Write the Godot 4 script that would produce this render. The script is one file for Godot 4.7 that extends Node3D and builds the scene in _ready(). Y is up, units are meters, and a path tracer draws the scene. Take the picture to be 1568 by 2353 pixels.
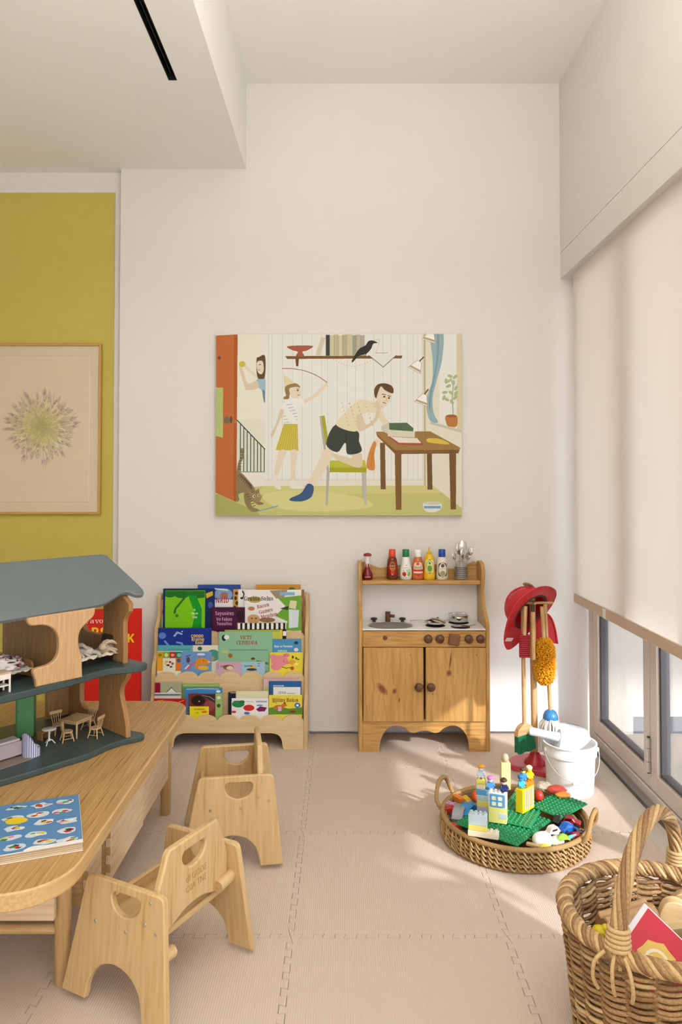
extends Node3D

# ------------------------------------------------------------------ scene order
func _ready() -> void:
	rng.seed = 7
	make_camera()
	make_sky_and_sun()
	make_fill_lights()
	make_materials()
	build_room()
	build_window()
	build_pictures()
	build_play_kitchen()
	build_book_rack()
	build_play_table()
	build_dollhouse()
	build_chairs()
	build_cleaning_set()
	build_brick_basket()
	build_wicker_basket()


func make_camera() -> void:
	var cam := Camera3D.new()
	cam.name = "camera"
	cam.projection = Camera3D.PROJECTION_FRUSTUM
	cam.near = 0.05
	cam.far = 60.0
	cam.size = 0.05 * 2353.0 / 1700.0
	cam.frustum_offset = Vector2(-5.0, -118.5) / 1700.0 * 0.05
	cam.position = Vector3(0, 1.265, 0)
	cam.rotation = Vector3(deg_to_rad(1.43), 0, 0)
	cam.current = true
	add_child(cam)


func make_sky_and_sun() -> void:
	var env := Environment.new()
	env.background_mode = Environment.BG_SKY
	var sky := Sky.new()
	var sm := ProceduralSkyMaterial.new()
	sm.sky_top_color = Color(0.62, 0.74, 0.92)
	sm.sky_horizon_color = Color(0.93, 0.94, 0.96)
	sm.ground_bottom_color = Color(0.55, 0.53, 0.5)
	sm.ground_horizon_color = Color(0.75, 0.74, 0.72)
	sky.sky_material = sm
	env.sky = sky
	env.background_energy_multiplier = 11.5
	env.tonemap_mode = Environment.TONE_MAPPER_LINEAR
	env.tonemap_exposure = 0.95
	env.sdfgi_enabled = true
	env.ssao_enabled = true
	env.ssil_enabled = true
	var we := WorldEnvironment.new()
	we.name = "world_environment"
	we.environment = env
	add_child(we)
	var sun := DirectionalLight3D.new()
	sun.name = "sun"
	sun.light_color = Color(0.98, 0.98, 1.0)
	sun.light_energy = 1.7
	sun.light_angular_distance = 2.0
	sun.shadow_enabled = true
	sun.look_at_from_position(Vector3.ZERO, Vector3(-1.0, -0.75, -1.2), Vector3.UP)
	add_child(sun)


func area_light(called: String, at: Vector3, towards: Vector3, size: Vector2, energy: float, color: Color) -> void:
	var a := AreaLight3D.new()
	a.name = called
	a.area_size = size
	a.light_energy = energy
	a.light_color = color
	a.area_range = 12.0
	a.shadow_enabled = true
	add_child(a)
	a.look_at_from_position(at, at + towards, Vector3.UP if absf(towards.y) < 0.9 else Vector3.FORWARD)


# unseen pendant lamp, added to brighten floor and ceiling: a glowing sheet on each face with a light of its size before it
# lamps in place of daylight from the unseen glass wall behind the camera, and fill before an added end window
func make_fill_lights() -> void:
	area_light("window_daylight", Vector3(1.02, 1.5, 0.75), Vector3(-1, 0.8, -0.2), Vector2(2.6, 1.5), 7.6, Color(0.93, 0.97, 1.0))
	area_light("end_window_fill", Vector3(-0.8, 1.55, 2.5), Vector3(0.25, 0.8, -1), Vector2(2.6, 1.7), 0.4, Color(0.93, 0.97, 1.0))
	area_light("pendant_down_fill", Vector3(0.02, 2.27, -0.4), Vector3(0, -1, 0), Vector2(0.5, 1.9), 1.0, Color(1.0, 0.985, 0.96))
	area_light("pendant_up_fill", Vector3(0.02, 2.34, -0.4), Vector3(0, 1, 0), Vector2(0.52, 1.9), 6.0, Color(1.0, 0.985, 0.96))


# ------------------------------------------------------------------ mesh building
var rng := RandomNumberGenerator.new()


class MB:
	var v := PackedVector3Array()
	var n := PackedVector3Array()
	var t := PackedVector2Array()
	var ix := PackedInt32Array()
	var xf := Transform3D()

	func vert(p: Vector3, nn: Vector3, uv := Vector2.ZERO) -> int:
		v.append(xf * p)
		n.append((xf.basis * nn).normalized())
		t.append(uv)
		return v.size() - 1

	# corners run counter-clockwise seen from outside
	func tri(a: int, b: int, c: int) -> void:
		ix.append(a)
		ix.append(c)
		ix.append(b)

	func quad(a: Vector3, b: Vector3, c: Vector3, d: Vector3, ua := Vector2(0, 1), ub := Vector2(1, 1), uc := Vector2(1, 0), ud := Vector2(0, 0)) -> void:
		var nn := (b - a).cross(d - a)
		if nn.length_squared() < 1e-16:
			nn = (c - b).cross(d - b)
		nn = nn.normalized()
		var i := vert(a, nn, ua)
		vert(b, nn, ub)
		vert(c, nn, uc)
		vert(d, nn, ud)
		tri(i, i + 1, i + 2)
		tri(i, i + 2, i + 3)

	func face(pts: Array) -> void:
		var nn: Vector3 = (pts[1] - pts[0]).cross(pts[2] - pts[0]).normalized()
		var i0 := v.size()
		for p in pts:
			vert(p, nn, Vector2(p.x, p.y))
		for k in range(1, pts.size() - 1):
			tri(i0, i0 + k, i0 + k + 1)

	# box with chamfered edges; uv in metres
	func box(c: Vector3, s: Vector3, bev := 0.0) -> MB:
		var h := s * 0.5
		var e := minf(bev, minf(h.x, minf(h.y, h.z)) * 0.9)
		for ax in 3:
			var u := (ax + 1) % 3
			var w := (ax + 2) % 3
			for sg in [-1.0, 1.0]:
				var pts := []
				var uvs := []
				for q in [[-1, -1], [1, -1], [1, 1], [-1, 1]]:
					var p := Vector3.ZERO
					p[ax] = h[ax] * sg
					p[u] = (h[u] - e) * q[0]
					p[w] = (h[w] - e) * q[1]
					pts.append(c + p)
					match ax:
						0: uvs.append(Vector2(-p.z * sg, -p.y))
						1: uvs.append(Vector2(p.x, p.z))
						2: uvs.append(Vector2(p.x * sg, -p.y))
				if sg > 0:
					quad(pts[0], pts[1], pts[2], pts[3], uvs[0], uvs[1], uvs[2], uvs[3])
				else:
					quad(pts[0], pts[3], pts[2], pts[1], uvs[0], uvs[3], uvs[2], uvs[1])
		if e > 0.0:
			for ax in 3:
				var u := (ax + 1) % 3
				var w := (ax + 2) % 3
				for su in [-1.0, 1.0]:
					for sw in [-1.0, 1.0]:
						var q := []
						for sa in [-1.0, 1.0]:
							var a := Vector3.ZERO
							a[ax] = (h[ax] - e) * sa
							a[u] = h[u] * su
							a[w] = (h[w] - e) * sw
							var b := Vector3.ZERO
							b[ax] = (h[ax] - e) * sa
							b[u] = (h[u] - e) * su
							b[w] = h[w] * sw
							q.append([c + a, c + b])
						if su * sw > 0:
							quad(q[0][0], q[0][1], q[1][1], q[1][0])
						else:
							quad(q[0][1], q[0][0], q[1][0], q[1][1])
			for sx in [-1.0, 1.0]:
				for sy in [-1.0, 1.0]:
					for sz in [-1.0, 1.0]:
						var a := c + Vector3(h.x * sx, (h.y - e) * sy, (h.z - e) * sz)
						var b := c + Vector3((h.x - e) * sx, h.y * sy, (h.z - e) * sz)
						var d := c + Vector3((h.x - e) * sx, (h.y - e) * sy, h.z * sz)
						if sx * sy * sz > 0:
							face([a, b, d])
						else:
							face([a, d, b])
		return self

	func bar(a: Vector3, b: Vector3) -> MB:
		return box((a + b) * 0.5, (b - a).abs(), 0.0)

	# profile of (radius, height), bottom to top outside; turned round y
	func lathe(prof: Array, segs := 24, at := Vector3.ZERO, arc := TAU, start := 0.0) -> MB:
		var m := prof.size()
		for k in m - 1:
			var p0: Vector2 = prof[k]
			var p1: Vector2 = prof[k + 1]
			var d := p1 - p0
			if d.length() < 1e-7:
				continue
			var nn := Vector2(d.y, -d.x).normalized()
			var n0 := nn
			var n1 := nn
			if k > 0:
				var e: Vector2 = p0 - prof[k - 1]
				var en := Vector2(e.y, -e.x).normalized()
				if en.dot(nn) > 0.6:
					n0 = (en + nn).normalized()
			if k < m - 2:
				var e: Vector2 = prof[k + 2] - p1
				var en := Vector2(e.y, -e.x).normalized()
				if en.dot(nn) > 0.6:
					n1 = (en + nn).normalized()
			var i0 := v.size()
			for s in segs + 1:
				var a := start + arc * s / segs
				var cs := Vector3(cos(a), 0, -sin(a))
				var u := float(s) / segs
				vert(at + cs * p0.x + Vector3(0, p0.y, 0), cs * n0.x + Vector3(0, n0.y, 0), Vector2(u, p0.y))
				vert(at + cs * p1.x + Vector3(0, p1.y, 0), cs * n1.x + Vector3(0, n1.y, 0), Vector2(u, p1.y))
			for s in segs:
				var i := i0 + s * 2
				tri(i, i + 2, i + 3)
				tri(i, i + 3, i + 1)
		return self

	# round bar swept along points; radius a number or one per point
	func tube(pts: Array, rad, segs := 8, closed := false, caps := true) -> MB:
		var m := pts.size()
		var many := rad is Array
		var tn := []
		for k in m:
			var a: Vector3 = pts[(k - 1 + m) % m] if closed or k > 0 else pts[0]
			var b: Vector3 = pts[(k + 1) % m] if closed or k < m - 1 else pts[m - 1]
			tn.append((b - a).normalized())
		var up := Vector3.UP if absf(tn[0].y) < 0.9 else Vector3.RIGHT
		var x: Vector3 = tn[0].cross(up).normalized()
		var i0 := v.size()
		var run := 0.0
		var count := m + 1 if closed else m
		for kk in count:
			var k := kk % m
			x = (x - tn[k] * x.dot(tn[k])).normalized()
			var y: Vector3 = tn[k].cross(x)
			var r: float = rad[k] if many else rad
			if kk > 0:
				run += pts[k].distance_to(pts[(k - 1 + m) % m])
			for s in segs + 1:
				var a := TAU * s / segs
				var d := x * cos(a) + y * sin(a)
				vert(pts[k] + d * r, d, Vector2(float(s) / segs, run))
		for kk in count - 1:
			for s in segs:
				var a := i0 + kk * (segs + 1) + s
				var b := a + segs + 1
				tri(a, a + 1, b + 1)
				tri(a, b + 1, b)
		if caps and not closed:
			for e in [0, m - 1]:
				var r: float = rad[e] if many else rad
				if r < 1e-5:
					continue
				var nn: Vector3 = -tn[0] if e == 0 else tn[m - 1]
				var c0 := vert(pts[e], nn)
				var base: int = i0 + e * (segs + 1)
				var ring := v.size()
				for s in segs + 1:
					v.append(v[base + s])
					n.append((xf.basis * nn).normalized())
					t.append(Vector2.ZERO)
				for s in segs:
					if e == 0:
						tri(c0, ring + s + 1, ring + s)
					else:
						tri(c0, ring + s, ring + s + 1)
		return self

	func ball(c: Vector3, r: Vector3, rings := 10, segs := 16) -> MB:
		var i0 := v.size()
		for k in rings + 1:
			var th := PI * k / rings
			for s in segs + 1:
				var a := TAU * s / segs
				var d := Vector3(sin(th) * cos(a), cos(th), -sin(th) * sin(a))
				vert(c + d * r, (d / r).normalized(), Vector2(float(s) / segs, float(k) / rings))
		for k in rings:
			for s in segs:
				var a := i0 + k * (segs + 1) + s
				var b := a + segs + 1
				tri(a, b, b + 1)
				tri(a, b + 1, a + 1)
		return self

	# ball pushed in and out by a noise
	func lump(c: Vector3, r: Vector3, noise: FastNoiseLite, amp: float, freq: float, rings := 14, segs := 22) -> MB:
		return sheet(segs, rings, func(u, w):
			var th: float = PI * clampf(w, 0.001, 0.999)
			var a: float = TAU * u
			var d := Vector3(sin(th) * cos(a), cos(th), -sin(th) * sin(a))
			return c + d * r * (1.0 + amp * noise.get_noise_3dv(d * freq)), true)

	# surface through f(u, w) with both in 0..1
	func sheet(nu: int, nw: int, f: Callable, wrap := false) -> MB:
		var g := []
		for j in nw + 1:
			var row := []
			for i in nu + 1:
				row.append(f.call(float(i % nu if wrap else i) / nu, float(j) / nw))
			g.append(row)
		var i0 := v.size()
		for j in nw + 1:
			for i in nu + 1:
				var a: Vector3 = g[j][(i - 1 + nu) % nu if wrap else maxi(i - 1, 0)]
				var b: Vector3 = g[j][(i + 1) % nu if wrap else mini(i + 1, nu)]
				var c: Vector3 = g[maxi(j - 1, 0)][i]
				var d: Vector3 = g[mini(j + 1, nw)][i]
				vert(g[j][i], (d - c).cross(b - a).normalized(), Vector2(float(i) / nu, float(j) / nw))
		for j in nw:
			for i in nu:
				var a := i0 + j * (nu + 1) + i
				var b := a + nu + 1
				tri(a, b, b + 1)
				tri(a, b + 1, a + 1)
		return self

	# flat outline (counter-clockwise, x-y) drawn out along z from z0 to z1, edges chamfered; holes cut through
	func prism(outline, z0: float, z1: float, bev := 0.0, holes := []) -> MB:
		var outer := MB.ccw(outline)
		var rings := [outer]
		for h in holes:
			var hh := MB.ccw(h)
			hh.reverse()
			rings.append(hh)
		var insets := []
		for r in rings:
			insets.append(MB.inset(r, bev) if bev > 0.0 else r)
		for k in rings.size():
			var r: PackedVector2Array = rings[k]
			var q: PackedVector2Array = insets[k]
			var levels := [[r, z0], [r, z1]] if bev <= 0.0 else [[q, z0], [r, z0 + bev], [r, z1 - bev], [q, z1]]
			var m := r.size()
			var en := PackedVector2Array()
			for i in m:
				var d := r[(i + 1) % m] - r[i]
				en.append(Vector2(d.y, -d.x).normalized())
			for L in levels.size() - 1:
				var lo: PackedVector2Array = levels[L][0]
				var hi: PackedVector2Array = levels[L + 1][0]
				var zl: float = levels[L][1]
				var zh: float = levels[L + 1][1]
				var nz := 0.0
				if bev > 0.0:
					nz = [-1.0, 0.0, 1.0][L]
				var run := 0.0
				for i in m:
					var j := (i + 1) % m
					var a := en[i]
					var b := en[i]
					var pv := en[(i - 1 + m) % m]
					var nx := en[j]
					if pv.dot(a) > 0.75:
						a = (pv + a).normalized()
					if nx.dot(b) > 0.75:
						b = (nx + b).normalized()
					var len := r[i].distance_to(r[j])
					var i0 := vert(Vector3(lo[i].x, lo[i].y, zl), Vector3(a.x, a.y, nz), Vector2(run, zl))
					vert(Vector3(lo[j].x, lo[j].y, zl), Vector3(b.x, b.y, nz), Vector2(run + len, zl))
					vert(Vector3(hi[j].x, hi[j].y, zh), Vector3(b.x, b.y, nz), Vector2(run + len, zh))
					vert(Vector3(hi[i].x, hi[i].y, zh), Vector3(a.x, a.y, nz), Vector2(run, zh))
					tri(i0, i0 + 1, i0 + 2)
					tri(i0, i0 + 2, i0 + 3)
					run += len
		var pieces := [insets[0]]
		for k in range(1, insets.size()):
			var hole: PackedVector2Array = insets[k].duplicate()
			hole.reverse()
			var mid := Vector2.ZERO
			for p in hole:
				mid += p / hole.size()
			var next := []
			for pc in pieces:
				if Geometry2D.intersect_polygons(pc, hole).is_empty():
					next.append(pc)
					continue
				for side in [PackedVector2Array([Vector2(-99, -99), Vector2(mid.x, -99), Vector2(mid.x, 99), Vector2(-99, 99)]), PackedVector2Array([Vector2(mid.x, -99), Vector2(99, -99), Vector2(99, 99), Vector2(mid.x, 99)])]:
					for half in Geometry2D.intersect_polygons(pc, side):
						for rest in Geometry2D.clip_polygons(half, hole):
							if not Geometry2D.is_polygon_clockwise(rest):
								next.append(rest)
			pieces = next
		for pc in pieces:
			var tr := Geometry2D.triangulate_polygon(pc)
			for zz in [[z0, -1.0], [z1, 1.0]]:
				var i0 := v.size()
				for p in pc:
					vert(Vector3(p.x, p.y, zz[0]), Vector3(0, 0, zz[1]), Vector2(p.x, -p.y))
				for k in range(0, tr.size(), 3):
					var a := tr[k]
					var b := tr[k + 1]
					var c := tr[k + 2]
					var turn: float = (pc[b] - pc[a]).cross(pc[c] - pc[a])
					if (turn > 0.0) == (zz[1] > 0.0):
						tri(i0 + a, i0 + b, i0 + c)
					else:
						tri(i0 + a, i0 + c, i0 + b)
		return self

	static func ccw(p) -> PackedVector2Array:
		var r := PackedVector2Array()
		for q in p:
			if r.is_empty() or r[r.size() - 1].distance_to(q) > 1e-6:
				r.append(q)
		if r[0].distance_to(r[r.size() - 1]) < 1e-6:
			r.remove_at(r.size() - 1)
		if Geometry2D.is_polygon_clockwise(r):
			r.reverse()
		return r

	static func inset(r: PackedVector2Array, by: float) -> PackedVector2Array:
		var m := r.size()
		var out := PackedVector2Array()
		for i in m:
			var a := (r[i] - r[(i - 1 + m) % m]).normalized()
			var b := (r[(i + 1) % m] - r[i]).normalized()
			var na := Vector2(a.y, -a.x)
			var nb := Vector2(b.y, -b.x)
			var w := na + nb
			var l := w.length_squared()
			out.append(r[i] - (w * minf(2.0 / maxf(l, 1e-4), 1.6)) * by)
		return out

	func mesh() -> ArrayMesh:
		var arr := []
		arr.resize(Mesh.ARRAY_MAX)
		arr[Mesh.ARRAY_VERTEX] = v
		arr[Mesh.ARRAY_NORMAL] = n
		arr[Mesh.ARRAY_TEX_UV] = t
		arr[Mesh.ARRAY_INDEX] = ix
		var m := ArrayMesh.new()
		m.add_surface_from_arrays(Mesh.PRIMITIVE_TRIANGLES, arr)
		return m


func mb(at := Vector3.ZERO, basis := Basis()) -> MB:
	var b := MB.new()
	b.xf = Transform3D(basis, at)
	return b


# ------------------------------------------------------------------ outlines
func rounded(x0: float, y0: float, x1: float, y1: float, r, n := 5) -> PackedVector2Array:
	var rr: Array = r if r is Array else [r, r, r, r]
	var out := PackedVector2Array()
	var cs := [Vector2(x0, y0), Vector2(x1, y0), Vector2(x1, y1), Vector2(x0, y1)]
	var inw := [Vector2(1, 1), Vector2(-1, 1), Vector2(-1, -1), Vector2(1, -1)]
	for k in 4:
		var c: Vector2 = cs[k] + inw[k] * rr[k]
		for i in n + 1:
			var a := PI + k * PI / 2 + (PI / 2) * i / n
			out.append(c + Vector2(cos(a), sin(a)) * rr[k])
	return out


# closed smooth curve through points
func smooth(p: Array, n := 5) -> PackedVector2Array:
	var out := PackedVector2Array()
	var m := p.size()
	for i in m:
		for k in n:
			out.append((p[i] as Vector2).cubic_interpolate(p[(i + 1) % m], p[(i - 1 + m) % m], p[(i + 2) % m], float(k) / n))
	return out


# open smooth curve through points
func curve2(p: Array, n := 5) -> Array:
	var out := []
	var m := p.size()
	for i in m - 1:
		for k in n:
			out.append((p[i] as Vector2).cubic_interpolate(p[i + 1], p[maxi(i - 1, 0)], p[mini(i + 2, m - 1)], float(k) / n))
	out.append(p[m - 1])
	return out


func curve3(p: Array, n := 6) -> Array:
	var out := []
	var m := p.size()
	for i in m - 1:
		for k in n:
			out.append((p[i] as Vector3).cubic_interpolate(p[i + 1], p[maxi(i - 1, 0)], p[mini(i + 2, m - 1)], float(k) / n))
	out.append(p[m - 1])
	return out


func ring(c: Vector2, rx: float, ry: float, n := 20, turn := 0.0) -> PackedVector2Array:
	var out := PackedVector2Array()
	for i in n:
		var a := TAU * i / n
		out.append(c + Vector2(cos(a) * rx, sin(a) * ry).rotated(turn))
	return out


func noise_of(seed_: int, freq := 1.0) -> FastNoiseLite:
	var f := FastNoiseLite.new()
	f.seed = seed_
	f.frequency = freq
	f.noise_type = FastNoiseLite.TYPE_SIMPLEX
	f.fractal_octaves = 3
	return f


# ------------------------------------------------------------------ nodes
var taken := {}


func numbered(called: String) -> String:
	if not taken.has(called):
		taken[called] = 0
		return called
	taken[called] += 1
	return "%s_%03d" % [called, taken[called]]


func tag(o: Node3D, label: String, category: String, group := "") -> Node3D:
	o.set_meta("label", label)
	o.set_meta("category", category)
	if group:
		o.set_meta("group", group)
	return o


func thing(called: String, label: String, category: String, at := Vector3.ZERO, turn := 0.0, group := "") -> Node3D:
	var o := Node3D.new()
	o.name = numbered(called)
	add_child(o)
	o.position = at
	o.rotation.y = turn
	return tag(o, label, category, group)


func part(parent: Node, called: String, shape, m: Material, label := "") -> MeshInstance3D:
	var o := MeshInstance3D.new()
	o.mesh = shape.mesh() if shape is MB else shape
	o.material_override = m
	o.name = called
	if label:
		o.set_meta("label", label)
	parent.add_child(o, true)
	return o


func stuff_part(parent: Node, called: String, shape, m: Material) -> MeshInstance3D:
	var o := part(parent, called, shape, m)
	o.set_meta("kind", "stuff")
	return o


func lone(called: String, shape, m: Material, label: String, category: String, group := "") -> MeshInstance3D:
	var o := part(self, numbered(called), shape, m)
	tag(o, label, category, group)
	return o


func struct(called: String, shape, m: Material, label := "") -> Node3D:
	var o: Node3D
	if shape == null:
		o = Node3D.new()
		o.name = called
		add_child(o, true)
	else:
		o = part(self, called, shape, m)
	o.set_meta("kind", "structure")
	if label:
		o.set_meta("label", label)
	return o


func copy_of(o: Node3D, label: String) -> Node3D:
	var c: Node3D = o.duplicate()
	var base := String(o.name)
	if base.length() > 4 and base[base.length() - 4] == "_" and base.right(3).is_valid_int():
		base = base.left(base.length() - 4)
	c.name = numbered(base)
	add_child(c)
	c.set_meta("label", label)
	return c


# lettering as thin flat shapes
func lettering(parent: Node, text: String, m: Material, at: Vector3, height: float, face := "Droid Sans", depth := 0.0006, turn := Basis(), weight := 400, stretch := 1.0) -> MeshInstance3D:
	var f := SystemFont.new()
	f.font_names = PackedStringArray([face])
	f.font_weight = weight
	var tm := TextMesh.new()
	tm.text = text
	tm.font = f
	tm.font_size = 24
	tm.pixel_size = height / 17.5
	tm.depth = depth
	tm.curve_step = 2.0
	tm.horizontal_alignment = HORIZONTAL_ALIGNMENT_CENTER
	tm.vertical_alignment = VERTICAL_ALIGNMENT_CENTER
	var o := part(parent, "lettering", tm, m)
	o.transform = Transform3D(turn * Basis.from_scale(Vector3(stretch, 1, 1)), at)
	return o


# ------------------------------------------------------------------ materials
var M := {}


func paint(called: String, c: Color, rough := 0.6, spec := 0.5, metal := 0.0) -> StandardMaterial3D:
	var m := StandardMaterial3D.new()
	m.resource_name = called
	m.albedo_color = c
	m.roughness = rough
	m.metallic_specular = spec
	m.metallic = metal
	M[called] = m
	return m


func shade(r: int, g: int, b: int) -> Color:
	return Color8(r, g, b)


# a plain colour used once in a while (toys, prints): shared by value
func hue(r: int, g: int, b: int, rough := 0.45) -> StandardMaterial3D:
	var key := "hue_%d_%d_%d_%d" % [r, g, b, int(rough * 100)]
	if not M.has(key):
		paint(key, Color8(r, g, b), rough)
	return M[key]


func noise_tex(seed_: int, freq: float, stops: Array, octaves := 4, size := 256, warp := 0.0) -> NoiseTexture2D:
	var f := FastNoiseLite.new()
	f.seed = seed_
	f.frequency = freq
	f.fractal_octaves = octaves
	f.noise_type = FastNoiseLite.TYPE_SIMPLEX_SMOOTH
	if warp > 0.0:
		f.domain_warp_enabled = true
		f.domain_warp_amplitude = warp
		f.domain_warp_frequency = freq
	var g := Gradient.new()
	var off := PackedFloat32Array()
	var col := PackedColorArray()
	for s in stops:
		off.append(s[0])
		col.append(s[1])
	g.offsets = off
	g.colors = col
	var t := NoiseTexture2D.new()
	t.width = size
	t.height = size
	t.seamless = true
	t.noise = f
	t.color_ramp = g
	return t


# wood with its grain along one axis of the piece
func wood(called: String, stops: Array, seed_: int, across := 7.0, along := 0.7, rough := 0.42, freq := 0.02) -> void:
	var t := noise_tex(seed_, freq, stops, 5, 512)
	for ax in 3:
		var m := paint(called + "_" + "xyz"[ax], Color.WHITE, rough, 0.45)
		m.albedo_texture = t
		m.uv1_triplanar = true
		m.uv1_triplanar_sharpness = 8.0
		var s := Vector3(across, across, across)
		s[ax] = along
		m.uv1_scale = s
		m.uv1_offset = Vector3(0.13, 0.37, 0.61) * (seed_ % 7)


func speckle(called: String, a: Color, b: Color, scale: float, rough := 0.9, freq := 0.05, bump := 0.0) -> StandardMaterial3D:
	var m := paint(called, Color.WHITE, rough, 0.3)
	m.albedo_texture = noise_tex(called.length() * 13 + int(scale), freq, [[0.2, a], [0.8, b]], 4)
	m.uv1_triplanar = true
	m.uv1_scale = Vector3.ONE * scale
	if bump > 0.0 and not m.uv1_triplanar:
		m.heightmap_enabled = true
		m.heightmap_scale = bump
		m.heightmap_texture = noise_tex(31, freq * 1.5, [[0.0, Color.BLACK], [1.0, Color.WHITE]], 4)
	return m


func make_materials() -> void:
	speckle("plaster", shade(229, 225, 219), shade(230, 226, 220), 1.3, 0.93, 0.02, 0.02)
	speckle("ceiling_paint", shade(246, 244, 240), shade(247, 245, 241), 1.1, 0.95, 0.02)
	speckle("green_paint", shade(200, 183, 92), shade(203, 186, 95), 1.6, 0.85, 0.03)
	paint("black_metal", shade(16, 15, 14), 0.5)
	paint("black_matt", shade(22, 21, 21), 0.75)
	paint("white_gloss", shade(240, 238, 234), 0.25)
	paint("white_matt", shade(236, 232, 226), 0.7)
	paint("aluminium", shade(214, 202, 190), 0.45, 0.5, 0.2)
	paint("track_grey", shade(150, 146, 140), 0.45, 0.5, 0.5)
	paint("gasket", shade(70, 66, 66), 0.5)
	paint("steel", shade(205, 203, 198), 0.16, 0.5, 1.0)
	paint("brushed_steel", shade(206, 204, 200), 0.42, 0.5, 0.75)
	paint("screw_steel", shade(200, 196, 188), 0.3, 0.5, 1.0)
	paint("stone_strip", shade(205, 195, 180), 0.75)
	paint("terrace_stone", shade(160, 153, 141), 0.85)
	paint("terrace_wall", shade(182, 172, 157), 0.9)
	paint("brass", shade(190, 150, 70), 0.35, 0.5, 0.8)
	paint("gold_frame", shade(196, 160, 84), 0.45, 0.5, 0.3)
	var glass := paint("pane_glass", Color(0.95, 0.98, 0.97, 0.05), 0.02, 0.5)
	glass.transparency = BaseMaterial3D.TRANSPARENCY_ALPHA
	var clear := paint("picture_glass", Color(1, 1, 1, 0.02), 0.03, 0.5)
	clear.transparency = BaseMaterial3D.TRANSPARENCY_ALPHA
	var blind := speckle("blind_cloth", shade(240, 236, 230), shade(244, 240, 234), 40.0, 0.95, 0.1)
	blind.backlight_enabled = true
	blind.backlight = Color(0.95, 0.91, 0.86)
	# woods
	wood("birch", [[0.12, shade(188, 150, 98)], [0.3, shade(203, 169, 117)], [0.6, shade(208, 176, 126)], [0.9, shade(212, 182, 134)]], 3, 6.0, 0.35, 0.34)
	wood("maple_pale", [[0.1, shade(214, 182, 132)], [0.5, shade(221, 192, 144)], [0.9, shade(226, 199, 154)]], 5, 4.0, 0.5, 0.45)
	wood("oak_top", [[0.12, shade(142, 102, 56)], [0.32, shade(179, 140, 86)], [0.62, shade(190, 152, 98)], [0.9, shade(202, 166, 112)]], 8, 13.0, 0.28, 0.4, 0.02)
	wood("oak_rim", [[0.1, shade(190, 152, 100)], [0.6, shade(204, 168, 116)], [0.9, shade(211, 177, 127)]], 9, 9.0, 0.4, 0.42)
	wood("drawer_ply", [[0.1, shade(214, 182, 142)], [0.5, shade(226, 200, 164)], [0.9, shade(232, 209, 176)]], 11, 6.0, 0.5, 0.5)
	wood("pine", [[0.1, shade(166, 116, 56)], [0.4, shade(190, 143, 80)], [0.65, shade(198, 154, 90)], [0.9, shade(206, 166, 104)]], 12, 6.0, 0.4, 0.33, 0.025)
	wood("walnut", [[0.1, shade(70, 42, 24)], [0.6, shade(108, 70, 44)], [0.9, shade(126, 86, 58)]], 14, 14.0, 3.0, 0.35)
	wood("house_side", [[0.1, shade(158, 114, 68)], [0.6, shade(170, 127, 80)], [0.9, shade(178, 137, 90)]], 15, 7.0, 0.7, 0.5)  # darker copy of house_ply: shade of the wall faces put into the colour
	wood("house_ply", [[0.1, shade(192, 152, 106)], [0.6, shade(201, 163, 118)], [0.9, shade(207, 171, 127)]], 16, 8.0, 0.6, 0.5)
	wood("broom_wood", [[0.1, shade(190, 146, 92)], [0.6, shade(212, 174, 122)], [0.9, shade(220, 186, 138)]], 17, 10.0, 1.0, 0.45)
	wood("doll_wood", [[0.1, shade(196, 160, 112)], [0.9, shade(216, 184, 140)]], 18, 30.0, 4.0, 0.5)
	paint("roof_blue", shade(104, 113, 116), 0.5)
	paint("slab_green", shade(58, 75, 75), 0.42)
	make_mat_material()


# foam with fine ribs: one colour, relief of parallel ribs
func make_mat_material() -> void:
	var w := 64
	var img := Image.create(w, 8, false, Image.FORMAT_RGB8)
	for x in w:
		var h := 0.5 + 0.5 * cos(TAU * x / w)
		h = pow(h, 0.6)
		for y in 8:
			img.set_pixel(x, y, Color(h, h, h))
	var rib := ImageTexture.create_from_image(img)
	var tone := noise_tex(21, 0.012, [[0.15, shade(203, 178, 156)], [0.5, shade(209, 185, 163)], [0.85, shade(213, 190, 169)]], 4, 512)
	for k in 2:
		var m := paint("foam_%d" % k, Color.WHITE, 0.88, 0.3)
		m.albedo_texture = tone
		m.uv1_scale = Vector3(1.1, 1.1, 1)
		m.detail_enabled = false
		m.heightmap_enabled = true
		m.heightmap_texture = rib
		m.heightmap_scale = 0.05
		# relief repeats every 6 mm, so colour and relief share one uv in ribs
		m.uv1_scale = Vector3(1.0 / 0.0062, 1.0 / 0.0062, 1)
		m.albedo_texture = null
		m.albedo_color = shade(209, 190, 173) if k == 0 else shade(207, 188, 171)


# ------------------------------------------------------------------ room
const WALL_Z := -3.70
const RIGHT_X := 1.094
const SOFFIT_X := -0.491
const SOFFIT_Y := 2.83
const CEIL_Y := 3.267


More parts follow.
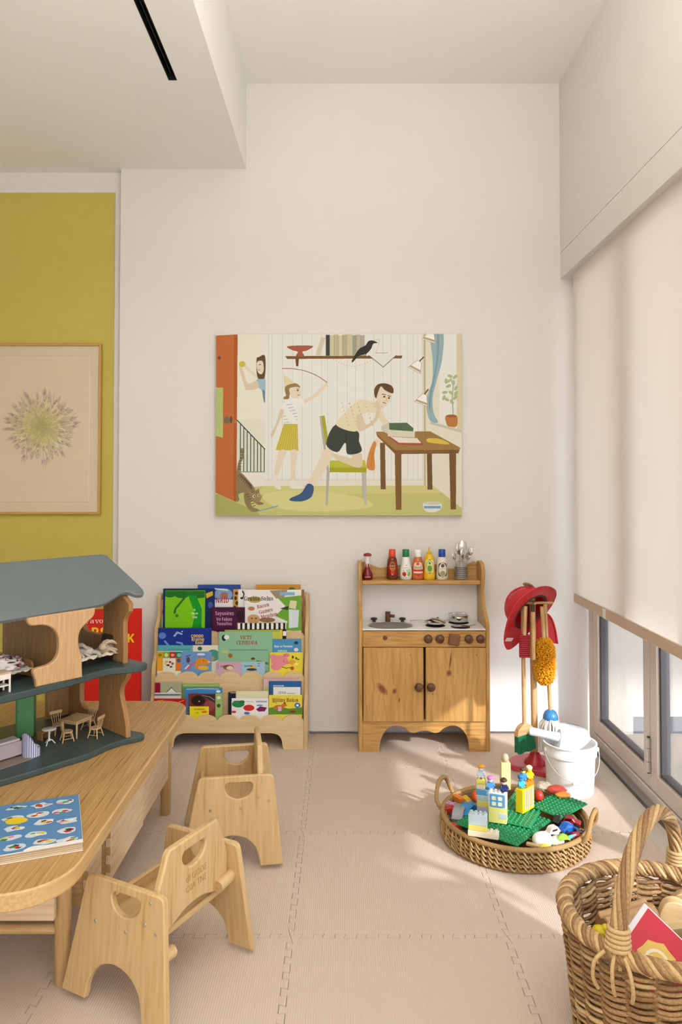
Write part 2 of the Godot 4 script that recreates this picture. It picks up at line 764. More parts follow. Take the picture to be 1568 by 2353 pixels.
func build_room() -> void:
	build_floor()
	# back wall: a lining board in front of the structural wall, its foot held off the floor
	struct("wall_back", mb().bar(Vector3(-1.123, 0.014, WALL_Z - 0.04), Vector3(0.062, 3.3, WALL_Z)).bar(Vector3(0.0622, 0.014, WALL_Z - 0.04), Vector3(1.094, 3.3, WALL_Z)), M.plaster, "tall off-white back wall behind the play kitchen")
	struct("wall_back_pier", mb().bar(Vector3(1.0945, 0.0, WALL_Z - 0.04), Vector3(1.215, 2.4, WALL_Z - 0.004)), M.plaster)
	struct("wall_recess", mb().bar(Vector3(-2.75, -0.1, -3.92), Vector3(1.215, 3.45, -3.745)), M.plaster, "white structural wall behind the lining")
	struct("trim_1", mb().box(Vector3(-1.94, 1.37, -3.7425), Vector3(1.55, 2.71, 0.005)), M.green_paint, "ochre green painted wall panel")
	struct("baseboard_back", mb().bar(Vector3(-1.12, -0.012, WALL_Z - 0.0445), Vector3(1.21, 0.02, WALL_Z - 0.0405)), M.plaster, "recessed skirting behind the foot of the wall lining")
	struct("wall_left", mb().bar(Vector3(-2.95, -0.1, -3.9), Vector3(-2.75, 3.45, 2.9)), M.plaster)
	struct("wall_right_upper", mb().bar(Vector3(RIGHT_X, 2.272, WALL_Z - 0.04), Vector3(1.36, 2.4, 2.7)).bar(Vector3(RIGHT_X, 2.4025, WALL_Z - 0.04), Vector3(1.36, 3.45, 2.7)).bar(Vector3(RIGHT_X + 0.012, 2.39, WALL_Z - 0.04), Vector3(1.35, 2.41, 2.7)), M.plaster, "off-white bulkhead wall above the window")
	# wall behind the camera with its added window
	struct("wall_front", mb().bar(Vector3(-2.75, -0.1, 2.7), Vector3(-2.15, 3.45, 2.9)).bar(Vector3(0.55, -0.1, 2.7), Vector3(1.36, 3.45, 2.9)).bar(Vector3(-2.15, -0.1, 2.7), Vector3(0.55, 0.65, 2.9)).bar(Vector3(-2.15, 2.45, 2.7), Vector3(0.55, 3.45, 2.9)), M.plaster)
	# ceilings
	struct("ceiling", mb().bar(Vector3(SOFFIT_X - 0.2, CEIL_Y, -3.9), Vector3(1.36, 3.45, 2.9)), M.ceiling_paint, "high off-white ceiling")
	var so := struct("ceiling_soffit", null, null, "lowered off-white ceiling with black light slot")
	var sx0 := -0.686
	var sx1 := -0.652
	var ze := -2.872
	part(so, "soffit_panel", mb().bar(Vector3(-2.75, SOFFIT_Y, -3.9), Vector3(sx0, 3.45, 2.9)), M.ceiling_paint)
	part(so, "soffit_panel", mb().bar(Vector3(sx1, SOFFIT_Y, -3.9), Vector3(SOFFIT_X, 3.45, 2.9)), M.ceiling_paint)
	part(so, "soffit_panel", mb().bar(Vector3(sx0, SOFFIT_Y, -3.9), Vector3(sx1, 3.45, ze)), M.ceiling_paint)
	var cp := thing("added_pendant_lamp", "added unseen flat white pendant lamp for fill light under the high ceiling", "lamp", Vector3(0.02, 2.29, -0.4))  # unseen lamp body, added to carry the up and down fill lights
	part(cp, "housing", mb().box(Vector3(0, 0.015, 0), Vector3(0.56, 0.03, 1.96), 0.004), M.white_matt)
	var glow := paint_once("lamp_diffuser", shade(250, 246, 238), 0.6)
	glow.emission_enabled = true
	glow.emission = Color(1.0, 0.97, 0.93)
	glow.emission_energy_multiplier = 1.0
	part(cp, "lamp_diffuser", mb().box(Vector3(0, -0.003, 0), Vector3(0.5, 0.006, 1.9)), glow)
	part(cp, "lamp_diffuser", mb().box(Vector3(0, 0.033, 0), Vector3(0.5, 0.006, 1.9)), glow)
	for z in [-0.8, 0.8]:
		part(cp, "suspension_wire", mb().tube([Vector3(0, 0.03, z), Vector3(0, CEIL_Y - 2.29, z)], 0.002, 6), M.black_metal)
	var t := thing("ceiling_light_track", "long black recessed light track in the lowered ceiling", "light track", Vector3(-0.669, SOFFIT_Y, -0.6))
	part(t, "channel", mb().box(Vector3(-0.0155, 0.03, 0), Vector3(0.0025, 0.06, 4.53)).box(Vector3(0.0155, 0.03, 0), Vector3(0.0025, 0.06, 4.53)).box(Vector3(0, 0.061, 0), Vector3(0.0335, 0.003, 4.53)).box(Vector3(0, 0.03, -2.266), Vector3(0.033, 0.06, 0.003)), M.black_metal)
	part(t, "rail", mb().box(Vector3(-0.0045, 0.022, 0), Vector3(0.0018, 0.012, 4.5)), M.gasket)
	part(t, "rail", mb().box(Vector3(0.009, 0.022, 0), Vector3(0.002, 0.012, 4.5)), M.black_matt)


# edge line of a foam tile from a to b: dovetail teeth pushed to the left of the direction by +-amp
func tile_edge(a: Vector2, b: Vector2, teeth: int, amp: float) -> Array:
	var out := []
	var d := b - a
	var n := Vector2(d.y, -d.x).normalized()
	var flare := 0.055 / teeth
	for k in teeth:
		var t0 := (k + 0.0) / teeth
		var t1 := (k + 0.5) / teeth
		var t2 := (k + 1.0) / teeth
		var s := 1.0
		out.append(a + d * (t0 + (flare if k > 0 else 0.0)) + n * (-amp * s if k > 0 else 0.0))
		out.append(a + d * (t1 + flare) - n * amp * s)
		out.append(a + d * (t1 - flare) + n * amp * s)
		out.append(a + d * (t2 + (flare if k < teeth - 1 else 0.0)) + n * (amp * s if k < teeth - 1 else 0.0))
	return out


func build_floor() -> void:
	var f := struct("floor", null, null, "floor covered with beige ribbed foam tiles")
	part(f, "subfloor", mb().bar(Vector3(-2.75, -0.12, -3.75), Vector3(1.36, -0.012, 2.9)), M.stone_strip)
	var xs := [-2.546, -1.946, -1.346, -0.746, -0.146, 0.454, 1.084]
	var zs := [-3.715, -3.28, -2.68, -2.08, -1.48, -0.88, -0.28]
	var amp := 0.0085
	for i in xs.size() - 1:
		for j in zs.size() - 1:
			var x0: float = xs[i]
			var x1: float = xs[i + 1]
			var z0: float = zs[j]
			var z1: float = zs[j + 1]
			var pts := []
			# seen from above with y = -z: run counter-clockwise
			var c := [Vector2(x0, -z1), Vector2(x1, -z1), Vector2(x1, -z0), Vector2(x0, -z0)]
			var sides := [[c[0], c[1], j < zs.size() - 2, false], [c[1], c[2], i < xs.size() - 2, false], [c[2], c[3], j > 0, true], [c[3], c[0], i > 0, true]]
			for s in sides:
				if s[2]:
					var e: Array
					if s[3]:
						e = tile_edge(s[1], s[0], 10, amp)
						e.reverse()
					else:
						e = tile_edge(s[0], s[1], 10, amp)
					pts.append_array(e)
				else:
					pts.append(s[0])
					pts.append(s[1])
			var b := mb(Vector3.ZERO, Basis(Vector3.RIGHT, -PI / 2))
			var ol := MB.inset(MB.ccw(pts), 0.0005)
			b.prism(ol, -0.012, 0.0, 0.0011)
			var kind := 0
			if j == 1 and i % 2 == 0:
				kind = 1
			if kind == 1:
				for k in b.t.size():
					b.t[k] = Vector2(b.t[k].y, b.t[k].x)
			part(f, "mat_tile", b, M["foam_%d" % kind])
	struct("trim_2", mb().bar(Vector3(1.086, -0.02, -3.7), Vector3(1.166, -0.004, 2.6)), M.stone_strip, "pale stone strip between mat and window")


func build_window() -> void:
	var w := struct("window_1", null, null, "aluminium folding window wall with dark gaskets")
	var z_end := -3.60
	part(w, "track", mb().box(Vector3(1.187, 0.0, -0.6), Vector3(0.04, 0.016, 6.0), 0.002), M.track_grey)
	part(w, "track", mb().box(Vector3(1.1672, 0.001, -0.6), Vector3(0.0018, 0.02, 6.0)), M.gasket)
	part(w, "frame", mb().box(Vector3(1.235, 0.012, -0.6), Vector3(0.056, 0.062, 6.0), 0.004), M.aluminium)
	part(w, "frame", mb().box(Vector3(1.235, 1.2, -3.628), Vector3(0.056, 2.4, 0.055), 0.003), M.aluminium)
	part(w, "frame", mb().box(Vector3(1.235, 2.32, -0.6), Vector3(0.056, 0.09, 6.0), 0.003), M.aluminium)
	# sashes: [z far, z near]
	var sashes := [[-3.592, -2.936], [-2.931, -2.275], [-2.27, -1.614], [-1.609, -0.953], [-0.948, -0.292], [-0.287, 0.369], [0.374, 1.03], [1.035, 1.691], [1.696, 2.352]]
	for s in sashes:
		var zf: float = s[0]
		var zn: float = s[1]
		var sash := part(w, "sash", mb().box(Vector3(1.232, 1.16, zf + 0.031), Vector3(0.05, 2.22, 0.062), 0.0025).box(Vector3(1.232, 1.16, zn - 0.031), Vector3(0.05, 2.22, 0.062), 0.0025).box(Vector3(1.232, 0.085, (zf + zn) / 2), Vector3(0.05, 0.07, zn - zf - 0.124), 0.0025).box(Vector3(1.232, 2.24, (zf + zn) / 2), Vector3(0.05, 0.06, zn - zf - 0.124), 0.0025), M.aluminium)
		var g0 := zf + 0.062
		var g1 := zn - 0.062
		part(sash, "gasket", mb().box(Vector3(1.236, 1.16, g0 + 0.006), Vector3(0.036, 2.1, 0.012), 0.002).box(Vector3(1.236, 1.16, g1 - 0.006), Vector3(0.036, 2.1, 0.012), 0.002).box(Vector3(1.236, 0.126, (g0 + g1) / 2), Vector3(0.036, 0.012, g1 - g0 - 0.024), 0.002), M.gasket)
		part(sash, "pane", mb().box(Vector3(1.24, 1.16, (g0 + g1) / 2), Vector3(0.004, 2.1, g1 - g0 - 0.02)), M.pane_glass)
	var hg := part(w, "hinge", mb().tube([Vector3(1.2, 0.115, -2.9335), Vector3(1.2, 0.155, -2.9335)], 0.0085, 10).tube([Vector3(1.2, 0.157, -2.9335), Vector3(1.2, 0.207, -2.9335)], 0.0085, 10).tube([Vector3(1.2, 0.209, -2.9335), Vector3(1.2, 0.249, -2.9335)], 0.0085, 10), M.brushed_steel)
	part(hg, "hinge_pin", mb().tube([Vector3(1.2, 0.11, -2.9335), Vector3(1.2, 0.254, -2.9335)], 0.006, 8), M.gasket)
	# roller blinds in front of the glass
	blind("wide cream roller blind hanging beside the play kitchen corner", -3.595, -1.33)
	blind("unseen cream roller blind nearest the middle of the glass wall, let down to block sun", -1.3, 0.62, 0.06)  # out of view; lowered to keep sun patches off the floor
	blind("unseen cream roller blind at the near end of the glass wall, half raised to let sun in", 0.65, 2.45, 1.15)  # out of view; raised so a sunlit floor throws light upwards
	# window added behind the camera to carry a fill lamp, shaded by a blind
	var w2 := struct("added_window_2", null, null)
	part(w2, "frame", mb().bar(Vector3(-2.15, 0.65, 2.74), Vector3(-2.09, 2.45, 2.8)).bar(Vector3(0.49, 0.65, 2.74), Vector3(0.55, 2.45, 2.8)).bar(Vector3(-0.83, 0.65, 2.74), Vector3(-0.77, 2.45, 2.8)).bar(Vector3(-2.15, 0.65, 2.74), Vector3(0.55, 0.71, 2.8)).bar(Vector3(-2.15, 2.39, 2.74), Vector3(0.55, 2.45, 2.8)), M.aluminium)
	part(w2, "pane", mb().bar(Vector3(-2.1, 0.7, 2.768), Vector3(0.5, 2.4, 2.772)), M.pane_glass)
	part(w2, "shade_cloth", mb().bar(Vector3(-2.12, 0.68, 2.715), Vector3(0.52, 2.44, 2.717)), M.blind_cloth)
	# terrace outside
	struct("floor_terrace", mb().bar(Vector3(1.28, -0.2, -3.95), Vector3(6.5, -0.02, 6.0)), M.terrace_stone, "grey stone terrace outside the window")
	struct("wall_terrace", mb().bar(Vector3(1.216, -0.1, -3.98), Vector3(6.5, 3.5, -3.78)), M.terrace_wall, "pale terrace end wall outside the window")
	struct("wall_terrace_pier", mb().bar(Vector3(1.29, -0.02, -3.78), Vector3(1.46, 3.5, -3.755)), M.terrace_wall)
	struct("baseboard_terrace", mb().bar(Vector3(1.46, -0.02, -3.78), Vector3(6.5, 0.06, -3.768)), hue(78, 82, 88, 0.7), "grey skirting at the foot of the terrace wall")
	struct("roof_canopy", mb().bar(Vector3(1.36, 2.7, -3.8), Vector3(3.75, 2.82, 2.4)).bar(Vector3(3.751, 2.7, -3.8), Vector3(9.5, 2.82, 0.19)), M.plaster, "unseen canopy roof over the terrace, shaped to block sun")  # out of view; outline shaped to keep sun off the blind and terrace wall
	struct("wall_parapet", mb().bar(Vector3(6.3, -0.1, -3.8), Vector3(6.5, 0.9, 6.0)), M.plaster, "low parapet at the edge of the terrace")


func blind(label: String, z0: float, z1: float, low := 0.668) -> void:
	var t := thing("roller_blind", label, "blind", Vector3(1.125, 0, (z0 + z1) / 2))
	var half := (z1 - z0) / 2
	part(t, "cloth", mb().sheet(80, 10, func(u, w):
		var z: float = lerpf(-half, half, u)
		var y: float = lerpf(low + 0.022, 2.33, w)
		var a := 0.0
		a += 0.0012 * sin(z * 9.0 + 0.6)
		return Vector3(a, y, z)), M.blind_cloth)
	part(t, "roller_tube", mb().tube([Vector3(0.03, 2.31, -half), Vector3(0.03, 2.31, half)], 0.03, 16), M.white_matt)
	var bar := part(t, "bottom_bar", mb().box(Vector3(0, low + 0.02, 0), Vector3(0.02, 0.04, half * 2), 0.004).box(Vector3(-0.001, low + 0.0415, 0), Vector3(0.016, 0.005, half * 2), 0.001), paint_once("blind_bar", shade(200, 177, 152), 0.5))
	part(bar, "clip", mb().box(Vector3(-0.0015, low + 0.021, -half + 0.42), Vector3(0.0195, 0.044, 0.04), 0.004), M.white_matt)


func paint_once(called: String, c: Color, rough := 0.6, spec := 0.5, metal := 0.0) -> StandardMaterial3D:
	if not M.has(called):
		paint(called, c, rough, spec, metal)
	return M[called]


# ------------------------------------------------------------------ flat prints drawn as pictures
class Painter:
	var im: Image
	var k := 1.0
	var ky := 1.0
	var off := Vector2.ZERO

	func _init(w: int, h: int, c: Color) -> void:
		im = Image.create(w, h, false, Image.FORMAT_RGB8)
		im.fill(c)

	func poly(pts, c: Color) -> void:
		var p := PackedVector2Array()
		var lo := 1e9
		var hi := -1e9
		for q in pts:
			var r: Vector2 = (q - off) * Vector2(k, k * ky)
			p.append(r)
			lo = minf(lo, r.y)
			hi = maxf(hi, r.y)
		var m := p.size()
		for y in range(maxi(int(floor(lo)), 0), mini(int(ceil(hi)) + 1, im.get_height())):
			var yy := y + 0.5
			var xs := []
			for i in m:
				var a := p[i]
				var b := p[(i + 1) % m]
				if (a.y <= yy) != (b.y <= yy):
					xs.append(a.x + (yy - a.y) / (b.y - a.y) * (b.x - a.x))
			xs.sort()
			for i in range(0, xs.size() - 1, 2):
				var x0 := int(round(xs[i]))
				var x1 := int(round(xs[i + 1]))
				if x1 > x0:
					im.fill_rect(Rect2i(x0, y, x1 - x0, 1), c)

	func rect(x0: float, y0: float, x1: float, y1: float, c: Color) -> void:
		var a := (Vector2(x0, y0) - off) * Vector2(k, k * ky)
		var b := (Vector2(x1, y1) - off) * Vector2(k, k * ky)
		im.fill_rect(Rect2i(int(round(a.x)), int(round(a.y)), maxi(1, int(round(b.x - a.x))), maxi(1, int(round(b.y - a.y)))), c)

	func oval(x: float, y: float, rx: float, ry: float, c: Color, turn := 0.0) -> void:
		var p := PackedVector2Array()
		for i in 22:
			var a := TAU * i / 22
			p.append(Vector2(x, y) + Vector2(cos(a) * rx, sin(a) * ry).rotated(turn))
		poly(p, c)

	func line(pts: Array, w: float, c: Color) -> void:
		for i in pts.size() - 1:
			var a: Vector2 = pts[i]
			var b: Vector2 = pts[i + 1]
			var n := (b - a).orthogonal().normalized() * w * 0.5
			poly([a + n, b + n, b - n, a - n], c)
			oval(b.x, b.y, w * 0.5, w * 0.5, c)

	func texture() -> ImageTexture:
		return ImageTexture.create_from_image(im)


func V(a: Array) -> Array:
	var out := []
	for i in range(0, a.size(), 2):
		out.append(Vector2(a[i], a[i + 1]))
	return out


func blob(p: Painter, a: Array, c: Color) -> void:
	p.poly(smooth(V(a), 5), c)


func print_material(called: String, t: Texture2D, rough := 0.6) -> StandardMaterial3D:
	var m := paint(called, Color.WHITE, rough, 0.4)
	m.albedo_texture = t
	m.texture_repeat = false
	return m


# figurative canvas: two children and a cat in a room (drawn in the coordinates of its own 1474 x 1086 sheet, offset 43, 47)
func canvas_picture() -> ImageTexture:
	var p := Painter.new(1474, 1086, shade(228, 226, 214))
	p.off = Vector2(43, 47)
	var skin := shade(226, 213, 190)
	var skin2 := shade(217, 201, 174)
	var hair := shade(98, 72, 46)
	# panelled wall
	p.rect(337, 47, 1300, 960, shade(229, 229, 222))
	for x in [357, 378, 440, 502, 560, 618, 676, 712, 770, 830, 880, 935, 990, 1045, 1095, 1148, 1192, 1226, 1254, 1282]:
		p.rect(x, 47, x + 2.5, 922, shade(207, 205, 199))
	p.rect(337, 918, 1300, 924, shade(214, 211, 202))
	p.rect(337, 924, 1300, 962, shade(226, 223, 211))
	# stairwell behind the open door
	p.rect(168, 47, 337, 560, shade(232, 228, 214))
	p.rect(168, 560, 337, 880, shade(214, 220, 202))
	p.rect(168, 878, 337, 965, shade(229, 226, 214))
	p.poly(V([168, 560, 337, 735, 337, 560]), shade(226, 224, 208))
	p.line(V([168, 562, 337, 738]), 6, shade(58, 62, 56))
	for i in 8:
		var x := 188.0 + i * 20.5
		p.rect(x, 590 + (x - 188) * 1.03, x + 4.5, 876, shade(62, 70, 62))
	p.rect(168, 872, 337, 877, shade(140, 146, 130))
	# floor
	p.poly(V([43, 1000, 168, 975, 330, 958, 1345, 955, 1517, 1090, 1517, 1133, 43, 1133]), shade(196, 194, 124))
	p.poly(V([330, 958, 1345, 955, 1400, 1000, 300, 1010]), shade(206, 203, 134))
	blob(p, [330, 1010, 560, 985, 880, 1020, 980, 1080, 700, 1110, 420, 1090], shade(213, 209, 146))
	blob(p, [43, 1010, 150, 1050, 240, 1090, 300, 1133, 43, 1133], shade(170, 172, 98))
	# right wall, window, curtain
	p.rect(1290, 47, 1330, 955, shade(222, 212, 184))
	p.poly(V([1300, 47, 1517, 47, 1517, 1090, 1345, 955, 1300, 955]), shade(225, 221, 203))
	p.poly(V([1385, 47, 1490, 47, 1490, 630, 1385, 575]), shade(230, 231, 224))
	p.poly(V([1490, 47, 1517, 47, 1517, 640, 1490, 630]), shade(214, 204, 172))
	p.poly(V([1330, 575, 1517, 622, 1517, 640, 1330, 588]), shade(196, 196, 182))
	p.rect(1290, 47, 1303, 955, shade(196, 180, 142))
	blob(p, [1332, 40, 1408, 40, 1402, 200, 1368, 330, 1345, 430, 1350, 520, 1376, 578, 1330, 570, 1308, 500, 1312, 420, 1342, 330, 1345, 200], shade(150, 178, 184))
	blob(p, [1372, 40, 1384, 40, 1380, 200, 1340, 400, 1330, 500, 1322, 480, 1328, 400, 1366, 220], shade(128, 158, 168))
	# lamps on the wall
	for L in [[1330, 62, 0.3], [1250, 240, 0.5], [1285, 440, 0.35]]:
		var c := Vector2(L[0], L[1])
		var sh := [Vector2(-14, -32), Vector2(14, -32), Vector2(42, 30), Vector2(-42, 30)]
		var q := []
		var band := []
		for s in sh:
			q.append(c + s.rotated(L[2]))
		for s in [Vector2(-33, 12), Vector2(33, 12), Vector2(39, 24), Vector2(-39, 24)]:
			band.append(c + s.rotated(L[2]))
		var rim := q.duplicate()
		rim.append(q[0])
		p.poly(q, shade(243, 241, 234))
		p.line(rim, 3, shade(176, 166, 146))
		p.poly(band, shade(176, 164, 140))
		p.line([c + Vector2(0, -34).rotated(L[2]), c + Vector2(10, -66).rotated(L[2])], 8, shade(110, 78, 50))
	# plant in a pot
	p.line(V([1468, 540, 1462, 440, 1468, 360, 1450, 300]), 5, shade(150, 160, 120))
	for q in [[1450, 300], [1480, 305], [1425, 330], [1470, 340], [1440, 360], [1484, 372], [1418, 398], [1455, 400], [1480, 430], [1428, 440], [1460, 455], [1440, 330], [1484, 405], [1412, 430]]:
		p.oval(q[0], q[1], 17, 9, shade(170, 186, 138), q[0] * 0.7)
	blob(p, [1424, 538, 1488, 538, 1488, 600, 1450, 604, 1428, 590], shade(188, 124, 62))
	p.oval(1456, 540, 33, 8, shade(160, 98, 48))
	# door
	p.poly(V([43, 56, 156, 50, 168, 1055, 43, 998]), shade(190, 106, 54))
	p.poly(V([150, 50, 172, 50, 168, 1055, 150, 1046]), shade(174, 90, 38))
	p.poly(V([43, 368, 86, 370, 86, 670, 43, 660]), shade(178, 190, 122))
	p.oval(62, 190, 8, 11, shade(96, 70, 50))
	p.oval(108, 564, 17, 22, shade(112, 104, 80))
	p.oval(134, 562, 8, 22, shade(92, 84, 62))
	p.oval(161, 572, 8, 10, shade(160, 130, 84))
	# child at the door holding a lemon
	blob(p, [288, 320, 337, 306, 337, 420, 316, 385, 290, 358], shade(160, 186, 200))
	blob(p, [322, 385, 337, 395, 337, 460, 328, 440], shade(112, 132, 156))
	blob(p, [287, 330, 297, 372, 232, 384, 214, 360, 182, 250, 196, 240, 232, 340], skin2)
	blob(p, [292, 300, 284, 312, 226, 262, 206, 232, 218, 226, 250, 262], skin)
	blob(p, [286, 200, 300, 186, 337, 180, 337, 300, 312, 318, 290, 300], hair)
	blob(p, [290, 215, 322, 210, 330, 260, 318, 288, 298, 282, 288, 250], skin)
	p.line(V([296, 262, 306, 264]), 4, shade(160, 96, 84))
	p.line(V([300, 232, 312, 230]), 4, shade(80, 60, 46))
	p.oval(200, 228, 20, 18, shade(206, 190, 62))
	# girl with paper hat and stick
	p.line(curve2(V([440, 255, 500, 255, 580, 270, 650, 298, 710, 338]), 4), 4, shade(150, 92, 70))
	blob(p, [448, 290, 462, 300, 516, 342, 490, 360, 458, 378, 452, 340], shade(224, 212, 172))
	blob(p, [456, 380, 470, 356, 520, 344, 548, 362, 540, 372, 500, 370, 486, 410, 480, 436, 450, 438, 452, 424, 464, 418], shade(150, 124, 78))
	blob(p, [488, 372, 538, 366, 552, 392, 550, 420, 530, 434, 500, 430, 486, 400], skin)
	p.line(V([532, 416, 545, 414]), 4, shade(176, 96, 84))
	p.oval(534, 386, 6, 4, shade(84, 74, 62))
	p.line(V([526, 378, 544, 376]), 3, shade(120, 96, 66))
	blob(p, [548, 446, 620, 420, 684, 358, 704, 340, 712, 350, 694, 378, 640, 428, 568, 466], skin)
	blob(p, [438, 490, 450, 520, 412, 600, 388, 660, 374, 664, 374, 640, 400, 596, 424, 520], skin2)
	blob(p, [444, 462, 476, 440, 556, 434, 572, 462, 548, 480, 538, 490, 538, 588, 456, 586, 456, 510, 432, 494], shade(232, 231, 226))
	for i in 34:
		p.oval(452 + (i * 37) % 84, 456 + (i * 53) % 124, 2.6, 2.6, shade(150, 170, 182))
	p.poly(V([452, 586, 534, 588, 538, 748, 402, 744]), shade(205, 190, 78))
	for i in 9:
		p.line([Vector2(456 + i * 9.2, 590), Vector2(410 + i * 15.5, 744)], 2.4, shade(172, 156, 56))
	blob(p, [424, 748, 466, 750, 440, 830, 414, 896, 394, 894, 404, 820], skin)
	blob(p, [492, 750, 532, 750, 520, 840, 520, 930, 496, 930, 494, 840], skin)
	blob(p, [390, 892, 416, 894, 414, 936, 436, 966, 424, 980, 398, 964, 382, 930], shade(226, 224, 216))
	blob(p, [494, 926, 522, 926, 532, 948, 574, 962, 566, 974, 494, 972], shade(230, 228, 218))
	# shelf with bowl, books and crow
	p.poly(V([458, 180, 1164, 177, 1158, 194, 470, 197]), shade(122, 86, 46))
	p.poly(V([520, 197, 541, 197, 537, 241, 524, 241]), shade(112, 76, 40))
	blob(p, [474, 120, 622, 118, 590, 146, 562, 154, 572, 180, 524, 180, 534, 154, 500, 144], shade(166, 92, 70))
	p.poly(V([640, 176, 668, 178, 702, 70, 674, 66]), shade(206, 202, 180))
	for b in [[702, 726, 52, 62, 66, 60], [727, 752, 54, 204, 198, 168], [752, 778, 50, 190, 182, 150], [778, 802, 56, 210, 200, 166], [802, 828, 52, 180, 174, 142], [828, 864, 48, 200, 194, 166], [864, 886, 54, 160, 160, 136], [886, 910, 50, 188, 182, 160], [910, 936, 54, 172, 170, 152]]:
		p.rect(b[0], b[2], b[1], 178, shade(b[3], b[4], b[5]))
		p.rect(b[0], b[2], b[0] + 2, 178, shade(150, 144, 120))
	p.line(V([1004, 160, 1028, 80]), 3, shade(196, 190, 170))
	p.line(V([970, 92, 1030, 76]), 3, shade(196, 190, 170))
	p.line(V([1000, 162, 1076, 160]), 5, shade(190, 186, 166))
	p.poly(V([962, 174, 1128, 173, 1048, 248]), shade(226, 226, 220))
	p.line(V([962, 176, 1048, 246, 1126, 176]), 4, shade(96, 94, 90))
	for i in 16:
		var u := i / 15.0
		p.oval(lerpf(750, 985, u), 202 + 38 * sin(PI * u), 2.4, 2.4, shade(196, 140, 106))
	blob(p, [1014, 100, 985, 86, 960, 90, 940, 116, 905, 135, 880, 170, 858, 212, 868, 214, 900, 180, 945, 166, 975, 136, 988, 106], shade(44, 44, 42))
	p.line(V([948, 160, 940, 178]), 4, shade(30, 30, 30))
	# chair
	p.poly(V([664, 540, 696, 538, 722, 712, 700, 716, 694, 712]), shade(170, 168, 44))
	p.poly(V([664, 540, 676, 540, 726, 880, 714, 1076, 702, 1074, 708, 870]), shade(176, 174, 168))
	p.poly(V([918, 876, 932, 876, 934, 1034, 922, 1034]), shade(182, 180, 172))
	p.poly(V([928, 872, 946, 872, 948, 1073, 934, 1073]), shade(186, 184, 176))
	p.poly(V([726, 806, 938, 804, 948, 850, 726, 850]), shade(188, 190, 62))
	p.poly(V([726, 848, 948, 848, 946, 878, 726, 876]), shade(162, 164, 40))
	# boy kneeling on the chair
	blob(p, [696, 740, 752, 752, 700, 860, 640, 950, 626, 966, 594, 956, 616, 900, 660, 810], skin)
	blob(p, [594, 946, 630, 962, 618, 1022, 560, 1050, 492, 1046, 494, 1030, 556, 1000], shade(58, 88, 132))
	blob(p, [734, 762, 850, 790, 862, 770, 912, 760, 924, 820, 914, 846, 880, 846, 780, 806], skin2)
	blob(p, [764, 590, 892, 630, 902, 690, 916, 752, 834, 768, 820, 700, 772, 756, 706, 708], shade(60, 64, 58))
	p.line(V([826, 640, 822, 700]), 3, shade(40, 44, 40))
	blob(p, [890, 448, 940, 442, 986, 456, 1020, 480, 1062, 560, 1030, 572, 1006, 520, 900, 540, 886, 632, 764, 592, 830, 510], shade(224, 216, 184))
	for i in 40:
		p.oval(800 + (i * 61) % 190, 462 + (i * 43) % 150, 5, 2, shade(192, 178, 130), 0.4)
	blob(p, [1040, 560, 1076, 566, 1096, 600, 1080, 640, 1036, 690, 1010, 720, 990, 712, 1002, 680, 1046, 620], skin)
	blob(p, [886, 540, 920, 534, 944, 590, 990, 560, 1008, 500, 1016, 450, 1026, 480, 1024, 540, 990, 586, 920, 630, 894, 622], skin2)
	blob(p, [990, 480, 1016, 440, 1050, 476, 1030, 500, 1000, 490], skin2)
	blob(p, [1004, 400, 1030, 362, 1094, 388, 1096, 430, 1070, 476, 1040, 482, 1010, 446], skin)
	blob(p, [996, 420, 994, 380, 1016, 350, 1060, 344, 1100, 360, 1110, 388, 1102, 404, 1060, 386, 1034, 362, 1016, 400, 1006, 432], hair)
	p.line(V([1040, 408, 1062, 412]), 4, shade(84, 62, 44))
	p.line(V([1074, 416, 1092, 424]), 4, shade(84, 62, 44))
	p.oval(1054, 424, 7, 5, shade(70, 66, 60))
	p.oval(1082, 432, 6, 5, shade(70, 66, 60))
	p.line(V([1066, 430, 1070, 446, 1062, 448]), 3, shade(186, 158, 128))
	p.line(V([1044, 458, 1064, 464]), 5, shade(172, 100, 84))
	blob(p, [988, 696, 1006, 706, 994, 770, 998, 850, 980, 866, 948, 846, 958, 770], shade(206, 136, 66))
	p.line(V([982, 760, 974, 850]), 3, shade(176, 108, 48))
	# table with books and banana
	p.poly(V([1028, 700, 1058, 700, 1062, 978, 1032, 978]), shade(118, 86, 48))
	p.poly(V([1308, 730, 1338, 730, 1342, 980, 1312, 980]), shade(112, 82, 46))
	p.poly(V([1004, 634, 1330, 632, 1510, 730, 1506, 742, 1118, 744, 1006, 646]), shade(158, 122, 70))
	p.poly(V([1006, 646, 1118, 744, 1506, 742, 1498, 764, 1118, 768, 1010, 660]), shade(130, 94, 50))
	p.poly(V([1116, 744, 1156, 744, 1156, 1100, 1122, 1100]), shade(128, 92, 50))
	p.poly(V([1442, 742, 1484, 742, 1482, 1098, 1450, 1098]), shade(120, 86, 46))
	p.poly(V([1036, 600, 1080, 580, 1080, 650, 1036, 626]), shade(206, 200, 180))
	p.poly(V([1072, 620, 1238, 632, 1236, 668, 1076, 662]), shade(214, 210, 190))
	p.poly(V([1082, 582, 1190, 580, 1230, 614, 1226, 632, 1084, 622]), shade(82, 108, 78))
	p.poly(V([1078, 664, 1140, 712, 1286, 716, 1284, 704, 1258, 676]), shade(168, 84, 66))
	p.poly(V([1090, 664, 1142, 700, 1276, 702, 1250, 672]), shade(228, 222, 208))
	blob(p, [1308, 680, 1330, 672, 1390, 678, 1440, 700, 1436, 710, 1380, 706, 1316, 696], shade(212, 190, 74))
	# bowl
	blob(p, [1286, 1060, 1340, 1052, 1394, 1060, 1388, 1100, 1340, 1116, 1296, 1104], shade(224, 226, 222))
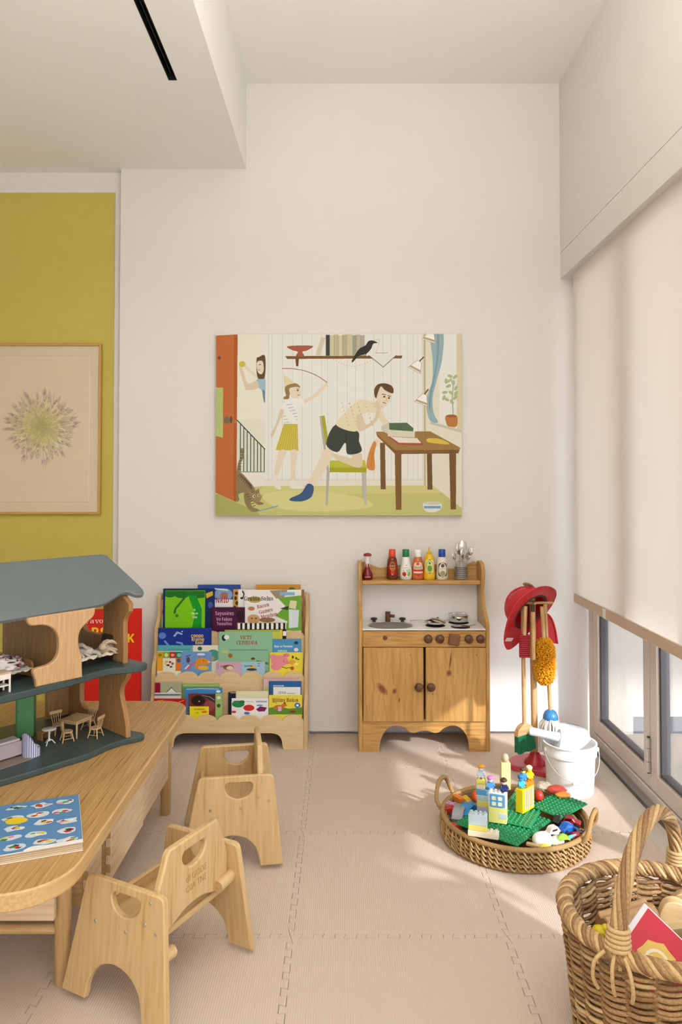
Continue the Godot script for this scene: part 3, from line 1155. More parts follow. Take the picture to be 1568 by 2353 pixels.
	p.poly(V([1289, 1078, 1392, 1078, 1390, 1092, 1292, 1092]), shade(116, 160, 186))
	p.oval(1340, 1062, 52, 9, shade(204, 206, 196))
	# cat
	var fur := shade(140, 122, 86)
	p.line(curve2(V([198, 732, 204, 780, 186, 820, 176, 880]), 4), 16, fur)
	blob(p, [168, 886, 196, 880, 236, 920, 280, 980, 270, 1040, 230, 1050, 216, 1000, 180, 1010, 186, 1040, 168, 1040], fur)
	blob(p, [214, 1000, 250, 1040, 262, 1080, 304, 1100, 290, 1112, 250, 1106, 220, 1060], fur)
	blob(p, [262, 1040, 322, 1056, 328, 1068, 296, 1070], fur)
	blob(p, [240, 988, 262, 1000, 300, 974, 306, 1000, 320, 1020, 306, 1050, 264, 1050, 248, 1024], shade(152, 132, 92))
	for i in 8:
		p.line([Vector2(176 + i * 11, 900 + i * 12), Vector2(190 + i * 9, 890 + i * 8), Vector2(214 + i * 7, 916 + i * 9)], 4, shade(92, 76, 52))
	for i in 7:
		p.line([Vector2(176 + i * 2.5, 860 - i * 17), Vector2(194 + i * 2, 858 - i * 17)], 4, shade(92, 76, 52))
	for i in 6:
		p.line([Vector2(222 + i * 9, 1010 + i * 14), Vector2(246 + i * 7, 1004 + i * 14)], 4, shade(92, 76, 52))
	for i in 4:
		p.line([Vector2(262 + i * 12, 986), Vector2(266 + i * 11, 1002)], 3, shade(92, 76, 52))
	p.oval(274, 1020, 9, 8, shade(222, 216, 186))
	p.oval(302, 1014, 8, 8, shade(222, 216, 186))
	p.oval(276, 1020, 4, 5, shade(40, 36, 30))
	p.oval(303, 1014, 4, 5, shade(40, 36, 30))
	p.line(V([302, 1108, 414, 1078]), 6, shade(110, 158, 188))
	return p.texture()


# pressed dahlia print
func flower_picture() -> ImageTexture:
	var p := Painter.new(700, 1000, shade(218, 197, 162))
	var r := RandomNumberGenerator.new()
	r.seed = 4
	# sheet laid on a mount: 560 x 860 inside
	p.rect(60, 60, 640, 940, shade(221, 200, 164))
	p.rect(60, 60, 640, 63, shade(204, 180, 148))
	p.rect(60, 937, 640, 940, shade(198, 176, 144))
	p.rect(637, 60, 640, 940, shade(236, 220, 194))
	for i in 26:
		p.oval(r.randf_range(80, 620), r.randf_range(80, 920), r.randf_range(1, 2.4), 1.2, shade(150, 120, 90))
	var c := Vector2(345, 487)
	p.oval(345, 487, 150, 150, shade(176, 158, 96))
	for ringi in 7:
		var count: int = [54, 52, 48, 42, 34, 26, 16][ringi]
		var far: float = [232.0, 205.0, 175.0, 140.0, 104.0, 70.0, 40.0][ringi]
		for i in count:
			var a := TAU * i / count + ringi * 0.4 + r.randf_range(-0.06, 0.06)
			var l := far * r.randf_range(0.86, 1.05)
			var w: float = [12.0, 13.0, 14.0, 13.0, 11.0, 8.0, 5.0][ringi] * r.randf_range(0.8, 1.2)
			var d := Vector2(cos(a), sin(a))
			var n := d.orthogonal()
			var bend := r.randf_range(-0.12, 0.12)
			var tip := c + d.rotated(bend) * l
			var base: Color = [shade(222, 208, 178), shade(226, 214, 176), shade(226, 216, 162), shade(218, 206, 132), shade(212, 202, 112), shade(200, 190, 86), shade(186, 176, 66)][ringi]
			base = base.lerp(shade(172, 148, 104), r.randf_range(0.0, 0.55))
			var mid := c + d * l * 0.62
			var e2 := w + 2.2
			p.poly([c + d * far * 0.1 - n * 4, mid - n * e2, c + d.rotated(bend) * l * 0.86 - n * e2 * 0.66, tip + d * 3, c + d.rotated(bend) * l * 0.86 + n * e2 * 0.66, mid + n * e2, c + d * far * 0.1 + n * 4], base.lerp(shade(132, 104, 70), 0.42))
			p.poly([c + d * far * 0.1 - n * 3, mid - n * w, c + d.rotated(bend) * l * 0.86 - n * w * 0.62, tip, c + d.rotated(bend) * l * 0.86 + n * w * 0.62, mid + n * w, c + d * far * 0.1 + n * 3], base)
			p.line([c + d * far * 0.3, mid, c + d.rotated(bend) * l * 0.84], 1.6, base.lerp(shade(150, 124, 84), 0.45))
			if ringi < 4 and r.randf() < 0.7:
				var q := c + d.rotated(bend) * l * 0.82
				for f in 3:
					var e := d.rotated(bend + (f - 1) * 0.35)
					p.poly([q - n * 3, q + e * l * (0.22 if f == 1 else 0.17), q + n * 3], shade(148, 98, 96).lerp(base, r.randf_range(0.1, 0.65)))
	return p.texture()


func build_pictures() -> void:
	# painting: a stretched canvas, print on the face, plain edge
	var w := 1.224
	var h := 0.905
	var t := thing("painting", "unframed canvas painting of children and a cat in a room", "painting", Vector3(-0.0225, 1.083, WALL_Z + 0.001))
	part(t, "canvas", mb().box(Vector3(0, h / 2, 0.016), Vector3(w, h, 0.032), 0.003), hue(224, 216, 200, 0.8))
	var b := mb()
	b.quad(Vector3(-w / 2 + 0.002, 0.002, 0.0326), Vector3(w / 2 - 0.002, 0.002, 0.0326), Vector3(w / 2 - 0.002, h - 0.002, 0.0326), Vector3(-w / 2 + 0.002, h - 0.002, 0.0326))
	part(t, "painted_face", b, print_material("canvas_print", canvas_picture(), 0.7))
	# dahlia print in a thin gilt frame on the green panel
	var fw := 0.60
	var fh := 0.862
	var f := thing("framed_print", "pale dahlia print in a thin gilt frame on the green panel", "picture", Vector3(-1.521, 1.087, -3.7398))
	part(f, "back_board", mb().box(Vector3(0, fh / 2, 0.006), Vector3(fw - 0.01, fh - 0.01, 0.012)), hue(205, 190, 160, 0.8))
	b = mb()
	b.quad(Vector3(-fw / 2 + 0.01, 0.01, 0.0124), Vector3(fw / 2 - 0.01, 0.01, 0.0124), Vector3(fw / 2 - 0.01, fh - 0.01, 0.0124), Vector3(-fw / 2 + 0.01, fh - 0.01, 0.0124))
	part(f, "print", b, print_material("flower_print", flower_picture(), 0.85))
	for s in [-1, 1]:
		part(f, "frame_rail", mb().box(Vector3(s * (fw / 2 - 0.006), fh / 2, 0.012), Vector3(0.012, fh, 0.024), 0.002), M.gold_frame)
		part(f, "frame_rail", mb().box(Vector3(0, fh / 2 + s * (fh / 2 - 0.006), 0.012), Vector3(fw - 0.024, 0.012, 0.0236), 0.002), M.gold_frame)
	part(f, "glass", mb().box(Vector3(0, fh / 2, 0.0155), Vector3(fw - 0.024, fh - 0.024, 0.002)), M.picture_glass)


# ------------------------------------------------------------------ play kitchen
func pine_door_texture(seed_: int, knots: Array) -> ImageTexture:
	var n := noise_of(seed_, 0.01)
	var n2 := noise_of(seed_ + 5, 0.05)
	var w := 288
	var h := 344
	var im := Image.create(w, h, false, Image.FORMAT_RGB8)
	var a := shade(156, 102, 44)
	var b := shade(205, 162, 96)
	for y in h:
		for x in w:
			var bend := 0.0
			for kn in knots:
				var dx: float = x - kn[0]
				var dy: float = (y - kn[1]) * 0.4
				bend += kn[2] * 1.6 * signf(dx) * exp(-(dx * dx + dy * dy) / (kn[2] * kn[2] * 14.0))
			var u := x + bend + 9.0 * n.get_noise_2d(x * 0.4, y * 0.35)
			var g := 0.5 + 0.5 * sin(u * 0.23 + 3.0 * n.get_noise_2d(u * 1.2, y * 0.05))
			var f := n2.get_noise_2d(u * 5.0, y * 0.12)
			var c := b.lerp(a, clampf(0.16 + 0.22 * pow(g, 3.0) + 0.22 * f + 0.22 * n.get_noise_2d(x * 1.2 + 300, y * 0.15), 0.0, 0.8))
			for kn in knots:
				var dx: float = (x - kn[0])
				var dy: float = (y - kn[1])
				var q := Vector2(dx, dy).rotated(-kn[3])
				var d := sqrt(q.x * q.x / (kn[2] * kn[2]) + q.y * q.y / (kn[2] * kn[2] * kn[4] * kn[4]))
				if d < 1.5:
					c = c.lerp(shade(96, 48, 18), clampf(1.5 - d, 0.0, 1.0) * (0.75 + 0.25 * sin(d * 18.0)))
			im.set_pixel(x, y, c)
	return ImageTexture.create_from_image(im)


const KX := 0.377
const KZ := -3.575


func build_play_kitchen() -> void:
	var k := thing("play_kitchen", "pine toy kitchen cabinet with sink and shelf against the wall", "play kitchen", Vector3(KX, 0, KZ))
	# side panels: outline in (z, y), drawn out along x
	var prof := [Vector2(-0.115, 0.0), Vector2(0.115, 0.0), Vector2(0.115, 0.5)]
	prof.append_array(curve2(V([0.115, 0.575, 0.108, 0.598, 0.07, 0.622, 0.025, 0.655, 0.0, 0.70, -0.004, 0.745, 0.012, 0.79, 0.01, 0.83, -0.018, 0.857, -0.06, 0.866, -0.1, 0.862]), 4))
	prof.append(Vector2(-0.115, 0.86))
	for s in [-1.0, 1.0]:
		var b := mb(Vector3(s * 0.296, 0, 0), Basis(Vector3(0, 0, 1), Vector3(0, 1, 0), Vector3(-1, 0, 0)))
		b.prism(prof, -0.009, 0.009, 0.003)
		part(k, "side_panel", b, M.pine_y)
	# apron with two arches and a wave
	var ap := [Vector2(-0.287, 0.0), Vector2(-0.209, 0.0)]
	var arch := curve2(V([-0.209, 0.0, -0.2, 0.062, -0.17, 0.106, -0.131, 0.12, -0.092, 0.108, -0.07, 0.09, -0.045, 0.086, -0.022, 0.094, 0.0, 0.097]), 4)
	ap.append_array(arch)
	for i in range(arch.size() - 2, -1, -1):
		ap.append(Vector2(-arch[i].x, arch[i].y))
	ap.append_array([Vector2(0.287, 0.0), Vector2(0.287, 0.15), Vector2(-0.287, 0.15)])
	part(k, "apron", mb().prism(ap, 0.092, 0.112, 0.0015), M.pine_x)
	part(k, "bottom_board", mb().box(Vector3(0, 0.14, 0.0), Vector3(0.573, 0.016, 0.18)), M.pine_x)
	part(k, "back_board", mb().box(Vector3(0, 0.34, -0.108), Vector3(0.573, 0.45, 0.008)), M.pine_x)
	var fas := part(k, "front_rail", mb().box(Vector3(0, 0.522, 0.1), Vector3(0.573, 0.08, 0.024), 0.002), M.pine_x)
	part(fas, "wood_knot", mb(Vector3(-0.182, 0.525, 0.1122), Basis(Vector3.RIGHT, PI / 2)).lathe([Vector2(0.0, 0.0), Vector2(0.011, 0.0), Vector2(0.012, -0.0006)], 9), hue(110, 62, 26, 0.5))
	# doors
	var knots := [[[92, 190, 13, -0.7, 2.0], [148, 200, 8, 0.4, 1.3], [222, 36, 2, 0.0, 1.3], [170, 240, 3, 0.1, 3.0]], [[112, 118, 10, 0.2, 1.2], [118, 64, 3.5, 0.12, 10.0], [240, 36, 3, 0.4, 1.0], [38, 214, 2, 0.0, 1.2]]]
	for i in 2:
		var s: float = [-1.0, 1.0][i]
		var m := paint("pine_door_%d" % i, Color.WHITE, 0.33)
		m.albedo_texture = pine_door_texture(40 + i, knots[i])
		m.uv1_scale = Vector3(1.0 / 0.29, 1.0 / 0.35, 1)
		m.uv1_offset = Vector3(0.5, 0.5, 0)
		var d := part(k, "door", mb().box(Vector3(0, 0, 0), Vector3(0.279, 0.34, 0.018), 0.003), m)
		d.position = Vector3(s * 0.1431 + (0.002 if s > 0 else -0.001), 0.311, 0.115)
		if s > 0:
			d.rotation.z = -0.004
		var kb := part(d, "knob", mb(Vector3(-s * 0.117, -0.006, 0.009), Basis(Vector3.RIGHT, PI / 2)).lathe([Vector2(0.0105, 0.0), Vector2(0.009, 0.006), Vector2(0.012, 0.011), Vector2(0.019, 0.016), Vector2(0.0205, 0.022), Vector2(0.018, 0.028), Vector2(0.01, 0.0325), Vector2(0.0, 0.0335)], 20), M.walnut_y)
		kb.set_meta("label", "round dark walnut knob")
	# control knobs
	for x in [0.0185, 0.073, 0.2075, 0.262]:
		part(k, "control_knob", mb(Vector3(x, 0.521, 0.112), Basis(Vector3.RIGHT, PI / 2)).lathe([Vector2(0.019, 0.0), Vector2(0.0205, 0.004), Vector2(0.0195, 0.011), Vector2(0.014, 0.0155), Vector2(0.0, 0.017)], 20), M.walnut_x)
	part(k, "timer_block", mb(Vector3(0.1385, 0.519, 0.122), Basis(Vector3(0, 0, 1), -0.13)).box(Vector3.ZERO, Vector3(0.052, 0.052, 0.02), 0.006), hue(128, 84, 52, 0.4))
	# counter with oval sink
	var hole := ring(Vector2(-0.151, -0.028), 0.105, 0.068, 32)
	part(k, "counter", mb(Vector3.ZERO, Basis(Vector3.RIGHT, -PI / 2)).prism(rounded(-0.287, -0.112, 0.287, 0.104, 0.002, 1), 0.556, 0.566, 0.001, [hole]), M.white_gloss)
	part(k, "splash_back", mb().box(Vector3(0, 0.664, -0.107), Vector3(0.573, 0.195, 0.006)), hue(233, 230, 227, 0.3))
	var sink := mb(Vector3(-0.151, 0.5685, 0.028))
	var sp := [Vector2(1.0, 0.0), Vector2(0.985, 0.0015), Vector2(0.955, 0.0012), Vector2(0.93, -0.004), Vector2(0.88, -0.03), Vector2(0.72, -0.047), Vector2(0.0, -0.05)]
	sp.reverse()
	sink.xf.basis = Basis.from_scale(Vector3(0.109, 1, 0.072))
	sink.lathe(sp, 36)
	var sk := part(k, "sink_basin", sink, M.brushed_steel)
	part(sk, "drain", mb(Vector3(-0.151, 0.5195, 0.028)).lathe([Vector2(0.014, 0.0), Vector2(0.012, 0.0012), Vector2(0.0, 0.0012)], 14), M.gasket)
	var fa := part(k, "faucet", mb().tube([Vector3(-0.158, 0.566, -0.07), Vector3(-0.158, 0.613, -0.07)], 0.0125, 14).tube([Vector3(-0.158, 0.596, -0.07), Vector3(-0.126, 0.594, -0.06)], 0.0075, 12), M.walnut_y)
	part(fa, "faucet_cap", mb().tube([Vector3(-0.158, 0.61, -0.07), Vector3(-0.158, 0.6145, -0.07)], 0.0128, 14), hue(84, 56, 36, 0.4))
	for x in [-0.226, -0.087]:
		part(k, "tap", mb(Vector3(x, 0.566, -0.065)).lathe([Vector2(0.009, 0.0), Vector2(0.007, 0.007), Vector2(0.016, 0.011), Vector2(0.0175, 0.015), Vector2(0.014, 0.02), Vector2(0.0, 0.0215)], 18), hue(52, 44, 40, 0.3))
	for q in [[0.062, 0.03, 0.047], [0.178, 0.062, 0.045], [0.185, -0.045, 0.05]]:
		part(k, "burner", mb(Vector3(q[0], 0.566, q[1])).lathe([Vector2(q[2], 0.0), Vector2(q[2] - 0.001, 0.0014), Vector2(0.0, 0.0014)], 28), M.black_matt)
	# upper shelf with scalloped gallery
	part(k, "shelf", mb().box(Vector3(0, 0.765, -0.056), Vector3(0.573, 0.02, 0.112), 0.004), M.pine_x)
	var gal := [Vector2(-0.287, 0.77), Vector2(0.287, 0.77), Vector2(0.287, 0.85)]
	gal.append_array(curve2(V([0.27, 0.856, 0.225, 0.838, 0.15, 0.82, 0.1, 0.838, 0.03, 0.842, -0.02, 0.826, -0.06, 0.838, -0.14, 0.836, -0.19, 0.824, -0.235, 0.838, -0.27, 0.854, -0.287, 0.852]), 4))
	part(k, "shelf_gallery", mb().prism(gal, -0.113, -0.101, 0.0015), M.pine_x)
	build_pans()
	build_bottles()


func build_pans() -> void:
	var y := 0.5675
	var pan := thing("toy_frying_pan", "small shiny toy frying pan with lid on the middle burner", "pan", Vector3(KX + 0.062, y, KZ + 0.03))
	part(pan, "bowl", mb().lathe([Vector2(0.0, 0.0), Vector2(0.034, 0.0), Vector2(0.044, 0.012), Vector2(0.046, 0.02), Vector2(0.0445, 0.02), Vector2(0.042, 0.012), Vector2(0.033, 0.0025), Vector2(0.0, 0.0025)], 28), M.steel)
	part(pan, "handle", mb().tube([Vector3(-0.044, 0.017, 0.0), Vector3(-0.07, 0.023, 0.004), Vector3(-0.12, 0.022, 0.016)], [0.004, 0.005, 0.003], 8), M.steel)
	var lid := part(pan, "lid", mb(Vector3(0.012, 0.021, 0), Basis(Vector3.FORWARD, 0.25)).lathe([Vector2(0.041, 0.0), Vector2(0.036, 0.006), Vector2(0.02, 0.011), Vector2(0.0, 0.012)], 26), M.steel)
	part(lid, "lid_knob", mb(Vector3(0.012, 0.032, 0)).lathe([Vector2(0.003, 0.0), Vector2(0.007, 0.006), Vector2(0.0, 0.009)], 12), M.steel)
	part(pan, "spoon", mb().tube(curve3([Vector3(-0.05, 0.02, -0.02), Vector3(-0.015, 0.026, -0.012), Vector3(0.0, 0.024, 0.0)], 4), 0.0022, 6).ball(Vector3(-0.03, 0.021, 0.022), Vector3(0.014, 0.005, 0.01), 8, 12), M.steel)
	var pot := thing("toy_cooking_pot", "small shiny toy pot with two handles on the back burner", "pot", Vector3(KX + 0.185, y, KZ - 0.045))
	part(pot, "bowl", mb().lathe([Vector2(0.0, 0.0), Vector2(0.038, 0.0), Vector2(0.044, 0.006), Vector2(0.045, 0.034), Vector2(0.049, 0.0355), Vector2(0.049, 0.037), Vector2(0.0435, 0.0365), Vector2(0.0425, 0.008), Vector2(0.037, 0.003), Vector2(0.0, 0.003)], 30), M.steel)
	for s in [-1, 1]:
		part(pot, "handle", mb().tube(curve3([Vector3(s * 0.012, 0.036, 0.02), Vector3(s * 0.014, 0.046, 0.02), Vector3(s * 0.03, 0.047, 0.02), Vector3(s * 0.034, 0.036, 0.02)], 4), 0.0022, 6), M.steel)
	part(pot, "lid", mb(Vector3(0, 0.0365, 0)).lathe([Vector2(0.044, 0.0), Vector2(0.04, 0.0025), Vector2(0.0, 0.004)], 26), paint_once("lid_glass", Color(0.8, 0.8, 0.8), 0.1, 0.6, 0.6))
	var tray := thing("toy_baking_tray", "thin dark oval toy tray on the front burner", "tray", Vector3(KX + 0.175, y, KZ + 0.062))
	part(tray, "plate", mb(Vector3.ZERO, Basis.from_scale(Vector3(1.35, 1, 0.7))).lathe([Vector2(0.0, 0.0), Vector2(0.03, 0.0), Vector2(0.034, 0.003), Vector2(0.0325, 0.003), Vector2(0.029, 0.001), Vector2(0.0, 0.001)], 26), M.steel)
	part(tray, "handle", mb().tube([Vector3(0.04, 0.003, 0.0), Vector3(0.075, 0.006, -0.012)], 0.003, 8), M.steel)


func label_print(called: String, draw: Callable) -> StandardMaterial3D:
	var p := Painter.new(128, 128, Color.WHITE)
	draw.call(p)
	return print_material(called, p.texture(), 0.4)


# curved label on the front of a bottle: part of the bottle's own turned surface, a hair proud of it
func bottle(called: String, label: String, x: float, prof: Array, body: Material, cap_prof: Array, cap: Material, print_m: Material, span: Array, half_angle := 0.95) -> Node3D:
	var t := thing(called, label, "bottle", Vector3(KX + x, 0.7752, KZ - 0.058), 0.0, "toy bottles on the kitchen shelf")
	part(t, "body", mb().lathe(prof, 26), body)
	if cap_prof.size():
		part(t, "cap", mb().lathe(cap_prof, 22), cap)
	if print_m:
		var b := mb()
		var y0: float = span[0]
		var y1: float = span[1]
		b.sheet(14, 12, func(u, w):
			var a: float = lerpf(-half_angle, half_angle, u)
			var y: float = lerpf(y1, y0, w)
			var edge: float = sqrt(maxf(0.0, 1.0 - pow(absf(2.0 * w - 1.0), 4.0)))
			a *= edge
			var r := radius_at(prof, y) + 0.0004
			return Vector3(sin(a) * r, y, cos(a) * r))
		part(t, "label_print", b, print_m)
	return t


func radius_at(prof: Array, y: float) -> float:
	for i in prof.size() - 1:
		var a: Vector2 = prof[i]
		var b: Vector2 = prof[i + 1]
		if b.y > a.y and y >= a.y and y <= b.y:
			return lerpf(a.x, b.x, (y - a.y) / (b.y - a.y))
	return prof[1].x


func build_bottles() -> void:
	var sauce := [Vector2(0.0, 0.0), Vector2(0.025, 0.0), Vector2(0.0275, 0.003), Vector2(0.028, 0.012), Vector2(0.0275, 0.04), Vector2(0.026, 0.07), Vector2(0.023, 0.092), Vector2(0.0185, 0.106), Vector2(0.015, 0.109)]
	var cap := [Vector2(0.0165, 0.109), Vector2(0.0172, 0.111), Vector2(0.0165, 0.144), Vector2(0.0145, 0.1455), Vector2(0.0, 0.1455)]
	var round_ := [Vector2(0.0, 0.0), Vector2(0.026, 0.0), Vector2(0.029, 0.004), Vector2(0.0305, 0.02), Vector2(0.03, 0.045), Vector2(0.026, 0.065), Vector2(0.021, 0.088), Vector2(0.019, 0.1), Vector2(0.0155, 0.109)]
	var waist := [Vector2(0.0, 0.0), Vector2(0.027, 0.0), Vector2(0.0295, 0.004), Vector2(0.0295, 0.02), Vector2(0.0255, 0.05), Vector2(0.027, 0.075), Vector2(0.026, 0.092), Vector2(0.019, 0.106), Vector2(0.0155, 0.109)]
	var L1 := label_print("label_brown", func(p: Painter):
		p.im.fill(shade(150, 30, 20))
		p.oval(64, 46, 40, 36, shade(196, 120, 50))
		p.oval(64, 46, 32, 28, shade(120, 50, 26))
		for i in 9:
			p.line([Vector2(34 + i * 7, 38), Vector2(36 + i * 7, 50)], 3, shade(230, 190, 120))
			p.line([Vector2(34 + i * 7, 58), Vector2(38 + i * 7, 68)], 3, shade(226, 180, 110))
		p.oval(64, 96, 26, 14, shade(206, 60, 30))
		p.oval(60, 110, 6, 5, shade(240, 236, 226)))
	bottle("sauce_bottle", "brown sauce bottle with an orange-red cap on the shelf", -0.137, sauce, hue(112, 50, 28, 0.25), cap, hue(222, 74, 34, 0.35), L1, [0.014, 0.094])
	var L2 := label_print("label_white", func(p: Painter):
		p.im.fill(shade(240, 238, 234))
		p.oval(40, 92, 24, 22, shade(206, 36, 32))
		p.oval(94, 94, 20, 20, shade(120, 190, 60))
		p.oval(34, 60, 14, 12, shade(206, 200, 190))
		for i in 7:
			p.line([Vector2(28 + i * 11, 30 - absf(i - 3) * -1.5), Vector2(34 + i * 11, 26 + absf(i - 3) * 2)], 4, shade(200, 60, 50))
			p.line([Vector2(64 + i * 8, 46), Vector2(66 + i * 8, 56)], 4, shade(40, 140, 80))
			p.line([Vector2(64 + i * 8, 64), Vector2(66 + i * 8, 74)], 4, shade(40, 140, 80)))
	bottle("salad_dressing_bottle", "rounded white dressing bottle with a green cap on the shelf", -0.07, round_, hue(238, 236, 231, 0.25), cap, hue(22, 122, 76, 0.35), L2, [0.01, 0.072])
	var L3 := label_print("label_orange", func(p: Painter):
		p.im.fill(shade(226, 206, 180))
		p.rect(0, 70, 128, 128, shade(196, 66, 60))
		p.rect(0, 88, 128, 104, shade(232, 222, 206))
		p.oval(56, 20, 22, 12, shade(200, 56, 40))
		for i in 6:
			p.line([Vector2(14 + i * 16, 46), Vector2(20 + i * 16, 60)], 5, shade(70, 40, 36)))
	bottle("orange_dressing_bottle", "orange dressing bottle with a white cap on the shelf", -0.0115, sauce, hue(208, 106, 58, 0.25), cap, hue(240, 236, 232, 0.35), L3, [0.018, 0.088])
	var must := waist.duplicate()
	must[7] = Vector2(0.022, 0.112)
	must[8] = Vector2(0.0135, 0.12)
	must.append(Vector2(0.0125, 0.122))
	var spout := [Vector2(0.0125, 0.122), Vector2(0.0135, 0.124), Vector2(0.0135, 0.131), Vector2(0.0105, 0.133), Vector2(0.0042, 0.136), Vector2(0.0028, 0.158), Vector2(0.0, 0.1595)]
	var L4 := label_print("label_yellow", func(p: Painter):
		p.im.fill(shade(232, 226, 170))
		p.oval(64, 66, 52, 58, shade(120, 160, 60))
		p.oval(64, 66, 46, 52, shade(216, 222, 150))
		p.oval(64, 84, 30, 28, shade(110, 160, 56))
		p.oval(64, 36, 14, 10, shade(90, 140, 60))
		for i in 6:
			p.line([Vector2(40 + i * 8, 62), Vector2(44 + i * 8, 70)], 3, shade(90, 110, 40)))
	bottle("mustard_bottle", "yellow squeeze mustard bottle with a pointed spout on the shelf", 0.044, must, hue(232, 186, 20, 0.3), spout, hue(232, 186, 20, 0.3), L4, [0.03, 0.1], 0.9)
	var L5 := label_print("label_cream", func(p: Painter):
		p.im.fill(shade(60, 52, 36))
		p.oval(64, 64, 58, 60, shade(236, 230, 214))
		p.oval(64, 30, 26, 16, shade(96, 90, 70))
		p.oval(64, 96, 38, 22, shade(150, 156, 90))
		for i in 8:
			p.line([Vector2(30 + i * 9, 52), Vector2(34 + i * 9, 60)], 3.5, shade(60, 80, 60))
			p.line([Vector2(30 + i * 9, 68), Vector2(32 + i * 9, 76)], 3, shade(150, 140, 110)))
	bottle("mayonnaise_bottle", "cream mayonnaise bottle with a bright blue cap on the shelf", 0.107, waist, hue(226, 216, 198, 0.28), cap, hue(18, 74, 178, 0.35), L5, [0.012, 0.085], 0.85)
	# small red syrup bottle with white neck and flat red stopper
	var t := thing("syrup_bottle", "small dark red syrup bottle with a white neck and red stopper", "bottle", Vector3(KX - 0.258, 0.7752, KZ - 0.05), 0.0, "toy bottles on the kitchen shelf")
	part(t, "body", mb().lathe([Vector2(0.0, 0.0), Vector2(0.023, 0.0), Vector2(0.0255, 0.003), Vector2(0.026, 0.02), Vector2(0.021, 0.035), Vector2(0.0125, 0.05), Vector2(0.011, 0.066)], 24), hue(126, 22, 28, 0.18))
	part(t, "neck", mb().lathe([Vector2(0.0118, 0.06), Vector2(0.0122, 0.068), Vector2(0.0115, 0.112), Vector2(0.012, 0.114)], 20), hue(236, 230, 226, 0.3))
	part(t, "neck_drips", mb().ball(Vector3(0.004, 0.066, 0.0118), Vector3(0.005, 0.012, 0.0015), 8, 10).ball(Vector3(-0.006, 0.064, 0.0104), Vector3(0.004, 0.014, 0.0015), 8, 10), hue(146, 26, 32, 0.3))
	part(t, "stopper", mb().lathe([Vector2(0.012, 0.113), Vector2(0.019, 0.114), Vector2(0.0205, 0.118), Vector2(0.018, 0.124), Vector2(0.009, 0.128), Vector2(0.0, 0.129)], 22), hue(152, 34, 42, 0.35))
	part(t, "label_print", mb(Vector3(0, 0.0, 0)).lathe([Vector2(0.0263, 0.013), Vector2(0.0263, 0.0155)], 12, Vector3.ZERO, 1.1, -PI / 2 - 0.55), hue(230, 200, 200, 0.5))
	# ribbed glass with utensils
	var g := thing("utensil_glass", "ribbed glass jar on the shelf end beside the blue-capped bottle", "jar", Vector3(KX + 0.199, 0.7752, KZ - 0.05))
	var gm := paint_once("jar_glass", Color(0.75, 0.74, 0.7, 0.25), 0.08, 0.6)
	gm.transparency = BaseMaterial3D.TRANSPARENCY_ALPHA
	part(g, "glass", mb().lathe([Vector2(0.0, 0.0), Vector2(0.032, 0.0), Vector2(0.034, 0.004), Vector2(0.032, 0.03), Vector2(0.029, 0.06), Vector2(0.02, 0.082), Vector2(0.021, 0.088), Vector2(0.0195, 0.088), Vector2(0.0185, 0.082), Vector2(0.027, 0.059), Vector2(0.03, 0.03), Vector2(0.031, 0.006), Vector2(0.0, 0.005)], 26), gm)
	for i in 6:
		var y := 0.014 + i * 0.009
		part(g, "glass_rib", mb().tube(ring3(Vector3(0, y, 0), 0.0325 - y * 0.03, 22), 0.0018, 6, true), hue(96, 92, 84, 0.2))
	var spots := [[-0.009, 0.004, 0.136, -0.1, 0.012, 0.5], [0.002, -0.004, 0.178, 0.02, 0.021, 0.0], [0.007, 0.006, 0.158, 0.13, 0.013, -0.5], [0.0, 0.009, 0.15, 0.03, 0.017, 0.3], [-0.003, -0.007, 0.17, -0.02, 0.019, 0.4], [0.006, -0.002, 0.135, 0.1, 0.013, -0.6]]
	var looks := ["toy spoon leaning out of the jar towards the bottles", "tall toy ladle standing highest in the glass jar", "long toy spoon tilted away from the bottles", "toy spatula in front of the ladle in the jar", "toy whisk spoon behind the ladle in the jar", "short toy spoon lying lowest over the jar rim"]
	for i in spots.size():
		var s: Array = spots[i]
		var u := thing("toy_utensil", looks[i], "utensil", Vector3(KX + 0.199 + s[0], 0.783, KZ - 0.05 + s[1]), 0.0, "steel utensils in the glass jar")
		var tip := Vector3(s[3] * 0.22, s[2] - 0.045, 0.01)
		part(u, "handle", mb().tube([Vector3.ZERO, tip * 0.5, tip], [0.0022, 0.0026, 0.0022], 6), M.steel)
		part(u, "bowl", mb(tip + Vector3(s[3] * 0.05, 0.016, 0.002), Basis(Vector3(0, 0, 1), -s[3] * 1.1) * Basis(Vector3.UP, s[5])).ball(Vector3.ZERO, Vector3(s[4], s[4] * 1.55, 0.0045), 10, 14), M.steel)


func ring3(c: Vector3, r: float, n := 24, wob := 0.0, freq := 0.0) -> Array:
	var out := []
	for i in n:
		var a := TAU * i / n
		out.append(c + Vector3(cos(a), 0, sin(a)) * (r + wob * sin(a * freq)))
	return out


# ------------------------------------------------------------------ book rack and its books
func scallop(x0: float, x1: float, y_top: float, depth: float, count: int) -> Array:
	var out := []
	var w := (x1 - x0) / count
	for i in count:
		for k in 9:
			var t := float(k) / 8.0
			if k == 0 and i > 0:
				continue
			out.append(Vector2(x1 - (i + t) * w, y_top - depth + depth * pow(sin(PI * t), 0.55)))
	return out


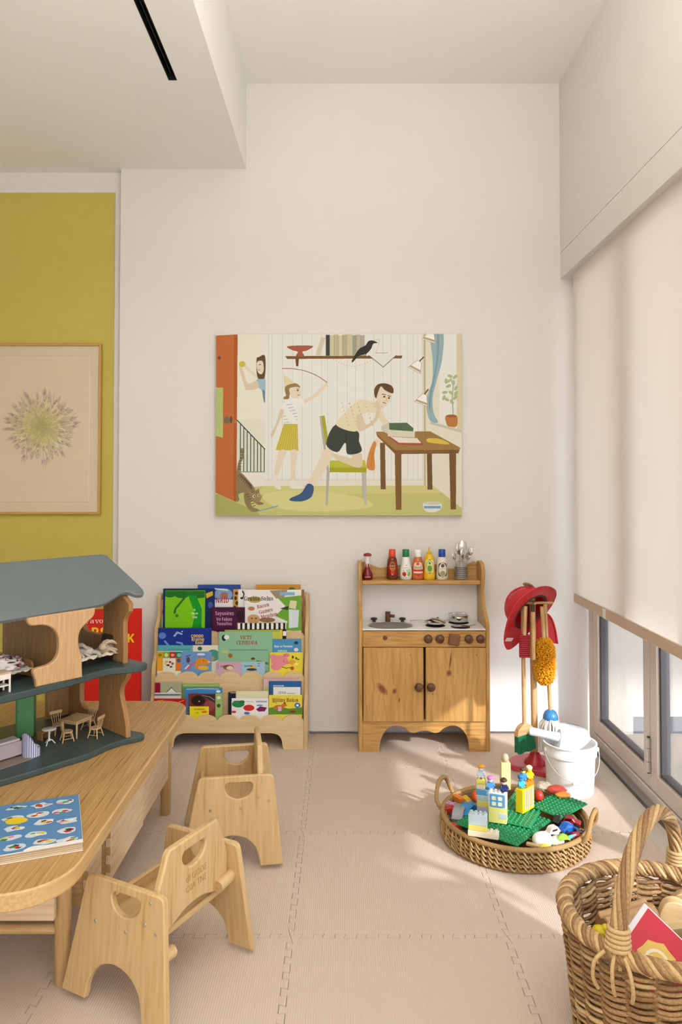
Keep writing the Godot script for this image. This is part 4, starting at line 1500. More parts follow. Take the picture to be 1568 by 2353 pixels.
func build_book_rack() -> void:
	var r := thing("book_rack", "birch plywood book rack with scalloped tiers against the back wall", "book rack", Vector3(-0.54, 0, -3.59))
	var hw := 0.3545
	# tiers: front z, foot, top
	var z := [0.096, 0.041, -0.014, -0.069]
	var low := [0.0745, 0.09, 0.26, 0.42]
	var top := [0.159, 0.347, 0.528, 0.66]
	for i in 4:
		var o := []
		if i == 0:
			o = [Vector2(-hw, 0.0), Vector2(-hw + 0.09, 0.0)]
			o.append_array(curve2(V([-hw + 0.098, 0.01, -hw + 0.104, 0.045, -hw + 0.12, 0.066, -hw + 0.15, 0.0745]), 4))
			o.append_array(curve2(V([hw - 0.15, 0.0745, hw - 0.12, 0.066, hw - 0.104, 0.045, hw - 0.098, 0.01, hw - 0.09, 0.0]), 4))
			o.append(Vector2(hw, 0.0))
		else:
			o = [Vector2(-hw, low[i]), Vector2(hw, low[i])]
		o.append_array(scallop(-hw, hw, top[i], 0.025, 7))
		part(r, "tier_front", mb().prism(o, z[i] - 0.009, z[i], 0.001), M.maple_pale_x)
		if i < 3:
			part(r, "tier_floor", mb().box(Vector3(0, [0.08, 0.256, 0.424][i], z[i] - 0.0315), Vector3(hw * 2, 0.01, 0.045)), M.maple_pale_x)
	# stepped side panels in (z, y)
	var p := [Vector2(-0.1, 0.0), Vector2(0.1, 0.0), Vector2(0.1, 0.15)]
	p.append_array(curve2(V([0.1, 0.165, 0.096, 0.195, 0.062, 0.225, 0.053, 0.25, 0.053, 0.33]), 3))
	p.append_array(curve2(V([0.052, 0.352, 0.045, 0.375, 0.01, 0.41, 0.0, 0.43, 0.0, 0.5]), 3))
	p.append_array(curve2(V([-0.002, 0.53, -0.012, 0.552, -0.045, 0.58, -0.055, 0.605, -0.055, 0.68]), 3))
	p.append_array([Vector2(-0.062, 0.697), Vector2(-0.1, 0.7)])
	for s in [-1.0, 1.0]:
		var b := mb(Vector3(s * (hw + 0.009), 0, 0), Basis(Vector3(0, 0, 1), Vector3(0, 1, 0), Vector3(-1, 0, 0)))
		b.prism(p, -0.009, 0.009, 0.002)
		part(r, "side_panel", b, M.birch_y)
	build_books()
	# tall red book standing on the floor between the table and the rack
	var t := thing("tall_red_book", "tall red picture book standing behind the dollhouse", "book", Vector3(-1.115, 0.0, -3.56), 0.1)
	part(t, "cover", mb().box(Vector3(0, 0.32, 0.016), Vector3(0.29, 0.64, 0.004), 0.001).box(Vector3(0, 0.32, -0.016), Vector3(0.29, 0.64, 0.004), 0.001).box(Vector3(-0.143, 0.32, 0), Vector3(0.004, 0.64, 0.03)), hue(214, 30, 14, 0.4))
	part(t, "pages", mb().box(Vector3(0.0, 0.32, 0), Vector3(0.278, 0.63, 0.027)), hue(222, 206, 176, 0.8))
	lettering(t, "DRS", hue(240, 206, 20), Vector3(-0.072, 0.535, 0.0182), 0.05, "Droid Sans", 0.0008, Basis(), 700)
	lettering(t, "K", hue(240, 206, 20), Vector3(0.098, 0.505, 0.0182), 0.042, "Droid Sans", 0.0008, Basis(), 700)
	lettering(t, "Favourites", hue(238, 232, 224), Vector3(-0.02, 0.59, 0.0182), 0.022, "Droid Serif", 0.0008, Basis(), 400, 1.2)


func build_books() -> void:
	var list := book_list()
	var cell := 330
	var atlas := Painter.new(2048, 2048, Color.WHITE)
	for i in list.size():
		var bk: Array = list[i]
		var ox := (i % 6) * 341.0 + 4
		var oy := floorf(i / 6.0) * 341.0 + 4
		var bg: Array = bk[6]
		atlas.k = 1.0
		atlas.off = Vector2.ZERO
		atlas.rect(ox - 3, oy - 3, ox + cell + 3, oy + cell + 3, shade(bg[0], bg[1], bg[2]))
		# figures are given in percent of the cover: draw each into its own cell
		var p := Painter.new(cell, cell, shade(bg[0], bg[1], bg[2]))
		p.k = cell / 100.0
		p.ky = bk[10]
		for op in bk[7]:
			match op[0]:
				"r": p.rect(op[1], op[2], op[3], op[4], shade(op[5], op[6], op[7]))
				"o": p.oval(op[1], op[2], op[3], op[4], shade(op[5], op[6], op[7]))
				"p": p.poly(V(op[1]), shade(op[2], op[3], op[4]))
				"l": p.line(V(op[1]), op[2], shade(op[3], op[4], op[5]))
		atlas.im.blit_rect(p.im, Rect2i(0, 0, cell, cell), Vector2i(int(ox), int(oy)))
	var print_m := print_material("book_prints", atlas.texture(), 0.38)
	var ink := {"w": hue(236, 234, 228), "r": hue(170, 30, 36), "p": hue(206, 150, 180), "k": hue(36, 32, 32), "r2": hue(150, 34, 40), "y": hue(232, 196, 90), "g": hue(120, 120, 120), "b": hue(110, 50, 24)}
	for i in list.size():
		var bk: Array = list[i]
		var w: float = bk[4]
		var h: float = bk[5]
		var bg: Array = bk[6]
		var t := thing("picture_book", bk[0], "book", Vector3(-0.54 + bk[1], bk[2], -3.59 + bk[3]), 0.0, "picture books in the rack")
		t.rotation.x = -0.012
		t.rotation.z = sin(i * 2.4) * 0.003
		var th: float = bk[9]
		part(t, "cover", mb().box(Vector3(0, h / 2, -0.0008), Vector3(w, h, 0.0016), 0.0005).box(Vector3(0, h / 2, -th + 0.0008), Vector3(w, h, 0.0016), 0.0005).box(Vector3(-w / 2 + 0.0008, h / 2, -th / 2), Vector3(0.0016, h, th - 0.0032)), hue(bg[0], bg[1], bg[2], 0.4))
		part(t, "pages", mb().box(Vector3(0.0005, h / 2, -th / 2), Vector3(w - 0.004, h - 0.005, th - 0.0034)), hue(232, 224, 204, 0.85))
		var u0 := ((i % 6) * 341.0 + 5) / 2048.0
		var v0 := (floorf(i / 6.0) * 341.0 + 5) / 2048.0
		var du := (cell - 2) / 2048.0
		var b := mb()
		b.quad(Vector3(-w / 2 + 0.0005, 0.0005, 0.0001), Vector3(w / 2 - 0.0005, 0.0005, 0.0001), Vector3(w / 2 - 0.0005, h - 0.0005, 0.0001), Vector3(-w / 2 + 0.0005, h - 0.0005, 0.0001), Vector2(u0, v0 + du), Vector2(u0 + du, v0 + du), Vector2(u0 + du, v0), Vector2(u0, v0))
		part(t, "cover_print", b, print_m)
		for tx in bk[8]:
			var face := "Droid Serif" if String(tx[4]) in ["k", "r2", "b"] else "Droid Sans"
			lettering(t, tx[0], ink[tx[4]], Vector3(tx[1], h - tx[2], 0.0003), tx[3], face, 0.0003, Basis(Vector3(0, 0, 1), 0.22) if tx[0] in ["Bacon", "Games", "Mention"] else Basis(), 600, 0.78)


func book_list() -> Array:
	return [
		["bright green book with a bending tree on the top tier", -0.2307, 0.43, -0.025, 0.1937, 0.2905, [124, 200, 22], [["r", 0, 0, 100, 12, 34, 120, 40], ["o", 12, 10, 14, 7, 30, 110, 38], ["o", 42, 11, 18, 8, 30, 110, 38], ["o", 85, 11, 20, 8, 30, 110, 38], ["p", [58, 12, 78, 12, 92, 45, 92, 100, 66, 100, 76, 60], 18, 150, 40], ["l", [52, 14, 36, 34, 26, 46, 24, 56], 5, 30, 110, 38], ["o", 30, 63, 4, 4, 40, 120, 40]], [["la", 0.0474655, 0.0916762, 0.0108493, "w"], ["the old", 0.0485504, 0.109577, 0.0086794, "w"], ["tree", 0.0485504, 0.127479, 0.0108493, "w"]], 0.0095, 0.66],
		["navy book standing just behind the bright green one", -0.2139, 0.43, -0.0365, 0.2514, 0.2985, [18, 42, 96], [["p", [83, 12, 96, 6, 97, 16, 84, 24], 214, 176, 50], ["o", 92, 40, 5, 8, 60, 90, 160]], [], 0.0095, 0.67],
		["narrow rose coloured book at the left end of the top tier", -0.3152, 0.43, -0.048, 0.0735, 0.2422, [206, 146, 140], [["o", 20, 40, 14, 12, 120, 60, 60], ["r", 0, 60, 100, 100, 170, 190, 130]], [], 0.0095, 0.60],
		["royal blue book with a white band at the back of the top tier", -0.068, 0.43, -0.048, 0.2102, 0.3159, [42, 74, 154], [["o", 60, 22, 22, 14, 130, 160, 200], ["o", 62, 24, 9, 7, 170, 110, 90], ["r", 38, 33, 100, 58, 232, 232, 234], ["o", 50, 66, 14, 6, 40, 120, 80], ["l", [16, 14, 40, 9, 70, 12], 3, 220, 224, 236]], [["NRID", 0.0166504, 0.0753361, 0.025112, "r"]], 0.0095, 0.69],
		["dark plum book with pink lettering on the top tier", -0.0203, 0.43, -0.025, 0.1644, 0.2096, [72, 16, 62], [["o", 86, 36, 12, 20, 36, 10, 28], ["r", 0, 0, 4, 100, 52, 10, 44]], [["Sayuoires", -0.0170876, 0.0282081, 0.0184437, "p"], ["Ve Fakes", -0.018715, 0.0564161, 0.0173588, "p"], ["Twaulivo", -0.018715, 0.0781146, 0.0162739, "p"]], 0.0095, 0.53],
		["spotted tan and white book between blue and white ones", 0.0418, 0.43, -0.0411, 0.0817, 0.2951, [196, 148, 70], [["o", 20, 10, 10, 4, 60, 40, 20], ["o", 15, 22, 8, 5, 60, 40, 20], ["o", 22, 34, 9, 5, 60, 40, 20], ["o", 10, 44, 7, 4, 60, 40, 20], ["r", 30, 0, 100, 100, 236, 236, 232], ["l", [55, 4, 66, 12, 58, 22, 46, 22], 5, 40, 36, 34]], [], 0.0048, 0.67],
		["white and green book with big black and red lettering", 0.1984, 0.43, -0.0273, 0.2768, 0.2945, [236, 234, 232], [["p", [58, 20, 72, 40, 54, 64, 76, 78, 66, 100, 100, 100, 100, 14], 106, 168, 50], ["p", [44, 2, 76, 0, 70, 18, 56, 22], 150, 140, 116], ["r", 62, 6, 88, 14, 130, 180, 214], ["o", 18, 24, 12, 8, 180, 160, 90], ["o", 16, 72, 11, 12, 206, 160, 110], ["o", 13, 70, 1.5, 1.5, 40, 30, 30], ["o", 20, 70, 1.5, 1.5, 40, 30, 30], ["o", 40, 74, 14, 6, 150, 110, 80], ["p", [80, 26, 92, 28, 90, 48, 78, 44], 226, 220, 180], ["p", [78, 48, 96, 50, 94, 92, 78, 94], 214, 226, 232], ["p", [62, 46, 78, 40, 76, 50], 60, 50, 40], ["o", 12, 46, 6, 5, 190, 130, 90]], [["Gruina Solus", -0.070565, 0.0417962, 0.0206267, "k"], ["Bacon", -0.0488527, 0.0765359, 0.0184555, "r2"], ["Games", -0.0347397, 0.101505, 0.0184555, "r2"], ["Mention", -0.0189983, 0.124303, 0.0184555, "r2"]], 0.0048, 0.67],
		["brown book with orange leaves at the right end of top tier", 0.3053, 0.43, -0.0399, 0.0855, 0.2926, [150, 96, 44], [["o", 60, 6, 30, 8, 208, 110, 40], ["o", 80, 26, 16, 9, 190, 120, 50], ["o", 84, 60, 12, 10, 120, 80, 36]], [], 0.0048, 0.67],
		["plain amber book rising behind the white and green one", 0.2219, 0.43, -0.0503, 0.2196, 0.3167, [204, 142, 44], [["o", 80, 10, 7, 4, 70, 110, 40], ["o", 92, 8, 5, 5, 190, 150, 60]], [], 0.0048, 0.69],
		["deep blue book with white fish swirls on the middle tier", -0.2238, 0.262, 0.007, 0.2563, 0.2832, [24, 52, 142], [["l", [30, 20, 36, 10, 44, 14], 4, 150, 180, 224], ["l", [12, 30, 20, 42, 30, 48], 4, 120, 156, 214], ["l", [34, 34, 44, 36, 46, 42], 4, 120, 156, 214], ["o", 8, 18, 7, 8, 90, 130, 204], ["o", 45, 8, 1.4, 1.6, 230, 230, 240]], [["coooo", 0.0598804, 0.0349479, 0.0193558, "y"], ["Rreine", 0.0631064, 0.0526908, 0.0182805, "y"], ["Kow!", 0.0706336, 0.0688206, 0.0161298, "y"]], 0.0095, 0.70],
		["teal book half hidden under the deep blue fish book", -0.267, 0.262, 0.0185, 0.1699, 0.2029, [92, 172, 178], [["r", 30, 14, 92, 17, 60, 140, 146]], [], 0.0095, 0.58],
		["cream book with a green ball behind the dog book", -0.121, 0.262, 0.0185, 0.1222, 0.2029, [228, 222, 200], [["o", 28, 12, 9, 8, 60, 110, 70], ["o", 80, 40, 26, 24, 70, 150, 130], ["o", 78, 52, 8, 10, 200, 150, 120]], [], 0.0095, 0.58],
		["book with a grid of coloured squares on the middle tier", -0.2912, 0.262, 0.03, 0.1215, 0.1767, [232, 228, 214], [["r", 0, 0, 24, 34, 226, 150, 30], ["r", 24, 0, 50, 34, 130, 170, 60], ["r", 50, 0, 74, 34, 190, 50, 40], ["r", 74, 0, 100, 34, 50, 120, 110], ["r", 0, 34, 24, 100, 232, 166, 40], ["r", 74, 34, 100, 100, 224, 120, 40], ["o", 12, 18, 7, 8, 90, 140, 40], ["o", 37, 18, 7, 10, 230, 220, 150], ["o", 62, 18, 7, 7, 230, 160, 140], ["o", 87, 18, 8, 10, 120, 200, 160], ["o", 38, 52, 6, 6, 210, 190, 60], ["o", 52, 54, 5, 6, 160, 40, 50], ["o", 62, 62, 5, 6, 190, 60, 40], ["o", 44, 70, 7, 5, 120, 30, 50], ["o", 56, 78, 6, 5, 60, 120, 60], ["o", 34, 62, 4, 5, 240, 200, 60], ["o", 86, 46, 8, 10, 60, 90, 150]], [], 0.0095, 0.52],
		["blue book with an orange cartoon dog on the middle tier", -0.1638, 0.262, 0.0312, 0.1458, 0.1748, [112, 152, 204], [["p", [50, 42, 70, 30, 92, 42, 96, 60, 76, 70, 64, 66, 52, 90, 46, 90], 222, 140, 40], ["o", 80, 50, 14, 13, 224, 144, 44], ["o", 92, 52, 4, 4, 240, 214, 150], ["p", [60, 20, 64, 32, 56, 34], 200, 120, 36], ["l", [22, 92, 34, 64, 48, 56], 6, 210, 90, 110], ["l", [14, 90, 26, 70], 5, 236, 226, 226], ["o", 24, 42, 6, 16, 70, 74, 86], ["o", 66, 12, 14, 6, 220, 228, 240], ["l", [16, 24, 30, 16], 4, 40, 60, 110], ["o", 74, 44, 2, 2, 30, 24, 20], ["o", 74, 84, 18, 12, 230, 180, 60]], [], 0.0095, 0.51],
		["book with a black and white chequered border on the middle tier", 0.1464, 0.262, 0.0059, 0.2393, 0.3087, [236, 206, 60], [["r", 0, 0, 100, 15, 20, 20, 22], ["r", 0, 0, 7, 100, 20, 20, 22], ["r", 92, 0, 100, 100, 20, 20, 22], ["r", 2, 1, 7, 14, 240, 240, 238], ["r", 11.6, 1, 16.6, 14, 240, 240, 238], ["r", 21.2, 1, 26.2, 14, 240, 240, 238], ["r", 30.8, 1, 35.8, 14, 240, 240, 238], ["r", 40.4, 1, 45.4, 14, 240, 240, 238], ["r", 50, 1, 55, 14, 240, 240, 238], ["r", 59.6, 1, 64.6, 14, 240, 240, 238], ["r", 69.2, 1, 74.2, 14, 240, 240, 238], ["r", 78.8, 1, 83.8, 14, 240, 240, 238], ["r", 88.4, 1, 93.4, 14, 240, 240, 238], ["r", 98, 1, 103, 14, 240, 240, 238], ["r", 93, 18, 100, 28, 240, 240, 238], ["r", 93, 40, 100, 50, 240, 240, 238], ["r", 93, 62, 100, 72, 240, 240, 238], ["r", 93, 84, 100, 94, 240, 240, 238], ["o", 30, 34, 10, 8, 90, 150, 200], ["o", 52, 30, 9, 7, 220, 90, 50], ["o", 74, 36, 12, 7, 60, 60, 60]], [], 0.0048, 0.72],
		["lime yellow book edge behind the mint green one", 0.1015, 0.262, 0.0128, 0.2657, 0.2752, [196, 200, 80], [["r", 0, 0, 100, 4, 150, 180, 90], ["o", 92, 40, 5, 10, 120, 110, 60]], [], 0.0048, 0.69],
		["mint green book with red title in the middle of the rack", 0.0711, 0.262, 0.0197, 0.2582, 0.2686, [142, 190, 154], [["o", 10, 16, 4, 8, 40, 44, 40], ["o", 15, 14, 5, 6, 236, 236, 228], ["o", 12, 52, 6, 4, 206, 196, 110], ["o", 22, 62, 4, 6, 176, 100, 50], ["o", 64, 70, 4, 3, 90, 60, 40], ["p", [70, 74, 92, 80, 92, 86, 72, 80], 96, 110, 80], ["o", 54, 86, 7, 6, 190, 80, 50], ["r", 20, 46, 92, 49, 110, 150, 160]], [["VICTT", 0.00214305, 0.0267881, 0.0171444, "r2"], ["CEPIEOFA", 0.00642915, 0.0514332, 0.0182159, "r2"]], 0.0048, 0.68],
		["small lilac pink book in front of the mint green one", -0.0065, 0.262, 0.0312, 0.1186, 0.1278, [206, 168, 190], [["o", 48, 60, 22, 30, 140, 100, 70], ["o", 54, 66, 14, 22, 230, 206, 160], ["r", 4, 14, 8, 90, 180, 140, 164]], [["Eariosat", -0.0218955, 0.0192253, 0.00854459, "k"]], 0.0095, 0.33],
		["small pale sky blue book beside the lilac one", 0.1091, 0.262, 0.0312, 0.1127, 0.1278, [160, 196, 214], [["o", 48, 60, 13, 18, 222, 180, 60], ["o", 44, 84, 22, 14, 60, 60, 70], ["o", 74, 18, 6, 7, 120, 150, 160], ["o", 74, 44, 5, 5, 90, 120, 140]], [["Iuternus", -0.0226966, 0.0181573, 0.00854459, "k"]], 0.0095, 0.33],
		["blue book with white lettering behind the yellow pig book", 0.2518, 0.262, 0.0185, 0.1753, 0.2335, [74, 148, 196], [["o", 12, 14, 7, 8, 240, 240, 238], ["o", 13, 14, 3, 4, 30, 30, 34], ["o", 86, 12, 6, 5, 40, 60, 90], ["o", 86, 34, 6, 6, 232, 220, 210], ["r", 0, 0, 3, 100, 120, 170, 190]], [["Bear or Tortoise", 0.00187577, 0.0337639, 0.0107187, "w"], ["suitcase", -0.00348358, 0.0552013, 0.0107187, "w"]], 0.0048, 0.64],
		["yellow book with a big pink pig on the middle tier", 0.2672, 0.262, 0.0312, 0.1586, 0.1721, [230, 214, 60], [["o", 30, 44, 26, 30, 226, 140, 150], ["o", 10, 22, 10, 12, 226, 140, 150], ["o", 50, 14, 10, 10, 220, 124, 140], ["o", 20, 76, 16, 20, 226, 140, 150], ["o", 52, 54, 10, 8, 222, 130, 142], ["l", [36, 76, 50, 84, 62, 80], 3, 60, 40, 40], ["o", 42, 46, 1.6, 2, 40, 30, 30], ["o", 68, 52, 10, 14, 226, 160, 60], ["o", 70, 24, 3, 8, 60, 50, 20], ["o", 80, 30, 3, 6, 60, 50, 20], ["o", 86, 36, 4, 3, 60, 50, 20], ["o", 68, 84, 6, 10, 206, 60, 70], ["o", 80, 62, 7, 7, 240, 230, 120]], [], 0.0095, 0.51],
		["grey green book with a red spine on the lowest tier", -0.2888, 0.086, 0.062, 0.1263, 0.214, [170, 172, 140], [["r", 0, 0, 20, 100, 150, 16, 50], ["p", [34, 40, 62, 14, 96, 40, 96, 50, 34, 50], 226, 226, 222], ["l", [30, 44, 62, 16, 98, 46], 2.4, 60, 60, 60]], [], 0.0095, 0.66],
		["pale grey book tucked behind the red lettered book", -0.2897, 0.086, 0.0735, 0.1246, 0.168, [216, 212, 206], [["r", 0, 4, 100, 12, 110, 110, 116]], [], 0.0095, 0.57],
		["red book with curly yellow lettering on the lowest tier", -0.2766, 0.086, 0.085, 0.1508, 0.144, [186, 28, 30], [["l", [8, 24, 12, 12, 30, 8], 2.6, 232, 190, 60], ["l", [78, 20, 94, 8], 2.4, 232, 190, 60]], [["Carnivores!", -0.00981845, 0.0226161, 0.0199863, "y"]], 0.0095, 0.49],
		["grass green book at the back of the lowest tier", -0.1328, 0.086, 0.062, 0.1731, 0.2055, [122, 170, 84], [["r", 0, 0, 100, 6, 160, 196, 120]], [], 0.0095, 0.64],
		["sky blue book behind the brown dog book", -0.1208, 0.086, 0.0723, 0.1768, 0.1925, [60, 132, 196], [["o", 90, 14, 6, 5, 230, 240, 246], ["l", [4, 6, 40, 3, 90, 5], 2.4, 200, 220, 236], ["r", 84, 40, 100, 100, 150, 190, 110]], [], 0.0048, 0.62],
		["dark brown dog photo book on the lowest tier", -0.1259, 0.086, 0.0787, 0.127, 0.1669, [120, 52, 46], [["o", 36, 34, 26, 26, 34, 24, 24], ["o", 78, 60, 20, 26, 150, 70, 76], ["p", [44, 4, 98, 4, 98, 44, 70, 24], 46, 46, 52], ["o", 40, 38, 3, 3, 200, 190, 180], ["l", [50, 8, 80, 16, 96, 32], 2, 200, 200, 204]], [], 0.0048, 0.56],
		["slim pale green book beside the brown dog photo book", -0.0464, 0.086, 0.0781, 0.0311, 0.1667, [156, 192, 112], [["o", 50, 60, 30, 10, 60, 80, 50], ["o", 50, 20, 30, 8, 220, 226, 216]], [], 0.0048, 0.56],
		["small yellow book in front of the brown dog book", -0.1371, 0.086, 0.0862, 0.091, 0.1096, [236, 220, 40], [["p", [60, 62, 84, 52, 94, 74, 70, 86], 224, 110, 40], ["o", 40, 80, 10, 8, 214, 160, 50]], [["Edaciousness", 0.000262892, 0.012093, 0.00683519, "k"]], 0.0095, 0.33],
		["dark navy book behind the white vegetable book", 0.0565, 0.086, 0.062, 0.1207, 0.1684, [34, 36, 60], [["r", 8, 0, 100, 4, 214, 190, 120]], [], 0.0095, 0.57],
		["plain ivory book behind the white vegetable book", 0.1098, 0.086, 0.0735, 0.1541, 0.176, [226, 220, 180], [["r", 0, 0, 3, 100, 200, 192, 150]], [], 0.0095, 0.59],
		["white book with green red and purple vegetables on the lowest tier", 0.1013, 0.086, 0.0856, 0.1735, 0.1452, [236, 234, 230], [["o", 18, 34, 17, 22, 40, 130, 70], ["o", 12, 22, 8, 10, 50, 140, 80], ["o", 28, 20, 8, 10, 30, 110, 60], ["o", 47, 58, 15, 20, 206, 44, 36], ["o", 76, 42, 9, 5, 90, 140, 200], ["p", [66, 68, 78, 48, 96, 56, 90, 80, 74, 82], 120, 30, 90], ["o", 42, 92, 8, 9, 80, 110, 180], ["o", 6, 84, 7, 8, 200, 60, 90], ["r", 40, 16, 60, 20, 190, 190, 190], ["r", 66, 12, 96, 22, 150, 170, 206]], [], 0.0095, 0.50],
		["blush pink book at the back beside the rack side", 0.2471, 0.086, 0.062, 0.1684, 0.2352, [214, 182, 186], [["o", 8, 36, 6, 12, 170, 190, 90], ["r", 0, 0, 100, 2, 190, 150, 156]], [], 0.0095, 0.69],
		["denim blue book with small white lettering near the rack side", 0.2658, 0.086, 0.0712, 0.1531, 0.2228, [38, 98, 160], [["r", 0, 0, 3, 100, 20, 70, 130]], [["MARCHMANIA", -0.0316816, 0.0211211, 0.00686435, "w"]], 0.0048, 0.67],
		["small white book in front of the denim blue one", 0.274, 0.086, 0.0781, 0.1281, 0.1968, [230, 230, 224], [["r", 50, 22, 80, 24, 120, 120, 120]], [["CETUS", -0.0213432, 0.0258226, 0.0115938, "g"]], 0.0048, 0.63],
		["yellow book with a brown fox and badge near the rack side", 0.2688, 0.086, 0.0862, 0.1562, 0.1612, [230, 210, 70], [["p", [0, 66, 26, 56, 60, 70, 100, 62, 100, 100, 0, 100], 90, 140, 50], ["o", 30, 64, 16, 14, 190, 110, 50], ["p", [36, 50, 48, 38, 56, 54, 44, 62], 196, 116, 56], ["o", 48, 40, 3, 5, 150, 80, 40], ["r", 28, 58, 38, 82, 220, 170, 200], ["o", 86, 52, 9, 13, 40, 110, 180], ["o", 86, 52, 4, 6, 236, 236, 240], ["o", 72, 86, 10, 6, 130, 60, 30], ["l", [12, 34, 24, 42], 2, 90, 60, 30]], [["Mitiny Baion", -0.00184024, 0.0215571, 0.0178766, "b"]], 0.0095, 0.55],
	]


# ------------------------------------------------------------------ low play table with drawers
func build_play_table() -> void:
	var t := thing("play_table", "low oak play table with rounded corners carrying the dollhouse", "table", Vector3(-0.97, 0, -2.235))
	# local: x -0.38..0.375, z -0.675..0.675
	var o := rounded(-0.38, -0.675, 0.375, 0.675, [0.16, 0.14, 0.1, 0.12], 8)
	var rx := Basis(Vector3.RIGHT, -PI / 2)
	part(t, "edge_band", mb(Vector3.ZERO, rx).prism(o, 0.36, 0.3995, 0.003), M.oak_rim_z)
	part(t, "table_top", mb(Vector3.ZERO, rx).prism(MB.inset(MB.ccw(o), 0.0035), 0.39, 0.4, 0.0008), M.oak_top_z)
	for q in [[0.265, 0.345], [0.299, -0.59], [-0.3, 0.345], [-0.3, -0.59]]:
		part(t, "leg", mb(Vector3(q[0], 0, q[1])).lathe([Vector2(0.0, 0.0), Vector2(0.017, 0.0), Vector2(0.019, 0.003), Vector2(0.0225, 0.3), Vector2(0.0225, 0.361)], 20), M.oak_rim_y)
	part(t, "end_board", mb().box(Vector3(-0.02, 0.27, 0.385), Vector3(0.56, 0.178, 0.016), 0.001), M.drawer_ply_x)
	part(t, "end_board", mb().box(Vector3(0.0, 0.27, -0.59), Vector3(0.56, 0.178, 0.016), 0.001), M.drawer_ply_x)
	part(t, "divider", mb().box(Vector3(0.1, 0.27, -0.148), Vector3(0.38, 0.178, 0.014)), M.drawer_ply_x)
	part(t, "divider", mb().box(Vector3(0.1, 0.27, 0.205), Vector3(0.38, 0.178, 0.014)), M.drawer_ply_x)
	for z in [0.345, -0.59]:
		part(t, "stretcher", mb().tube([Vector3(-0.3, 0.135, z), Vector3(0.265, 0.135, z)], 0.013, 14), M.oak_rim_x)
	# drawers: z far, z near, how far the face stands out
	for q in [[-0.5, -0.16, 0.330], [-0.138, 0.194, 0.336], [0.212, 0.318, 0.318]]:
		var z0: float = q[0]
		var z1: float = q[1]
		var x: float = q[2]
		var zm := (z0 + z1) / 2
		var fo := [Vector2(z0, 0.17), Vector2(z1, 0.17), Vector2(z1, 0.335)]
		fo.append_array([Vector2(zm + 0.05, 0.335), Vector2(zm + 0.042, 0.318), Vector2(zm - 0.042, 0.318), Vector2(zm - 0.05, 0.335), Vector2(z0, 0.335)])
		var b := mb(Vector3(x, 0, 0), Basis(Vector3(0, 0, -1), Vector3(0, 1, 0), Vector3(1, 0, 0)))
		var mir := []
		for p in fo:
			mir.append(Vector2(-p.x, p.y))
		b.prism(mir, -0.014, 0.0, 0.001)
		var d := part(t, "drawer", b, M.drawer_ply_z)
		for zz in [z0 + 0.006, z1 - 0.006]:
			part(d, "drawer_side", mb().box(Vector3(x - 0.15, 0.245, zz), Vector3(0.27, 0.14, 0.012)), M.oak_rim_x)
		part(d, "drawer_bottom", mb().box(Vector3(x - 0.15, 0.178, zm), Vector3(0.27, 0.006, z1 - z0 - 0.024)), M.drawer_ply_x)
		for k in 3:
			part(d, "dovetail", mb().box(Vector3(x - 0.0075, 0.205 + k * 0.046, z1 + 0.0004), Vector3(0.015, 0.022, 0.0012)), hue(186, 150, 104, 0.6))
	# puzzle book on the table
	var c := Vector3(-0.7475, 0.4003, -1.836)
	var bk := thing("board_book", "thick blue board book with cut-out animal pictures on the table", "book", c, 0.376)
	var w := 0.196
	var l := 0.278
	part(bk, "cover", mb().box(Vector3(0, 0.0205, 0), Vector3(w, 0.002, l), 0.0006).box(Vector3(0, 0.001, 0), Vector3(w, 0.002, l), 0.0006), hue(226, 218, 206, 0.4))
	for k in 4:
		part(bk, "page", mb().box(Vector3(-0.001, 0.0042 + k * 0.0044, 0), Vector3(w - 0.004, 0.0038, l - 0.004), 0.0008), hue(206 - k * 4, 182 - k * 3, 146, 0.7))
	var b2 := mb()
	b2.quad(Vector3(-w / 2 + 0.001, 0.0217, l / 2 - 0.001), Vector3(w / 2 - 0.001, 0.0217, l / 2 - 0.001), Vector3(w / 2 - 0.001, 0.0217, -l / 2 + 0.001), Vector3(-w / 2 + 0.001, 0.0217, -l / 2 + 0.001))
	part(bk, "cover_print", b2, print_material("puzzle_print", puzzle_picture(), 0.28))


func puzzle_picture() -> ImageTexture:
	var p := Painter.new(512, 724, shade(92, 138, 184))
	var r := RandomNumberGenerator.new()
	r.seed = 12
	var spots := [[110, 70], [270, 95], [420, 90], [90, 235], [250, 235], [400, 240], [110, 390], [300, 360], [430, 400], [90, 520], [250, 520], [420, 540], [120, 650], [290, 640], [430, 668]]
	var tones := [shade(206, 52, 44), shade(228, 196, 48), shade(60, 140, 70), shade(118, 72, 46), shade(236, 232, 224), shade(226, 142, 150), shade(40, 50, 90), shade(196, 60, 40), shade(84, 160, 84)]
	for s in spots:
		var pts := []
		for k in 9:
			var a := TAU * k / 9
			pts.append(Vector2(s[0], s[1]) + Vector2(cos(a) * 70, sin(a) * 44) * r.randf_range(0.62, 1.1))
		p.poly(smooth(pts, 4), shade(206, 214, 222))
		for k in 5:
			var c := Vector2(s[0] + r.randf_range(-38, 38), s[1] + r.randf_range(-20, 20))
			var q := []
			for j in 6:
				var a := TAU * j / 6
				q.append(c + Vector2(cos(a) * 26, sin(a) * 14).rotated(r.randf_range(-0.5, 0.5)) * r.randf_range(0.5, 1.1))
			p.poly(smooth(q, 3), tones[r.randi() % tones.size()])
	p.poly(smooth(V([60, 260, 110, 225, 170, 250, 190, 300, 140, 330, 70, 310]), 5), shade(230, 200, 50))
	p.rect(200, 690, 512, 724, shade(232, 230, 226))
	p.poly(smooth(V([180, 724, 220, 680, 300, 690, 330, 724]), 4), shade(236, 234, 230))
	return p.texture()


